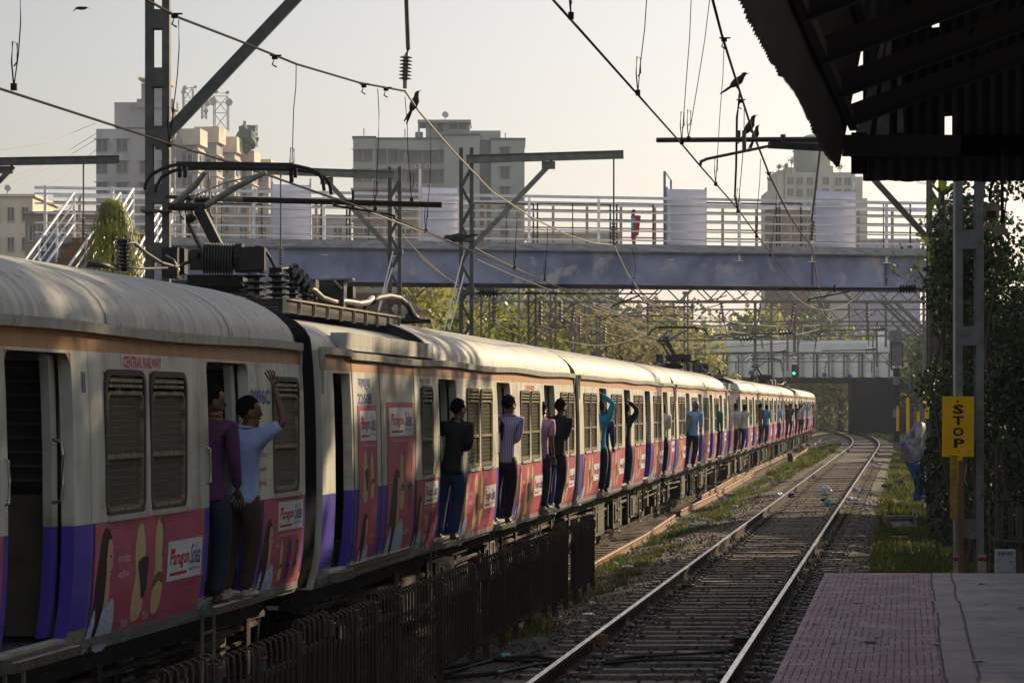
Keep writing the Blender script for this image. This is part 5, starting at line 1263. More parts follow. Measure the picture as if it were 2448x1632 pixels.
block('brown building seen through the right of the footbridge railing', 1845, 1938, 500, 300, 8, 'brown_wall', (3, 3))
block('grey building behind the gantries on the right', 1845, 2010, 640, 330, 10, 'block_pale', (2, 3))
block('hazy wide building seen under the left footbridge half', 560, 830, 520, 290, 8, 'tower_wall', (6, 3))
block('bluish roofed shed seen right of the footbridge boards', 2050, 2200, 575, 345, 8, 'bridge_panel', (3, 1))
t = thing('satellite_dish', 'satellite dish on the low building at the left edge', 'satellite dish', P(18, 468, 258), 0, 'satellite dishes')
b = MB(); b.lathe(P(18, 450, 258), (.4, -1, .2), [(0, .2), (.1, .32), (.15, .34), (.2, .3)], 14); b.build('bowl', 'dish_white', t, world=True); b = MB(); b.bar(P(18, 470, 258), P(18, 452, 258), .1, .1); b.build('stand', 'dish_white', t, world=True)
t = thing('tin_shed', 'corrugated tin roofed shed behind the near pantograph cables', 'shed', P(885, 760, 98))
b = MB(); a1, a2, a3, a4 = P(835, 688, 99), P(868, 690, 99), P(935, 745, 95), P(880, 760, 95)
n_ = 28
for k in range(n_):
    u0, u1 = k / n_, (k + 1) / n_; zz = .03 if k % 2 else -.03
    p = [a1.lerp(a4, u0), a1.lerp(a4, u1), a2.lerp(a3, u1) + Vector((1.2, 0, 0)), a2.lerp(a3, u0) + Vector((1.2, 0, 0))]
    b.quad(p[0] + Vector((0, 0, zz)), p[1] - Vector((0, 0, zz)), p[2] - Vector((0, 0, zz)), p[3] + Vector((0, 0, zz)))
b.build('roof', 'tin_roof', t, world=True)
b = MB(); b.box(P(890, 800, 97), (1.6, 3, 3.0)); b.build('wall', 'brown_wall', t, world=True)

# white panelled railway bridge in the distance
wb = thing('railway_bridge', 'white panelled railway bridge crossing the tracks far away', 'bridge', P(1900, 916, 240)); YW = 240
wx = lambda px: (px - CX) / F * YW; wz = lambda y: HZ - (y - HY) / F * YW
b = MB(); b.box(((wx(1600) + wx(2300)) / 2, YW + 2.2, wz(908)), (wx(2300) - wx(1600), 4.6, .55)); b.build('deck', 'abutment', wb, world=True)
b = MB(); b.box(((wx(1600) + wx(2150)) / 2, YW + 2.2, wz(832)), (wx(2150) - wx(1600), 4.8, .9)); b.box(((wx(1600) + wx(2150)) / 2, YW + 2.2, wz(817)), (wx(2150) - wx(1600) - .2, 4.0, .3)); b.build('top_band', 'white_panel', wb, world=True)
px = 1604; k = 0
while px < 2140:
    b = MB(); z0, z1 = wz(902), wz(846); w = .62
    b.lathe((wx(px + 8), YW + .35, z0), (0, 0, 1), [(0, w), (z1 - z0, w)], 14); b.build('column_panel', 'white_panel', wb, world=True)
    b = MB(); b.box((wx(px + 24), YW + .5, (z0 + z1) / 2), (.75, .12, z1 - z0)); b.build('flat_panel', 'white_panel' if k % 3 else 'signal_grey', wb, world=True)
    b = MB(); b.box((wx(px + 17), YW - .1, (z0 + z1) / 2), (.12, .3, z1 - z0 + .3)); b.build('rib', 'panel_dark', wb, world=True)
    px += 36; k += 1
for px, py in ((1795, 890), (1970, 896), (2030, 900), (1717, 895)):
    b = MB(); b.box((wx(px), YW - .3, wz(py)), (.4, .05, .36)); b.build('blue_plate', 'paint_blue', wb, world=True)
b = MB(); b.box((wx(2099) + 4, YW + 2.5, wz(975)), (wx(2150) - wx(2045) + 8, 6, wz(912) - wz(1040))); b.build('abutment', 'abutment', wb, world=True)
b = MB(); b.box((wx(2112), YW + 1, wz(808)), (.9, .6, 1.3)); b.build('end_cabin', 'white_panel', wb, world=True)

# ------------------------------------------------------------------ vegetation
def clump(b, c, r, n, s, rr, droop=0., m=0, shell=.5):
    c = Vector(c)
    for i in range(n):
        v = Vector((rr.gauss(0, 1), rr.gauss(0, 1), rr.gauss(0, 1)))
        if v.length < 1e-3: continue
        v.normalize(); v *= shell + (1 - shell) * rr.random() ** .5 if rr.random() < .8 else rr.random()
        p = c + Vector((v.x * r[0], v.y * r[1], v.z * r[2]))
        k = s * rr.uniform(.6, 1.4)
        a = Vector((rr.gauss(0, 1), rr.gauss(0, 1), rr.gauss(0, 1) - droop * 2)).normalized() * k
        d = a.cross(Vector((rr.gauss(0, 1), rr.gauss(0, 1), rr.gauss(0, .6)))).normalized() * k * (.35 if droop else .45)
        b.add([p, p + a * .5 + d, p + a, p + a * .5 - d], [(0, 1, 2, 3)], m)
def tree(name, label, x, Y, z0, h, r, leaf, n, mt, seed, nb=9, group=None, trunk=True, low=.25, cat='tree', flowers=0):
    rr = random.Random(seed); t = thing(name, label, cat, (x, Y, z0), 0, group)
    b = MB(); tops = []
    if trunk:
        b.tube([(x, Y, z0), (x + rr.uniform(-.2, .2), Y, z0 + h * .3), (x + rr.uniform(-.4, .4), Y, z0 + h * .6), (x, Y, z0 + h * .85)], [h * .03, h * .022, h * .014, h * .004], 7)
    c = MB()
    for k in range(nb):
        a = rr.uniform(0, 6.28); q = rr.uniform(.1, .8); zz = z0 + h * (low + (.9 - low) * rr.random()); rad = r * (1 - .45 * abs((zz - z0) / h - .55))
        p = Vector((x + math.cos(a) * rad * q, Y + math.sin(a) * rad * q * .9, zz)); s_ = r * rr.uniform(.30, .55)
        if trunk: b.tube([(x, Y, z0 + h * rr.uniform(.25, .6)), ((x + p.x) / 2, (Y + p.y) / 2, p.z - h * .08), tuple(p)], [h * .012, h * .008, h * .002], 5)
        clump(c, p, (s_, s_, s_ * .75), n // nb, leaf, rr)
    for k in range(flowers):
        p = Vector((x, Y, z0 + h * .5)) + Vector((rr.gauss(0, .5) * r, rr.gauss(0, .5) * r, rr.gauss(0, .25) * h)); c.add([p, p + Vector((.05, 0, .02)), p + Vector((.02, 0, .05))], [(0, 1, 2)], 1)
    if trunk: b.build('trunk', 'bark', t, world=True)
    c.build('crown', [mt, 'flower'] if flowers else mt, t, world=True)
    return t
rt = random.Random(11)
kinds = [('pale green', 'leaf_far'), ('yellow green', 'leaf_lime'), ('dark green', 'leaf_mid'), ('dry brown', 'leaf_dry')]
far = [(930, 118, 10.0, 4.2, 0), (1010, 135, 9, 4.5, 0), (1085, 128, 8.6, 3.8, 1), (1165, 150, 10, 4.6, 0), (1235, 130, 8.5, 3.6, 1), (1300, 165, 11, 5, 2), (1360, 140, 8.8, 4, 3), (1420, 175, 11, 5, 0), (1475, 150, 9.2, 4, 3), (1530, 190, 11, 5, 2),
       (1590, 165, 9.5, 4, 0), (1650, 200, 11, 5, 0), (1720, 255, 14, 6, 2), (1790, 262, 13, 6, 0), (1860, 262, 12, 6, 3), (1930, 268, 13, 6, 2), (2010, 262, 12.5, 6, 0), (2080, 268, 12, 5, 2), (880, 150, 11, 5, 3), (1120, 190, 12, 5.5, 2), (1550, 230, 13.5, 6, 3), (1340, 215, 13, 6, 0), (1450, 240, 14, 6.5, 2), (1010, 210, 13, 6, 2)]
place = ['behind the cables of the near pantograph', 'left of the middle mast', 'behind the middle mast', 'right of the middle mast under the footbridge', 'behind the two thin lattice posts', 'under the dark footbridge frame', 'behind the roof handle', 'above the third carriage', 'under the footbridge rod insulator', 'under the walking woman',
         'left of the second pantograph', 'behind the second pantograph', 'behind the first white columns', 'behind the white bridge, left of the drop posts', 'behind the white bridge, between the drop posts', 'behind the white bridge near the grey building', 'behind the white bridge right of the grey building', 'behind the right end of the white bridge', 'behind the pantograph cables at the back', 'in the back row right of the middle mast', 'in the back row left of the second pantograph', 'in the back row under the dark frame', 'in the back row above the third carriage', 'in the back row left of the middle mast']
for i, (px, Y, h, r, k) in enumerate(far):
    tree('background_tree', '%s tree %s' % (kinds[k][0], place[i]), (px - CX) / F * Y, Y, -.8, h, r, .34 if Y < 180 else .5, 1500, kinds[k][1], 100 + i, 12, 'trees beyond the footbridge', low=.12)
tree('background_tree', 'grey green tree at the left edge beside the stairs', (25 - CX) / F * 97, 97, -.7, 8.8, 2.2, .2, 1800, 'leaf_dry', 71, 10, 'trees beyond the footbridge')
tree('background_tree', 'sparse tree with small leaves above the right end of the footbridge', (2255 - CX) / F * 84, 84, -.4, 10.2, 2.0, .12, 1500, 'leaf_mid', 72, 12, 'trees beyond the footbridge', low=.55)
# drooping lime tree
t = thing('drooping_tree', 'narrow drooping tree with lime green leaves beside the stairs', 'tree', (-11.7, 76, -.7)); rr = random.Random(5)
b = MB(); b.tube([(-11.7, 76, -.7), (-11.7, 76, 4), (-11.7, 76, 8.2)], [.12, .08, .02], 7); b.build('trunk', 'bark', t, world=True)
c = MB()
for k in range(12000):
    zz = rr.uniform(.3, 8.5); rad = (1.2 * min(1, (8.8 - zz) / 2.4) ** .62) * (.75 + .3 * noise.noise(Vector((zz * 1.3, k % 7, 0)))); a = rr.uniform(0, 6.28); q = rr.choice((rr.uniform(.5, .95), rr.uniform(.8, 1.22)))
    p = Vector((-11.7 + math.cos(a) * rad * q, 76 + math.sin(a) * rad * q, zz)); l_ = rr.uniform(.14, .26); out = Vector((math.cos(a) * .25, math.sin(a) * .25, -1)).normalized() * l_
    sd_ = Vector((-math.sin(a), math.cos(a), 0)) * .028
    c.add([p, p + out * .5 + sd_, p + out, p + out * .5 - sd_], [(0, 1, 2, 3)])
c.build('crown', 'leaf_lime', t, world=True)
# embankment bushes below and behind the white bridge
for i in range(7):
    x = 20 + i * 4.3; tree('embankment_bush', ('leftmost', 'second', 'third', 'fourth', 'fifth', 'sixth', 'rightmost')[i] + ' bush on the shaded bank behind the white bridge', x + 1, 285 + (i % 3) * 6, -.7, 8.5, 4, .4, 900, 'leaf_mid' if i % 2 else 'leaf_dark', 300 + i, 9, 'bushes on the bank behind the white bridge', trunk=True, low=.02, cat='bush')
b = MB()
b.add([(-20, 300, -.8), (70, 300, -.8), (70, 330, 9), (-20, 330, 9), (-20, 420, 10), (70, 420, 10)], [(0, 1, 2, 3), (3, 2, 5, 4)]); b.build('embankment', 'ground', kind='structure')
# creeper mass and shrubs right of the track
def creeper(label, pts, n, seed, leaf=.10, mt='leaf_dark', fl=40, name='creeper'):
    rr = random.Random(seed); x, Y, z = pts[0][0]; t = thing(name, label, 'creeper', (x, Y, -.4), 0, 'creeper covered thicket on the right')
    c = MB(); s_ = MB()
    for (p, r) in pts:
        clump(c, p, r, n // len(pts), leaf, rr, .4, shell=.55); s_.tube([(p[0] + rr.uniform(-.3, .3), p[1], -.4), (p[0] + rr.uniform(-.5, .5), p[1] + .2, p[2] * .5), p], [.05, .035, .01], 5)
        for k in range(fl // len(pts)):
            v = Vector((rr.gauss(0, 1), rr.gauss(0, 1) - .5, rr.gauss(0, 1))).normalized(); q = Vector((p[0] + v.x * r[0], p[1] + v.y * r[1], p[2] + v.z * r[2])); c.add([q, q + Vector((.05, 0, .01)), q + Vector((.025, 0, .05))], [(0, 1, 2)], 1)
    c.build('foliage', [mt, 'flower'], t, world=True); s_.build('stem', 'bark', t, world=True); return t
rr = random.Random(21)
cx0 = lambda px, Y: (px - CX) / F * Y
L1 = []
for i in range(24): px = rr.uniform(2272, 2400); Y = rr.uniform(46, 53); L1.append(((cx0(px, Y), Y, rr.uniform(.3, 6.3)), (.55, .7, .75)))
creeper('creeper mass hanging between the right lattice mast and the grey batten mast', L1, 16000, 1, .10, fl=160)
L2 = []
for i in range(34): px = rr.uniform(2405, 2640); Y = rr.uniform(41, 48); L2.append(((cx0(px, Y), Y, rr.uniform(.0, 7.4)), (.6, .7, .8)))
creeper('dense dark creeper wall at the right edge of the photo', L2, 32000, 2, .085, fl=120)
L3 = []
for i in range(12): px = rr.uniform(2470, 2800); Y = rr.uniform(30, 36); L3.append(((cx0(px, Y), Y, rr.uniform(.0, 3.6)), (.55, .5, .6)))
creeper('dark shrub behind the small white box', L3, 8000, 3, .08, 'leaf_dark', fl=50)
L4 = []
for i in range(15): px = rr.uniform(2240, 2330); Y = rr.uniform(52, 62); L4.append(((cx0(px, Y), Y, rr.uniform(.0, 3.0)), (.45, .7, .6)))
creeper('leafy shrub below the creepers beside the covered bundle', L4, 9000, 4, .11, 'leaf_dark', fl=10)
b = MB(); q0, q1 = P(2262, 1000, 66), P(2700, 1000, 58); b.bar((q0.x, q0.y, 2.2), (q1.x, q1.y, 2.2), .3, 5.4); b.build('backing_wall', 'abutment', label='dark backing wall added behind the creepers on the right', cat='wall')  # backing added to block the bright sky between the leaves
# broad leaved plants
def palmy(label, p, n, l, seed, m='leaf_dark'):
    rr = random.Random(seed); p = Vector(p); t = thing('broadleaf_plant', label, 'plant', p, 0, 'broad leaved plants on the right'); c = MB()
    for k in range(n):
        a = rr.uniform(0, 6.28); e = rr.uniform(-.2, 1.1); d = Vector((math.cos(a) * math.cos(e), math.sin(a) * math.cos(e), math.sin(e))) ; s_ = Vector((-math.sin(a), math.cos(a), 0)) * l * .11; L_ = l * rr.uniform(.7, 1.1)
        q = [p, p + d * L_ * .4 + s_ + Vector((0, 0, .03)), p + d * L_ - Vector((0, 0, L_ * .35)), p + d * L_ * .4 - s_ + Vector((0, 0, .03)), p + d * L_ * .45]
        c.add(q, [(0, 1, 4), (1, 2, 4), (2, 3, 4), (3, 0, 4)])
    c.build('leaves', m, t, world=True); b = MB(); b.tube([(p.x, p.y, -.4), tuple(p)], .03, 5); b.build('stem', 'bark', t, world=True)
palmy('broad leaved plant beside the STOP board', P(2385, 1050, 37), 12, .42, 1); palmy('broad leaved plant at the foot of the batten mast, left side', P(2240, 1130, 50), 14, .5, 2)
palmy('palm like plant near the top of the creepers, left of the batten mast', P(2255, 470, 50), 12, .8, 3, 'leaf_mid'); palmy('banana like plant above the right lattice mast clamp', P(2228, 600, 56), 10, .9, 4, 'leaf_mid'); palmy('feathery plant above the tarpaulin bundle', P(2262, 1180, 54), 22, .5, 5)
palmy('broad leaved plant high in the creepers under the canopy edge', P(2300, 500, 49), 12, .7, 6)
# tree row added further right along the line to shade train and track
for i, (x, Y, h, r, n_) in enumerate(((10.0, 22, 15.5, 4.4, 11000), (9.9, 27, 16.5, 4.3, 12000), (11.0, 32, 16.5, 4.5, 12000), (12.0, 37.5, 15.6, 4.4, 10500), (13.2, 43.5, 13.2, 3.9, 5500), (14.6, 50, 11.6, 3.6, 2900), (15.8, 57, 10.4, 3.6, 2400), (16.6, 64, 6.4, 2.8, 4500), (17.8, 70.5, 6.0, 2.8, 4500), (19.2, 78, 6.0, 2.8, 4500), (20.6, 86, 5.8, 2.8, 4500), (22.0, 95, 6.0, 3.0, 4200), (23.6, 105, 6.0, 3.0, 4000), (25.2, 117, 6.2, 3.0, 3600), (27, 130, 6.4, 3.2, 3600), (28.3, 144, 6.8, 3.4, 3400), (29.6, 157, 7.5, 3.6, 3400), (31.2, 170, 8, 3.8, 3400), (33, 184, 10, 4.2, 3600), (34.5, 198, 11.5, 4.6, 3600), (36.5, 212, 12, 4.8, 3600), (38.5, 226, 12.5, 5, 3600), (42, 240, 13, 5, 3600))):
    tree('added_shade_tree', '%s added shade tree in the row beyond the right edge of the track' % ('first second third fourth fifth sixth seventh eighth ninth tenth eleventh twelfth thirteenth fourteenth fifteenth sixteenth seventeenth eighteenth nineteenth twentieth twenty-first twenty-second twenty-third twenty-fourth'.split()[i]), x, Y, -.3, h, r, .42 if i > 12 else .24 if i > 4 else .30, n_, 'leaf_mid', 500 + i, 15, 'added shade trees right of the line', low=.12)

# grass
b = MB(); rg = random.Random(9)
def blade(x, y, z, h):
    a = rg.uniform(0, 6.28); w = h * .10 + .004; lx, ly = rg.gauss(0, .35) * h, rg.gauss(0, .35) * h
    b.add([(x - math.cos(a) * w, y - math.sin(a) * w, z), (x + math.cos(a) * w, y + math.sin(a) * w, z), (x + lx, y + ly, z + h)], [(0, 1, 2)])
def patch(n, u0, u1, Y0, Y1, h, th=.0, f=.5):
    k = 0; tries = 0
    while k < n and tries < n * 12:
        tries += 1; u = rg.uniform(u0, u1); Y = rg.uniform(Y0, Y1)
        if noise.noise(Vector((u * 1.1, Y * f, 5))) < th: continue
        for q in range(3): blade(xc(Y) + u + rg.gauss(0, .05), Y + rg.gauss(0, .05), gz(u) - .02, h * rg.uniform(.5, 1.3))
        k += 1
patch(2600, -3.6, -1.75, 31, 66, .12, .20, 1.1); patch(1700, -3.5, -1.8, 66, 112, .13, .05, .5); patch(2600, -3.6, -1.7, 112, 175, .26, -.15, .1)
patch(7500, 1.9, 4.6, 26, 60, .17, -.22); patch(8500, 1.8, 6.5, 60, 150, .22, -.6, .2); patch(5000, 2.0, 9, 150, 235, .36, -.6, .1)
patch(420, -1.0, 1.0, 55, 110, .09, .22); patch(900, 1.6, 3.2, 22, 30, .10, .05)
patch(2500, 3.4, 7.0, 25.5, 36, .30, -.3)
b.build('grass', 'grass', kind='stuff', label='patches of short grass and weeds beside the tracks', cat='grass')

# ------------------------------------------------------------------ platform
ZP = .86
def pe(Y): return 2.98 + .152 * (Y - 24.7)
b = MB(); YE = 24.72
def strip(b, u0, u1, z, m, Ya=-25, Yb=YE, n=30):
    for k in range(n):
        a, c = Ya + (Yb - Ya) * k / n, Ya + (Yb - Ya) * (k + 1) / n
        b.quad((pe(a) + u0, a, z), (pe(a) + u1, a, z), (pe(c) + u1, c, z), (pe(c) + u0, c, z), m)
strip(b, 0, 1.0, ZP, 0); strip(b, 1.0, 1.19, ZP + .002, 1); strip(b, 1.19, 14, ZP, 2)
b.quad((pe(-25), -25, -.5), (pe(YE), YE, -.5), (pe(YE), YE, ZP), (pe(-25), -25, ZP), 3); b.quad((pe(YE), YE, -.5), (pe(YE) + 14, YE, -.5), (pe(YE) + 14, YE, ZP), (pe(YE), YE, ZP), 3)
b.build('platform', ['platform_tile', 'platform_curb', 'platform_slab', 'platform_side'], kind='structure')
b = MB(); rp = random.Random(4)
Y = 8.0
while Y < YE - .3:
    for k in range(1, 22):
        u = k * .0465 + rp.uniform(-.004, .004)
        (rp.random() < .72) and b.quad((pe(Y) + u, Y + .012, ZP + .003), (pe(Y) + u + .006, Y + .012, ZP + .003), (pe(Y + .14) + u + .006, Y + .138, ZP + .003), (pe(Y + .14) + u, Y + .138, ZP + .003))
    b.quad((pe(Y) + rp.uniform(0, .1), Y - .007, ZP + .0035), (pe(Y) + rp.uniform(.6, 1.0), Y - .007, ZP + .0035), (pe(Y) + 1.0, Y + .007, ZP + .0035), (pe(Y), Y + .007, ZP + .0035))
    Y += .15
for u in (.995, 1.19):
    for k in range(14): a = 8 + k * 1.2; o = rp.uniform(-.012, .012); b.quad((pe(a) + u + o, a, ZP + .005), (pe(a) + u + .016 + o, a, ZP + .005), (pe(a + 1.2) + u + .016 + o, min(a + 1.2, YE), ZP + .005), (pe(a + 1.2) + u + o, min(a + 1.2, YE), ZP + .005))
Y = 9.3; k = 0
while Y < YE:
    b.quad((pe(Y) + 1.2, Y, ZP + .004), (pe(Y) + 8, Y, ZP + .004), (pe(Y) + 8, Y + .012, ZP + .004), (pe(Y) + 1.2, Y + .012, ZP + .004)); Y += 1.55
b.build('platform_joints', 'groove', kind='structure')

b = MB(); rq = random.Random(12)
for k in range(22):
    Y = rq.uniform(13.5, 24.3); u = rq.uniform(.05, 2.6); r_ = rq.uniform(.012, .05); n_ = 11
    pts = [(pe(Y) + u + math.cos(6.283 * j / n_) * r_ * rq.uniform(.5, 1.2), Y + math.sin(6.283 * j / n_) * r_ * rq.uniform(.8, 2.2), ZP + .008) for j in range(n_)]
    b.poly(pts, k % 3)
b.build('platform_stains', ['groove', 'platform_side', 'platform_slab'], kind='structure')
# canopy over the platform
E0, E1 = Vector((1.03, 11.7, 4.285)), Vector((2.50, 20.0, 4.29)); ed = (E1 - E0) / (E1.y - E0.y)
def ep(Y): return E0 + ed * (Y - E0.y)
cn_ = thing('platform_canopy', 'dark corrugated canopy roof jutting over the platform', 'canopy', (6, 8, ZP))
b = MB(); ya, yb_ = -10.0, 20.25; n = int((yb_ - ya) / .024); up = Vector((.36, 0, 1.95))
for i in range(n + 1):
    Y = ya + (yb_ - ya) * i / n; w = .016 * math.sin(2 * math.pi * Y / .095); p = ep(Y) + Vector((0, 0, .03 * math.sin(Y * 1.3) + .02 * noise.noise(Vector((Y * 3, 0, 0)))))
    if Y > 19.6: p.z -= (Y - 19.6) * .0
    b.v.append(tuple(p + Vector((w, 0, w * .6)))); b.v.append(tuple(ep(Y) + up + Vector((w, 0, 0))))
for i in range(n): b.f.append((2 * i, 2 * i + 1, 2 * i + 3, 2 * i + 2)); b.m.append(0)
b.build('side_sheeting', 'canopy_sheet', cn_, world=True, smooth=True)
b = MB(); n = int((yb_ - ya) / .1)
for i in range(n):
    Y = ya + .1 * i; p = ep(Y) + up; q = ep(Y + .1) + up; zz = .02 if i % 2 else -.02
    b.quad(p + Vector((-.05, 0, zz)), q + Vector((-.05, 0, -zz)), q + Vector((11, 0, 1.6 - zz)), p + Vector((11, 0, 1.6 + zz)))
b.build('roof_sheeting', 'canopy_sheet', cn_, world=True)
YG = 20.4; gxx = lambda px: (px - CX) / F * YG; gzc = lambda y: HZ - (y - HY) / F * YG
b = MB(); cellw = .05; x = gxx(2062); holes = [((2230, 2242), (47, 56)), ((2258, 2276), (106, 126)), ((2284, 2296), (205, 244)), ((2254, 2268), (290, 322)), ((2254, 2282), (322, 338))]
i = 0
while x < 9.5:
    zz = [gzc(433) + .015 * noise.noise(Vector((x * 5, 0, 0)))] + [gzc(400) + .1 * k for k in range(1, 40)]
    for za, zb in zip(zz, zz[1:]):
        px = CX + (x + cellw / 2) / YG * F; py = HY - ((za + zb) / 2 - HZ) / YG * F
        if any(h[0][0] < px < h[0][1] and h[1][0] < py < h[1][1] for h in holes): continue
        dy = .02 if i % 2 else -.02
        b.quad((x, YG + dy, za), (x + cellw, YG - dy, za), (x + cellw, YG - dy, zb), (x, YG + dy, zb), 0)
    x += cellw; i += 1
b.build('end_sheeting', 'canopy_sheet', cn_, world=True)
b = MB()
for (x0, y0, x1, y1, x2, y2, x3, y3) in ((2040, 330, 2076, 330, 2120, 60, 2116, 60), (2090, 330, 2122, 330, 2130, 55, 2123, 55), (2142, 320, 2158, 320, 2150, 140, 2142, 130)):
    b.quad((gxx(x0), YG - .06, gzc(y0)), (gxx(x1), YG - .06, gzc(y1)), (gxx(x2), YG - .06, gzc(y2)), (gxx(x3), YG - .06, gzc(y3)))
b.build('clear_strip', 'signal_grey', cn_, world=True)
b = MB(); p = ep(20.25); n_ = 10
for k in range(n_):
    xa, xb = gxx(2030 + 3.8 * k), gxx(2030 + 3.8 * (k + 1)); dy = .015 if k % 2 else -.015
    b.quad((xa, YG - .1 + dy, gzc(419)), (xb, YG - .1 - dy, gzc(419)), (xb, YG - .1 - dy, gzc(320)), (xa, YG - .1 + dy, gzc(320)))
b.build('end_flap', 'canopy_sheet', cn_, world=True)
b = MB(); b.box((gxx(2250), YG - .12, gzc(352)), (gxx(2500) - gxx(2020), .1, .16)); b.box((6.5, YG - .12, gzc(352)), (6, .1, .16)); b.build('end_beam', 'canopy_steel', cn_, world=True)
for k, Yk in enumerate((19.6, 17.8, 16.0, 14.2, 12.4, 9.0, 5.0)):
    b = MB(); p = ep(Yk); q0 = p + Vector((.12, 0, .35)); q1 = p + Vector((3.9, 0, 1.75)); ibeam(b, q0, q1, .08, .16); b.bar(p + up, p + Vector((4, 0, up.z + .5)), .08, .14)
    for u in (.25, .5, .75): b.bar(q0.lerp(q1, u), (p + up).lerp(p + Vector((4, 0, up.z + .5)), u + .12), .05, .05)
    b.build('truss', 'canopy_steel', cn_, world=True)
for dz in (.35, 1.0, 1.6):
    b = MB(); b.bar(ep(-9) + up * (dz / 1.95) + Vector((.06, 0, 0)), ep(20.2) + up * (dz / 1.95) + Vector((.06, 0, 0)), .06, .09); b.build('purlin', 'canopy_steel', cn_, world=True)
for Yk in (-4, 6.0, 16.5):
    b = MB(); ibeam(b, (ep(Yk).x + 5.6, Yk, ZP), (ep(Yk).x + 5.6, Yk + .001, 7.0), .16, .2); b.bar((ep(Yk).x + 5.6, Yk, ZP), (ep(Yk).x + 5.6, Yk, 7.2), .18, .18); b.build('column', 'canopy_steel', cn_, world=True)
# lamp hanging from the canopy end
t = thing('hanging_lamp', 'cream lamp housing hanging from the end of the canopy', 'lamp', P(2370, 545, 20.2)); Yl = 20.2
b = MB(); b.lathe(P(2368, 525, Yl), (0, 0, 1), [(0, .045), (.01, .066), (.05, .07), (.11, .073), (.125, .06), (.13, .02)], 18); b.build('housing', 'lamp_housing', t, world=True, smooth=True)
b = MB(); b.box(P(2366, 525, Yl) + Vector((0, -.068, .035)), (.07, .02, .055)); b.build('lens', 'sign_black', t, world=True)
b = MB(); b.box(P(2362, 540, Yl), (.06, .06, .05), ry=.3); b.box(P(2390, 550, Yl), (.09, .06, .07), ry=-.5); b.lathe(P(2405, 560, Yl), (-.4, 0, 1), [(0, .02), (.03, .03), (.05, .015)], 8); b.build('bracket', 'lamp_housing', t, world=True)
b = MB(); b.tube([P(2366, 482, Yl), P(2367, 455, Yl), P(2375, 435, Yl), P(2388, 424, Yl)], .012, 6); b.box(P(2396, 460, Yl), (.022, .02, .66)); b.build('hanger_strap', 'canopy_steel', t, world=True)

# ------------------------------------------------------------------ STOP board, small box, bamboo fence
Yb_ = 37.85
t = thing('stop_board', 'yellow board reading STOP on a yellow painted post', 'sign', P(2284, 1372, Yb_))
b = MB(); b.box(P(2290.5, 1019, Yb_), (75 / F * Yb_, .02, 144 / F * Yb_), ry=R(.4)); bd = b.build('board', 'sign_yellow', t, world=True)
for ch, y0, y1 in (('S', 967, 989), ('T', 994, 1015), ('O', 1021, 1042), ('P', 1048, 1070)):
    vs, fs = text_mesh(ch, .035); b = MB(); xx = 2278 if ch != 'P' else 2280
    b.add([P(xx + 26 * u, y1 + (y0 - y1) * v, Yb_ - .014) for u, v in vs], fs); b.build('letter', 'sign_black', bd, world=True)
for px, py, r in ((2289, 959, .017), (2291, 1078, .011)):
    b = MB(); b.lathe(P(px, py, Yb_ - .012), (0, -1, 0), [(0, r), (.003, r)], 12); b.build('bolt', 'sign_black', bd, world=True)
b = MB(); b.box(P(2280, 1165, Yb_) , (.10, .02, .93)); b.build('post', 'paint_yellow', t, world=True)
b = MB(); b.box(P(2298, 1240, Yb_), (.085, .02, 1.7)); b.box(P(2295, 1120, Yb_ + .01), (.08, .02, .4), 1); b.build('back_channel', ['rail_rust', 'sign_yellow'], t, world=True)
Yq = 26.2
t = thing('junction_box', 'small white cabinet marked DP-02 behind the platform end', 'cabinet', P(2405, 1380, Yq))
b = MB(); b.box(P(2403, 1341, Yq), (46 / F * Yq, .12, 56 / F * Yq)); b.box(P(2403, 1341, Yq) + Vector((0, -.062, 0)), (42 / F * Yq, .006, 52 / F * Yq)); cb = b.build('case', 'box_white', t, world=True)
vs, fs = text_mesh('DP-02', .03); b = MB(); b.add([P(2388 + 33 * u, 1326 + (1319 - 1326) * v, Yq - .068) for u, v in vs], fs); b.build('lettering', 'sign_black', cb, world=True)
b = MB(); b.lathe(P(2417, 1342, Yq - .066), (0, -1, 0), [(0, .01), (.012, .009)], 10); b.build('lock', 'rail_rust', cb, world=True)
b = MB(); b.bar(P(2405, 1368, Yq), (P(2405, 1368, Yq).x, Yq, -.4), .05, .05); b.build('post', 'mast_light', t, world=True)
b = MB(); rb = random.Random(8)
for k in range(26):
    x = (2372 + k * 4.2 - CX) / F * 29.5; l_ = rb.uniform(-.06, .06); b.tube([(x, 29.5 + rb.uniform(-.05, .05), -.4), (x + l_, 29.5, HZ - (1195 + rb.uniform(0, 25) - HY) / F * 29.5)], .011, 5)
b.bar(P(2370, 1290, 29.45), P(2480, 1295, 29.45), .02, .03); b.build('bamboo_fence', 'bamboo', label='weathered bamboo stick fence behind the small white cabinet', cat='fence')

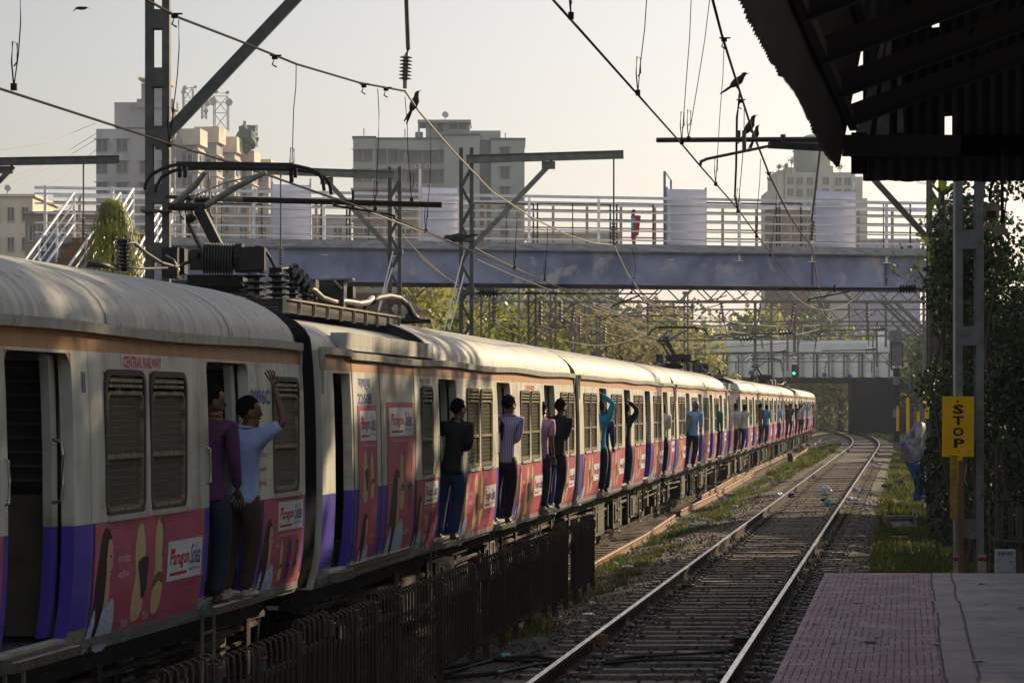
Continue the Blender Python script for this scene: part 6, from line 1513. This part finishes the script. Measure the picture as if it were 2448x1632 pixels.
# ------------------------------------------------------------------ iron fence between the tracks
def fx(Y): return xt(Y) + .9
fn = thing('iron_fence', 'dark iron fence of hooked bars between the train and the empty track', 'fence', (fx(27), 27, -.45))
gaps = [19.3, 20.35, 21.38, 22.2, 23.2, 25.45, 27.4, 28.3, 29.5, 30.55, 31.6, 33.1, 34.1, 35.25, 36.35, 37.4, 38.4]
gaps = [12.4, 13.5, 14.6, 15.7, 16.9, 18.1] + gaps
for i, (a, c) in enumerate(zip(gaps, gaps[1:])):
    if abs(a - 35.25) < .01: a += .75
    n_ = max(3, round((c - a - .16) / .165)); b = MB(); zt = .78 + (.05 if i % 3 == 0 else 0)
    for k in range(n_ + 1):
        Y = a + .1 + (c - a - .2) * k / n_; x = fx(Y)
        b.tube([(x + .03, Y, -.12), (x + .03, Y, zt - .06), (x + .02, Y, zt), (x - .02, Y, zt + .022), (x - .055, Y, zt - .005), (x - .06, Y, zt - .10)], .011, 5)
        b.tube([(x - .03, Y + .05, -.12), (x - .03, Y + .05, zt - .2)], .010, 4)
    b.bar((fx(a + .05), a + .05, zt - .22), (fx(c - .05), c - .05, zt - .22), .02, .05); b.bar((fx(a + .05), a + .05, -.1), (fx(c - .05), c - .05, -.1), .02, .05)
    b.build('fence_panel', 'fence_iron', fn, world=True)
    b = MB(); x = fx(c); b.box((x, c, .15), (.07, .07, 1.25)); b.build('fence_post', 'fence_iron', fn, world=True)
    b = MB(); b.box((x + .01, c, zt - .13), (.08, .10, .09)); b.box((x + .01, c, zt - .08), (.10, .12, .01)); b.build('bracket', 'mast_steel', fn, world=True)

# ------------------------------------------------------------------ odds and ends along the line
def G(px, py, z=None):                       # ground point under a picture position
    zz = -.25 if z is None else z
    for _ in range(6):
        Y = (HZ - zz) * F / (py - HY); x = (px - CX) / F * Y; zz = gz(x - xc(Y)) if z is None else z
    return Vector((x, Y, zz))
for i, pts in enumerate((((1040, 1612), (1180, 1585), (1280, 1578), (1345, 1592)), ((1040, 1628), (1180, 1588), (1300, 1592), (1330, 1600)), ((1060, 1632), (1190, 1620), (1270, 1602), (1310, 1598)), ((1450, 1590), (1520, 1580), (1650, 1575), (1730, 1568), (1780, 1560)), ((1440, 1596), (1560, 1588), (1740, 1588)))):
    b = MB(); b.tube([G(x, y) + Vector((0, 0, .05)) for x, y in pts], .022, 7)
    b.build('ground_cable', 'cable_black', label=('upper black hose crossing left of the near rails', 'middle black hose crossing left of the near rails', 'lowest black hose crossing left of the near rails', 'upper black cable between the two near rails', 'lower black cable between the two near rails')[i], cat='cable', group='black cables on the ballast')
for i, (a, c) in enumerate((((1569, 1472), (1612, 1473)), ((1628, 1413), (1652, 1413)))):
    p, q = G(*a) + Vector((0, 0, .08)), G(*c) + Vector((0, 0, .08)); b = MB(); pts = []
    ax = (q - p); u1 = Vector((0, 0, 1)); u2 = ax.normalized().cross(u1)
    for k in range(100): an = k * .9; pts.append(p + ax * (k / 99) + (u1 * math.cos(an) + u2 * math.sin(an)) * .03)
    b.tube(pts, .006, 4); b.build('coil_spring_scrap', 'rail_rust', label=('rusty coil spring lying between the near rails', 'smaller dark coil spring farther between the rails')[i], cat='spring', group='springs lying on the sleepers')
def crumple(name, label, px, py, w, h, mt, cat, seed, grp='litter'):
    p = G(px, py) + Vector((0, 0, .05)); s_ = p.y / F * 1.25; b = MB(); rr = random.Random(seed); r = (w * s_ / 2, w * s_ / 2 * .8, h * s_ / 2)
    vs = []; n, k = 14, 9; c = p + Vector((0, 0, r[2] * .8))
    for i in range(k + 1):
        th = math.pi * i / k
        for j in range(n):
            a = 2 * math.pi * j / n; v = Vector((math.sin(th) * math.cos(a), math.sin(th) * math.sin(a), math.cos(th)))
            v *= .72 + .55 * abs(noise.noise(v * 2.1 + Vector((seed, 0, 0)))) * 2 + rr.uniform(-.12, .12); vs.append(c + Vector((v.x * r[0], v.y * r[1], max(-.9, v.z) * r[2])))
    b.add(vs, [(i * n + j, (i + 1) * n + j, (i + 1) * n + (j + 1) % n, i * n + (j + 1) % n) for i in range(k) for j in range(n)])
    return b.build(name, mt, label=label, cat=cat, group=grp)
LT = [(1229, 1510, 40, 36, 'bag_white', 'plastic_sack', 'torn white plastic sack at the foot of the iron fence', 'sack'), (1415, 1455, 14, 9, 'bag_white', 'paper_scrap', 'white scrap left of the near rail, by a green sprig', 'litter'),
      (1407, 1480, 22, 6, 'bag_white', 'paper_scrap', 'flat white scrap left of the near rail', 'litter'), (1340, 1487, 8, 7, 'bag_white', 'paper_scrap', 'tiny white scrap right of the torn sack', 'litter'), (1470, 1357, 11, 8, 'bag_white', 'paper_cup', 'small white cup in the weeds at the fence end', 'litter'),
      (1501, 1364, 20, 7, 'bag_white', 'paper_scrap', 'flat white wrapper in the weeds beyond the fence end', 'litter'), (1626, 1298, 9, 6, 'bag_white', 'paper_scrap', 'small pale scrap beside the rusty rail', 'litter'), (1645, 1306, 12, 6, 'bag_green', 'plastic_scrap', 'little green plastic scrap between the tracks', 'litter'),
      (1657, 1268, 16, 12, 'bag_white', 'plastic_bag', 'left white plastic bag of the pair in the grass', 'bag'), (1679, 1262, 18, 10, 'bag_white', 'plastic_bag', 'right white plastic bag of the pair in the grass', 'bag'), (1688, 1249, 8, 6, 'bag_white', 'paper_scrap', 'small white scrap above the pair of bags', 'litter'),
      (1600, 1254, 9, 18, 'bag_tan', 'cloth_rag', 'hanging pale rag at the rusty rail joint', 'rag'), (1727, 1200, 14, 8, 'bag_blue', 'plastic_scrap', 'blue plastic scrap beside the sunlit rail', 'litter'), (1757, 1219, 12, 7, 'bag_white', 'paper_scrap', 'white scrap right of the blue scrap', 'litter'),
      (1801, 1173, 9, 7, 'bag_white', 'paper_scrap', 'white scrap left of the empty track in mid distance', 'litter'), (1865, 1198, 20, 14, 'bag_white', 'plastic_bag', 'round white plastic bag against the left rail', 'bag'), (1893, 1194, 18, 11, 'shirt_navy', 'plastic_bag', 'dark blue plastic bag between the rails', 'bag'),
      (1974, 1187, 22, 22, 'bag_white', 'plastic_bag', 'biggest white plastic bag between the rails', 'bag'), (1951, 1188, 10, 5, 'bag_white', 'paper_scrap', 'flat white scrap left of the biggest bag', 'litter'), (1982, 1211, 22, 11, 'bag_green', 'plastic_bag', 'teal green plastic bag near the right rail', 'bag'), (1972, 1203, 14, 8, 'bag_black', 'plastic_bag', 'black plastic bag behind the teal bag', 'bag'),
      (2045, 1178, 16, 9, 'bag_white', 'plastic_bag', 'white plastic bag right of the right rail', 'bag'), (2037, 1201, 24, 9, 'bag_white', 'plastic_bag', 'flat white plastic bag right of the right rail', 'bag'), (1945, 1148, 12, 9, 'bag_tan', 'paper_scrap', 'pale scrap with weeds between the rails, farther away', 'litter'),
      (2088, 1118, 12, 5, 'bag_white', 'paper_scrap', 'white scrap in the right grass, left one', 'litter'), (2102, 1113, 9, 4, 'bag_white', 'paper_scrap', 'white scrap in the right grass, right one', 'litter'), (1838, 1146, 10, 5, 'bag_white', 'paper_scrap', 'white scrap on the ballast before the sunlit rail', 'litter'), (1863, 1140, 11, 6, 'bag_tan', 'paper_scrap', 'tan scrap on the ballast before the sunlit rail', 'litter'),
      (1973, 1062, 10, 7, 'bag_tan', 'plastic_bag', 'sunlit tan bag in the far yellow grass', 'bag'), (1949, 1066, 8, 5, 'bag_white', 'paper_scrap', 'sunlit white scrap in the far yellow grass', 'litter'), (1536, 1352, 9, 8, 'bag_white', 'plastic_scrap', 'small white scrap beside the flat wrapper', 'litter'),
      (2105, 1285, 8, 6, 'bag_blue', 'plastic_scrap', 'bluish scrap in the grass before the concrete pit', 'litter'), (2060, 1291, 16, 7, 'bag_tan', 'plastic_scrap', 'yellowish scrap in the grass before the concrete pit', 'litter'), (1210, 1580, 24, 8, 'bag_green', 'plastic_scrap', 'greenish plastic film by the fence foot', 'litter')]
for i, (px, py, w, h, mt, nm, lb, ct_) in enumerate(LT): crumple(nm, lb, px, py, w, h, mt, ct_, i * 3.7 + 1)
# concrete pit and blocks
t = thing('concrete_pit', 'broken concrete cable pit in the grass right of the track', 'concrete pit', G(2160, 1285))
p = G(2160, 1268); b = MB(); b.box(p + Vector((0, .6, .28)), (.66, .5, .07)); b.box(p + Vector((-.3, .5, .05)), (.07, .6, .5)); b.box(p + Vector((.3, .5, .05)), (.07, .6, .5)); b.build('frame', 'concrete', t, world=True)
b = MB(); b.box(p + Vector((.02, .1, .06)), (.5, .45, .07), rx=.5, rz=.3); b.build('slab', 'concrete', t, world=True)
p = G(2150, 1300); b = MB(); b.box(p + Vector((0, .1, .12)), (.34, .3, .06)); b.box(p + Vector((-.12, .1, .0)), (.06, .3, .25)); b.box(p + Vector((.14, .1, .0)), (.06, .3, .25)); b.build('concrete_block', 'concrete', label='smaller concrete block in front of the cable pit', cat='concrete block')
for i, (px, py, w) in enumerate(((2148, 1165, 26), (2120, 1170, 18), (2165, 1152, 14))):
    o = crumple('rock', ('biggest rock in the right grass below the bundle', 'left rock in the right grass', 'small rock behind the biggest one')[i], px, py, w, w * .55, 'stone', 'rock', 50 + i, 'rocks in the right grass')
b = MB(); b.box(G(1772, 1565) + Vector((0, 0, .10)), (.16, .3, .2)); b.build('rail_block', 'under_black', label='black block against the inside of the right rail', cat='block')
p = G(1442, 1560); b = MB(); b.box(p + Vector((0, 0, .12)), (.09, .04, .16), ry=.15); b.build('rust_plate', 'rail_rust', label='small rusty orange plate beside the left near rail', cat='plate')
# short post between the tracks
t = thing('marker_post', 'short dark post standing in the far sunlit grass', 'post', G(1886, 1110)); p = G(1888, 1112)
b = MB(); b.bar(p - Vector((0, 0, .2)), p + Vector((0, 0, .62)), .22, .16); b.build('post', 'under_black', t, world=True); b = MB(); b.box(p + Vector((.12, 0, .3)), (.1, .1, .3)); b.build('post_box', 'concrete', t, world=True)
# covered bundle
Yt = 71; t = thing('covered_bundle', 'bundle under grey and blue tarpaulins beside the right lattice mast', 'tarpaulin bundle', G(2185, 1196)); 
def drape(path, mt, seed, nm):
    b = MB(); n = 16; rr = random.Random(seed)
    for i, (px, py, rx, ry_) in enumerate(path):
        c = P(px, py, Yt)
        for j in range(n):
            a = 2 * math.pi * j / n; f = 1 + .28 * noise.noise(Vector((math.cos(a) * 2, math.sin(a) * 2 + seed, i * .45))) + .10 * math.sin(a * 5 + i * .6)
            b.v.append((c.x + math.cos(a) * rx * f * .82, c.y + math.sin(a) * ry_ * f, c.z + .05 * noise.noise(Vector((a, i, seed)))))
    for i in range(len(path) - 1):
        for j in range(n): b.f.append((i * n + j, i * n + (j + 1) % n, (i + 1) * n + (j + 1) % n, (i + 1) * n + j)); b.m.append(0)
    b.f.append(tuple(range(n))); b.m.append(0); b.build(nm, mt, t, world=True, smooth=True)
drape([(2198, 1008, .05, .05), (2197, 1012, .16, .2), (2195, 1024, .22, .26), (2188, 1040, .27, .3), (2180, 1060, .32, .32), (2176, 1080, .34, .33), (2176, 1096, .32, .32), (2178, 1106, .22, .26)], 'tarp_white', 1, 'grey_tarpaulin')
drape([(2172, 1050, .10, .1), (2160, 1060, .12, .2), (2178, 1095, .24, .25), (2184, 1112, .24, .25), (2188, 1128, .17, .2), (2192, 1150, .13, .16), (2194, 1172, .11, .15), (2192, 1196, .13, .12)], 'tarp_blue', 2, 'blue_tarpaulin')
drape([(2200, 1105, .12, .14), (2204, 1140, .11, .14), (2206, 1190, .12, .14)], 'tarp_white', 3, 'pale_cloth')
# signals
Ys = 155; t = thing('signal_post', 'grey signal box on a banded post right of the far tracks', 'signal', P(2143, 1074, Ys))
b = MB(); b.box(P(2141, 832, Ys), (.66, .5, 2.1)); b.build('signal_head', 'signal_grey', t, world=True)
b = MB()
for k, (y0, y1) in enumerate([(880 + 19.5 * i, 880 + 19.5 * (i + 1)) for i in range(10)]): b.box(P(2143, (y0 + y1) / 2, Ys), (.34, .34, (y1 - y0) / F * Ys), 0 if k % 2 == 0 else (1 if k % 4 == 1 else 0))
b.build('banded_post', ['under_black', 'signal_grey'], t, world=True)
b = MB()
for px in (2131, 2158): b.bar(P(px, 820, Ys - .4), P(px, 885, Ys - .4), .06, .06)
b.bar(P(2131, 820, Ys - .4), P(2158, 820, Ys - .4), .06, .06); b.build('guard_frame', 'under_black', t, world=True)
Ys = 232; t = thing('colour_light_signal', 'black signal head showing a green light before the white bridge', 'signal', P(1899, 1035, Ys))
b = MB(); b.box(P(1901, 893, Ys), (.62, .4, 1.65)); b.build('signal_head', 'under_black', t, world=True); b = MB(); b.bar(P(1904, 915, Ys), P(1904, 1035, Ys), .16, .16); b.build('post', 'mast_steel', t, world=True)
b = MB(); b.lathe(P(1898, 892, Ys - .21), (0, -1, 0), [(0, .13), (.05, .11)], 14); b.build('lamp', 'signal_green', t, world=True)
b = MB(); b.box(P(1688, 882, 228), (3.4, 1.2, .5)); 
b.build('relay_hut_roof', 'signal_grey', label='low grey hut roof behind the far carriages', cat='hut')

# ------------------------------------------------------------------ people
def skin(name, chains, mt, parent, sub=1):
    """chains: list of [(point, (rx, ry)) ...]; the first point of later chains may be an index into the vertex list"""
    vs, es, rs_ = [], [], []
    for ch in chains:
        prev = None
        for it in ch:
            if isinstance(it, int): prev = it; continue
            vs.append(tuple(it[0])); rs_.append(it[1]); i = len(vs) - 1
            if prev is not None: es.append((prev, i))
            prev = i
    me = bpy.data.meshes.new(name); me.from_pydata(vs, es, []); o = bpy.data.objects.new(name, me); col.objects.link(o); me.materials.append(M[mt])
    m = o.modifiers.new('skin', 'SKIN'); m.use_smooth_shade = True
    for i, r in enumerate(rs_): d = me.skin_vertices[0].data[i]; d.radius = r if isinstance(r, tuple) else (r, r)
    roots = [0]; seen = set()
    adj = {}
    for a, c in es: adj.setdefault(a, []).append(c); adj.setdefault(c, []).append(a)
    for i in range(len(vs)):
        if i not in seen:
            me.skin_vertices[0].data[i].use_root = True; st = [i]
            while st:
                q = st.pop()
                if q in seen: continue
                seen.add(q); st += adj.get(q, [])
    if sub: s_ = o.modifiers.new('sub', 'SUBSURF'); s_.levels = sub; s_.render_levels = sub
    o.parent = parent; W[o.name] = Wm(parent)
    return o
V = Vector
def person(label, pos, yaw, h, shirt, trousers, ra, la, lean=(0, 0), hair='hair', near=0, head_yaw=0., legs=(0, 0), shoes='leather', group='passengers hanging from the train doors', sleeve=1., kurta=False, skinm='skin', bulk=1.):
    """ra, la: (elbow, wrist) for the right and left arm, metres on a 1.72 m body; x right, y forward"""
    t = thing('person', label, 'person', pos, yaw, group); k = h / 1.72; t.scale = (k, k, k)
    lx, ly = lean
    def L(x, y, z): f = max(0, z) / 1.4; return V((x + lx * f, y + ly * f, z))
    sub = 2 if near else 1
    hip, ch, nk = L(0, 0, .94), L(0, .0, 1.24), L(0, .0, 1.43)
    sR, sL = L(.165, 0, 1.385), L(-.165, 0, 1.385)
    fR, fL = V((.085 + legs[0], .02, .07)), V((-.075 + legs[1], -.05, .07))
    kR, kL = L(.105, .04, .50), L(-.105, .03, .50)
    eR, wR = V(ra[0]), V(ra[1]); eL, wL = V(la[0]), V(la[1])
    hd = L(.0, .03, 1.56); hy = Matrix.Rotation(head_yaw, 3, 'Z')
    H = lambda x, y, z: L(0, .02, 1.585) + hy @ V((x, y, z))
    body = [[(hip, (.095, .075)), (L(0, 0, 1.10), (.095, .075)), (ch, (.115, .08)), (L(0, 0, 1.37), (.11, .075)), (nk, .062), (H(0, .008, -.085), (.060, .072)), (H(0, .008, -.02), (.078, .096)), (H(0, 0, .06), (.076, .094)), (H(0, -.005, .115), (.045, .055))],
            [3, (sR, .052), (eR, .036), (wR, .024)], [3, (sL, .052), (eL, .036), (wL, .024)],
            [0, (L(.085, 0, .86), .065), (kR, .052), (fR, .036), (fR + V((.01, .10, -.035)), (.036, .026)), (fR + V((.015, .19, -.045)), (.032, .018))],
            [0, (L(-.085, 0, .86), .065), (kL, .052), (fL, .036), (fL + V((-.01, .10, -.035)), (.036, .026)), (fL + V((-.015, .19, -.045)), (.032, .018))]]
    if near:
        body += [[6, (H(0, .088, -.005), (.018, .02)), (H(0, .112, -.028), (.013, .012))], [6, (H(.078, .0, -.01), (.012, .022))], [6, (H(-.078, .0, -.01), (.012, .022))], [5, (H(0, .07, -.078), (.03, .022))]]
    bo = skin('body', body, skinm, t, sub)
    # hands
    for (e_, w_, s_) in ((eR, wR, 1), (eL, wL, -1)):
        d = (w_ - e_).normalized(); u = d.cross(V((0, 1, 0))); u = u.normalized() if u.length > .2 else d.cross(V((1, 0, 0))).normalized(); nrm = d.cross(u)
        pc = w_ + d * .05; chs = [[(w_ - d * .01, (.022, .02)), (pc, (.036, .016)), (w_ + d * .085, (.036, .014))]]
        if near:
            for q, (off, ln) in enumerate(((-.030, .058), (-.010, .074), (.010, .078), (.030, .068))):
                b0 = w_ + d * .085 + u * off; b1 = b0 + d * ln * .5 + u * off * .35 + nrm * .006; b2 = b1 + d * ln * .42 + nrm * .022
                chs.append([(w_ + d * .06 + u * off, .010), (b0, .0095), (b1, .0088), (b2, .0075)])
            th0 = w_ + d * .03 - u * s_ * .028; chs.append([(w_ + d * .02 - u * s_ * .01, .012), (th0, .012), (th0 + d * .025 - u * s_ * .028, .0105), (th0 + d * .055 - u * s_ * .036 + nrm * .01, .0085)])
        skin('hand', chs, skinm, bo, 1)
    # clothes
    lf = .006; sh = [[(L(0, 0, .80 if not kurta else .55), (.172 * bulk, .145 * bulk)), (L(0, 0, .845 if not kurta else .60), (.172 * bulk, .145 * bulk)), (L(0, 0, .95), (.165 * bulk, .135)), (L(0, 0, 1.10), (.158 * bulk, .125)), (L(0, 0, 1.26), (.168 * bulk, .13)), (L(0, 0, 1.375), (.15, .11)), (L(0, 0, 1.44), (.078, .078)), (L(0, .005, 1.475), (.074, .076))]]
    for (s_, e_, w_) in ((sR, eR, wR), (sL, eL, wL)):
        c = [5, (s_, .080), (s_.lerp(e_, .55), .066), (e_, .058)]
        if sleeve > .9: c += [(e_.lerp(w_, .5), .050), (e_.lerp(w_, .92), .040)]
        elif sleeve > .4: c[-1] = (e_.lerp(s_, .12), .054)
        sh.append(c)
    skin('shirt', sh, shirt, t, sub)
    tr = [[(L(0, 0, 1.02), (.10, .08)), (L(0, 0, .95), (.135, .108)), (L(0, 0, .87), (.145, .122))]]
    for (s_, k_, f_) in ((1, kR, fR), (-1, kL, fL)): tr.append([2, (L(.088 * s_, 0, .78), .110), (k_, .084), (k_.lerp(f_, .6), .072), (f_ + V((0, -.005, .045)), .070), (f_ + V((0, -.005, .015)), .066)])
    skin('trousers', tr, trousers, t, sub)
    b = MB()
    for f_ in (fR, fL):
        b.ellipsoid(f_ + V((0, .08, -.038)), (.047, .135, .030), 10, 6); b.ellipsoid(f_ + V((0, .02, -.02)), (.042, .06, .04), 8, 5)
    b.build('shoes', shoes, t, smooth=True)
    b = MB(); c = H(0, -.018, .028); rot = hy
    if not near: b.ellipsoid(c, (.086, .098, .105), 10, 7, rot=rot)
    else:
        n, kk = 22, 12; vs = []; rr = random.Random(int(h * 100))
        for i in range(kk + 1):
            th = math.pi * i / kk * .92
            for j in range(n):
                a = 2 * math.pi * j / n; v = V((math.sin(th) * math.cos(a), math.sin(th) * math.sin(a), math.cos(th)))
                q = 1.06 + rr.uniform(-.035, .05)
                if v.y > .42 and v.z < .50: q *= .66          # face stays free
                elif v.z < .0 and v.y > -.05: q *= .74
                elif v.z < -.45: q *= .84
                vs.append(c + rot @ V((v.x * .088 * q, v.y * .104 * q, v.z * (.112 if v.z > 0 else .10) * q)))
        b.add(vs, [(i * n + j, (i + 1) * n + j, (i + 1) * n + (j + 1) % n, i * n + (j + 1) % n) for i in range(kk) for j in range(n)])
    b.build('hair', hair, t, smooth=not near)
    if near:
        for s_ in (-1, 1):
            b = MB(); b.ellipsoid(H(.032 * s_, .078, .018), (.014, .010, .009), 8, 5); b.build('eye', 'eye', bo); b = MB(); b.ellipsoid(H(.032 * s_, .087, .018), (.006, .004, .006), 6, 4); b.bar(H(.018 * s_, .087, .036), H(.05 * s_, .078, .038), .006, .008); b.build('brow', 'hair', bo)
        b = MB(); b.ellipsoid(H(0, .083, -.052), (.024, .009, .008), 8, 5); b.build('mouth', 'print_brown', bo)
    return t
DOWN = ((.27, -.03, 1.12), (.27, .04, .88)); DOWNL = ((-.27, -.03, 1.12), (-.27, .04, .88))
FOLD = ((.27, .02, 1.12), (.02, .20, 1.12)); FOLDL = ((-.27, .02, 1.12), (-.02, .22, 1.16))
UP = ((.36, .06, 1.58), (.24, .10, 1.86)); UPL = ((-.36, .04, 1.55), (-.26, .06, 1.80)); HOLDL = ((-.21, .10, 1.16), (-.24, .26, 1.36))
FOLD = ((.215, .03, 1.12), (.04, .20, 1.12)); FOLDL = ((-.215, .03, 1.12), (-.02, .22, 1.16)); DOWN = ((.22, -.03, 1.12), (.235, .04, .88)); DOWNL = ((-.24, -.03, 1.12), (-.235, .04, .88))
def at(Y, out, car=2, z=.0):                 # a spot by the train side at distance Y
    out -= .07
    x = xt(Y) + out if car > 1 else -1.835 + .1635 * (Y - 23.86) + out
    return (x, Y, ZT + 1.235 + z + (.035 if car == 1 else 0))
def turn(car=2): return HEAD if car > 1 else HEAD1
# two men in the nearest doorway
person('man in dark purple striped shirt and jeans in the nearest occupied doorway', at(20.72, -.03, 1), HEAD1 - .12, 1.75, 'shirt_maroon', 'jeans', ((.245, -.02, 1.14), (.24, .08, .90)), HOLDL, (.05, .0), near=1, head_yaw=-.75, bulk=1.2)
person('man in light blue shirt raising his arm in the nearest occupied doorway', at(21.42, .02, 1), HEAD1 - .35, 1.66, 'shirt_sky', 'trousers_brown', ((.43, .10, 1.50), (.335, .10, 1.80)), HOLDL, (.10, .03), near=1, head_yaw=-.65, bulk=1.12, sleeve=.5, shoes='sandal_light')
person('man in black shirt and blue jeans leaning out of the second carriage', at(31.25, .02), HEAD - .15, 1.70, 'shirt_black', 'jeans_blue', ((.29, .02, 1.14), (.12, .20, 1.10)), HOLDL, (.13, .05), near=1, head_yaw=-.35, shoes='leather', skinm='skin_warm', bulk=1.15)
person('man in striped blue shirt with shoulder strap, middle door of the second carriage', at(35.7, .02), HEAD, 1.76, 'shirt_stripe', 'trousers_black', FOLD, HOLDL, (.10, .02), near=1, head_yaw=-.45)
person('man in pink shirt in the last door of the second carriage', at(39.75, -.02), HEAD, 1.68, 'shirt_pink', 'jeans', DOWN, HOLDL, (.05, .02), near=1, head_yaw=-.4, sleeve=.5, shoes='sandal_light')
person('man in black shirt and jeans behind the man in pink', at(40.6, .08), HEAD, 1.72, 'shirt_black', 'jeans', FOLD, HOLDL, (.12, .05), near=1, head_yaw=-.3)
t = thing('backpack', 'black backpack worn by the man in the striped shirt', 'backpack', at(35.25, -.10, z=1.05), HEAD); b = MB(); b.ellipsoid((0, 0, .1), (.17, .11, .27), 12, 8); b.build('pouch', 'bag_black', t, smooth=True)
b = MB(); b.tube([(.12, .02, .3), (.16, .12, .38), (.17, .26, .32), (.15, .3, .1)], .025, 6); b.build('strap', 'bag_black', t)
person('man in bright blue shirt with both arms above his head, third carriage', at(47.7, -.02), HEAD, 1.72, 'shirt_cyan', 'jeans', ((.30, .0, 1.66), (.06, .0, 1.84)), ((-.30, 0, 1.66), (-.06, 0, 1.84)), (.06, .03), head_yaw=-.3, shoes='sandal_light')
person('man in navy shirt low behind the raised blue arm, third carriage', at(48.3, .0), HEAD, 1.60, 'shirt_navy', 'jeans', DOWN, DOWNL, (.04, .02))
person('man in black with raised elbow in the second door of the third carriage', at(52.9, -.06), HEAD, 1.66, 'shirt_black', 'jeans', ((.30, .0, 1.58), (.10, .1, 1.76)), HOLDL, (.03, .02))
person('man in white shirt with folded arms at the back door of the third carriage', at(61.2, -.05), HEAD, 1.68, 'shirt_white', 'trousers_black', FOLD, FOLDL, (.05, .02), head_yaw=-.4)
person('man in blue shirt and black trousers hanging well outside the fourth carriage', at(67.7, .13), HEAD - .1, 1.74, 'shirt_blue', 'trousers_black', ((.30, .03, 1.14), (.26, .16, .98)), HOLDL, (.14, .05), hair='hair_grey', bulk=1.15, head_yaw=-.2)
for (px, out, h, s_, tr_, ra, lb, ln) in ((1717, -.02, 1.7, 'shirt_teal', 'jeans', DOWN, 'man in dark teal shirt at the last door of the fourth carriage', .05), (1759, 0, 1.7, 'shirt_white', 'trousers_brown', DOWN, 'man in cream shirt, first figure of the fifth carriage', .10),
        (1775, .04, 1.66, 'shirt_white', 'jeans', DOWN, 'man in white shirt, second figure of the fifth carriage', .18), (1818, .02, 1.72, 'shirt_brown', 'trousers_brown', FOLD, 'man in brown shirt, sixth carriage, next to the turquoise one', .10), (1832, .08, 1.66, 'shirt_cyan', 'jeans', FOLD, 'man in turquoise shirt and trousers, sixth carriage', .12),
        (1863, 0, 1.66, 'shirt_blue', 'trousers_black', FOLD, 'man in pale blue shirt, seventh carriage', .05), (1881, 0, 1.66, 'shirt_black', 'trousers_black', DOWN, 'man in black, seventh carriage, first of the close group', .08), (1890, .06, 1.72, 'shirt_navy', 'trousers_black', FOLD, 'man in navy shirt, second of the far group', .10),
        (1903, .0, 1.7, 'shirt_black', 'jeans', UP, 'man in black with raised arm, far group', .08), (1911, .05, 1.7, 'shirt_white', 'jeans', UP, 'man in white with raised arm, far group', .12), (1918, .03, 1.7, 'shirt_pink', 'trousers_black', UP, 'man in pink with raised arm, far group', .10), (1929, .0, 1.7, 'shirt_blue', 'jeans', UP, 'man with raised arm on the last carriage', .08), (1945, -.02, 1.7, 'shirt_yellow', 'trousers_brown', DOWN, 'figure in yellow at the very end of the train', .04)):
    Y = (5.316 - out - .05) / (.146 + (CX - px) / F); person(lb, at(Y, out), HEAD, h, s_, tr_, ra, HOLDL, (ln, .03))
b = MB(); 
# passengers seen inside through the windows
person('seated passenger in pale green seen through the near window pair', (at(19.75, -.55, 1)[0], 19.75, ZT + 1.27 - .35), HEAD1 + 3.0, 1.62, 'bag_green', 'trousers_black', DOWN, DOWNL, group='passengers inside the carriages')
person('passenger in dark clothes inside the nearest empty doorway', (at(18.9, -1.25, 1)[0], 18.9, ZT + 1.29), HEAD1 + 1.6, 1.66, 'shirt_black', 'trousers_black', DOWN, DOWNL, group='passengers inside the carriages')
# people on the footbridge
p = bp(1523, 8.06, 1.9)
person('woman in red and teal clothes walking left on the footbridge', p, R(78), 1.55, 'cloth_teal', 'cloth_red', ((.22, .06, 1.16), (.20, .14, .95)), ((-.22, -.03, 1.16), (-.20, -.02, .92)), (0, .03), kurta=True, legs=(.0, .0), group='people on the footbridge', sleeve=.5)
b = MB(); q = bp(1523, 8.06, 1.9); b.v = []; b.box((q.x + .10, q.y - .16, q.z + .95), (.16, .04, .72), ry=.12); b.box((q.x + .02, q.y - .06, q.z + 1.28), (.3, .3, .07)); b.build('scarf', 'cloth_red', label='red scarf hanging behind the woman on the footbridge', cat='scarf')
person('person in brown standing on the footbridge behind the pantograph', bp(428, 8.06, 2.2), R(20), 1.55, 'shirt_brown', 'trousers_brown', DOWN, DOWNL, kurta=True, group='people on the footbridge')

# ------------------------------------------------------------------ dusty air
b = MB(); b.box((40, 340, 27), (560, 760, 57.8)); hz = b.build('haze', 'wire', kind='stuff', label='thin dusty haze over the whole scene', cat='haze', base=(0, 0, 0))
hm = bpy.data.materials.new('dusty_air'); hm.use_nodes = True; t = hm.node_tree; t.nodes.clear(); vo = t.nodes.new('ShaderNodeVolumePrincipled'); oo = t.nodes.new('ShaderNodeOutputMaterial')
vo.inputs['Color'].default_value = (.72, .80, .95, 1); vo.inputs['Density'].default_value = .00030; vo.inputs['Anisotropy'].default_value = .0
t.links.new(vo.outputs[0], oo.inputs['Volume']); hz.data.materials.clear(); hz.data.materials.append(hm)
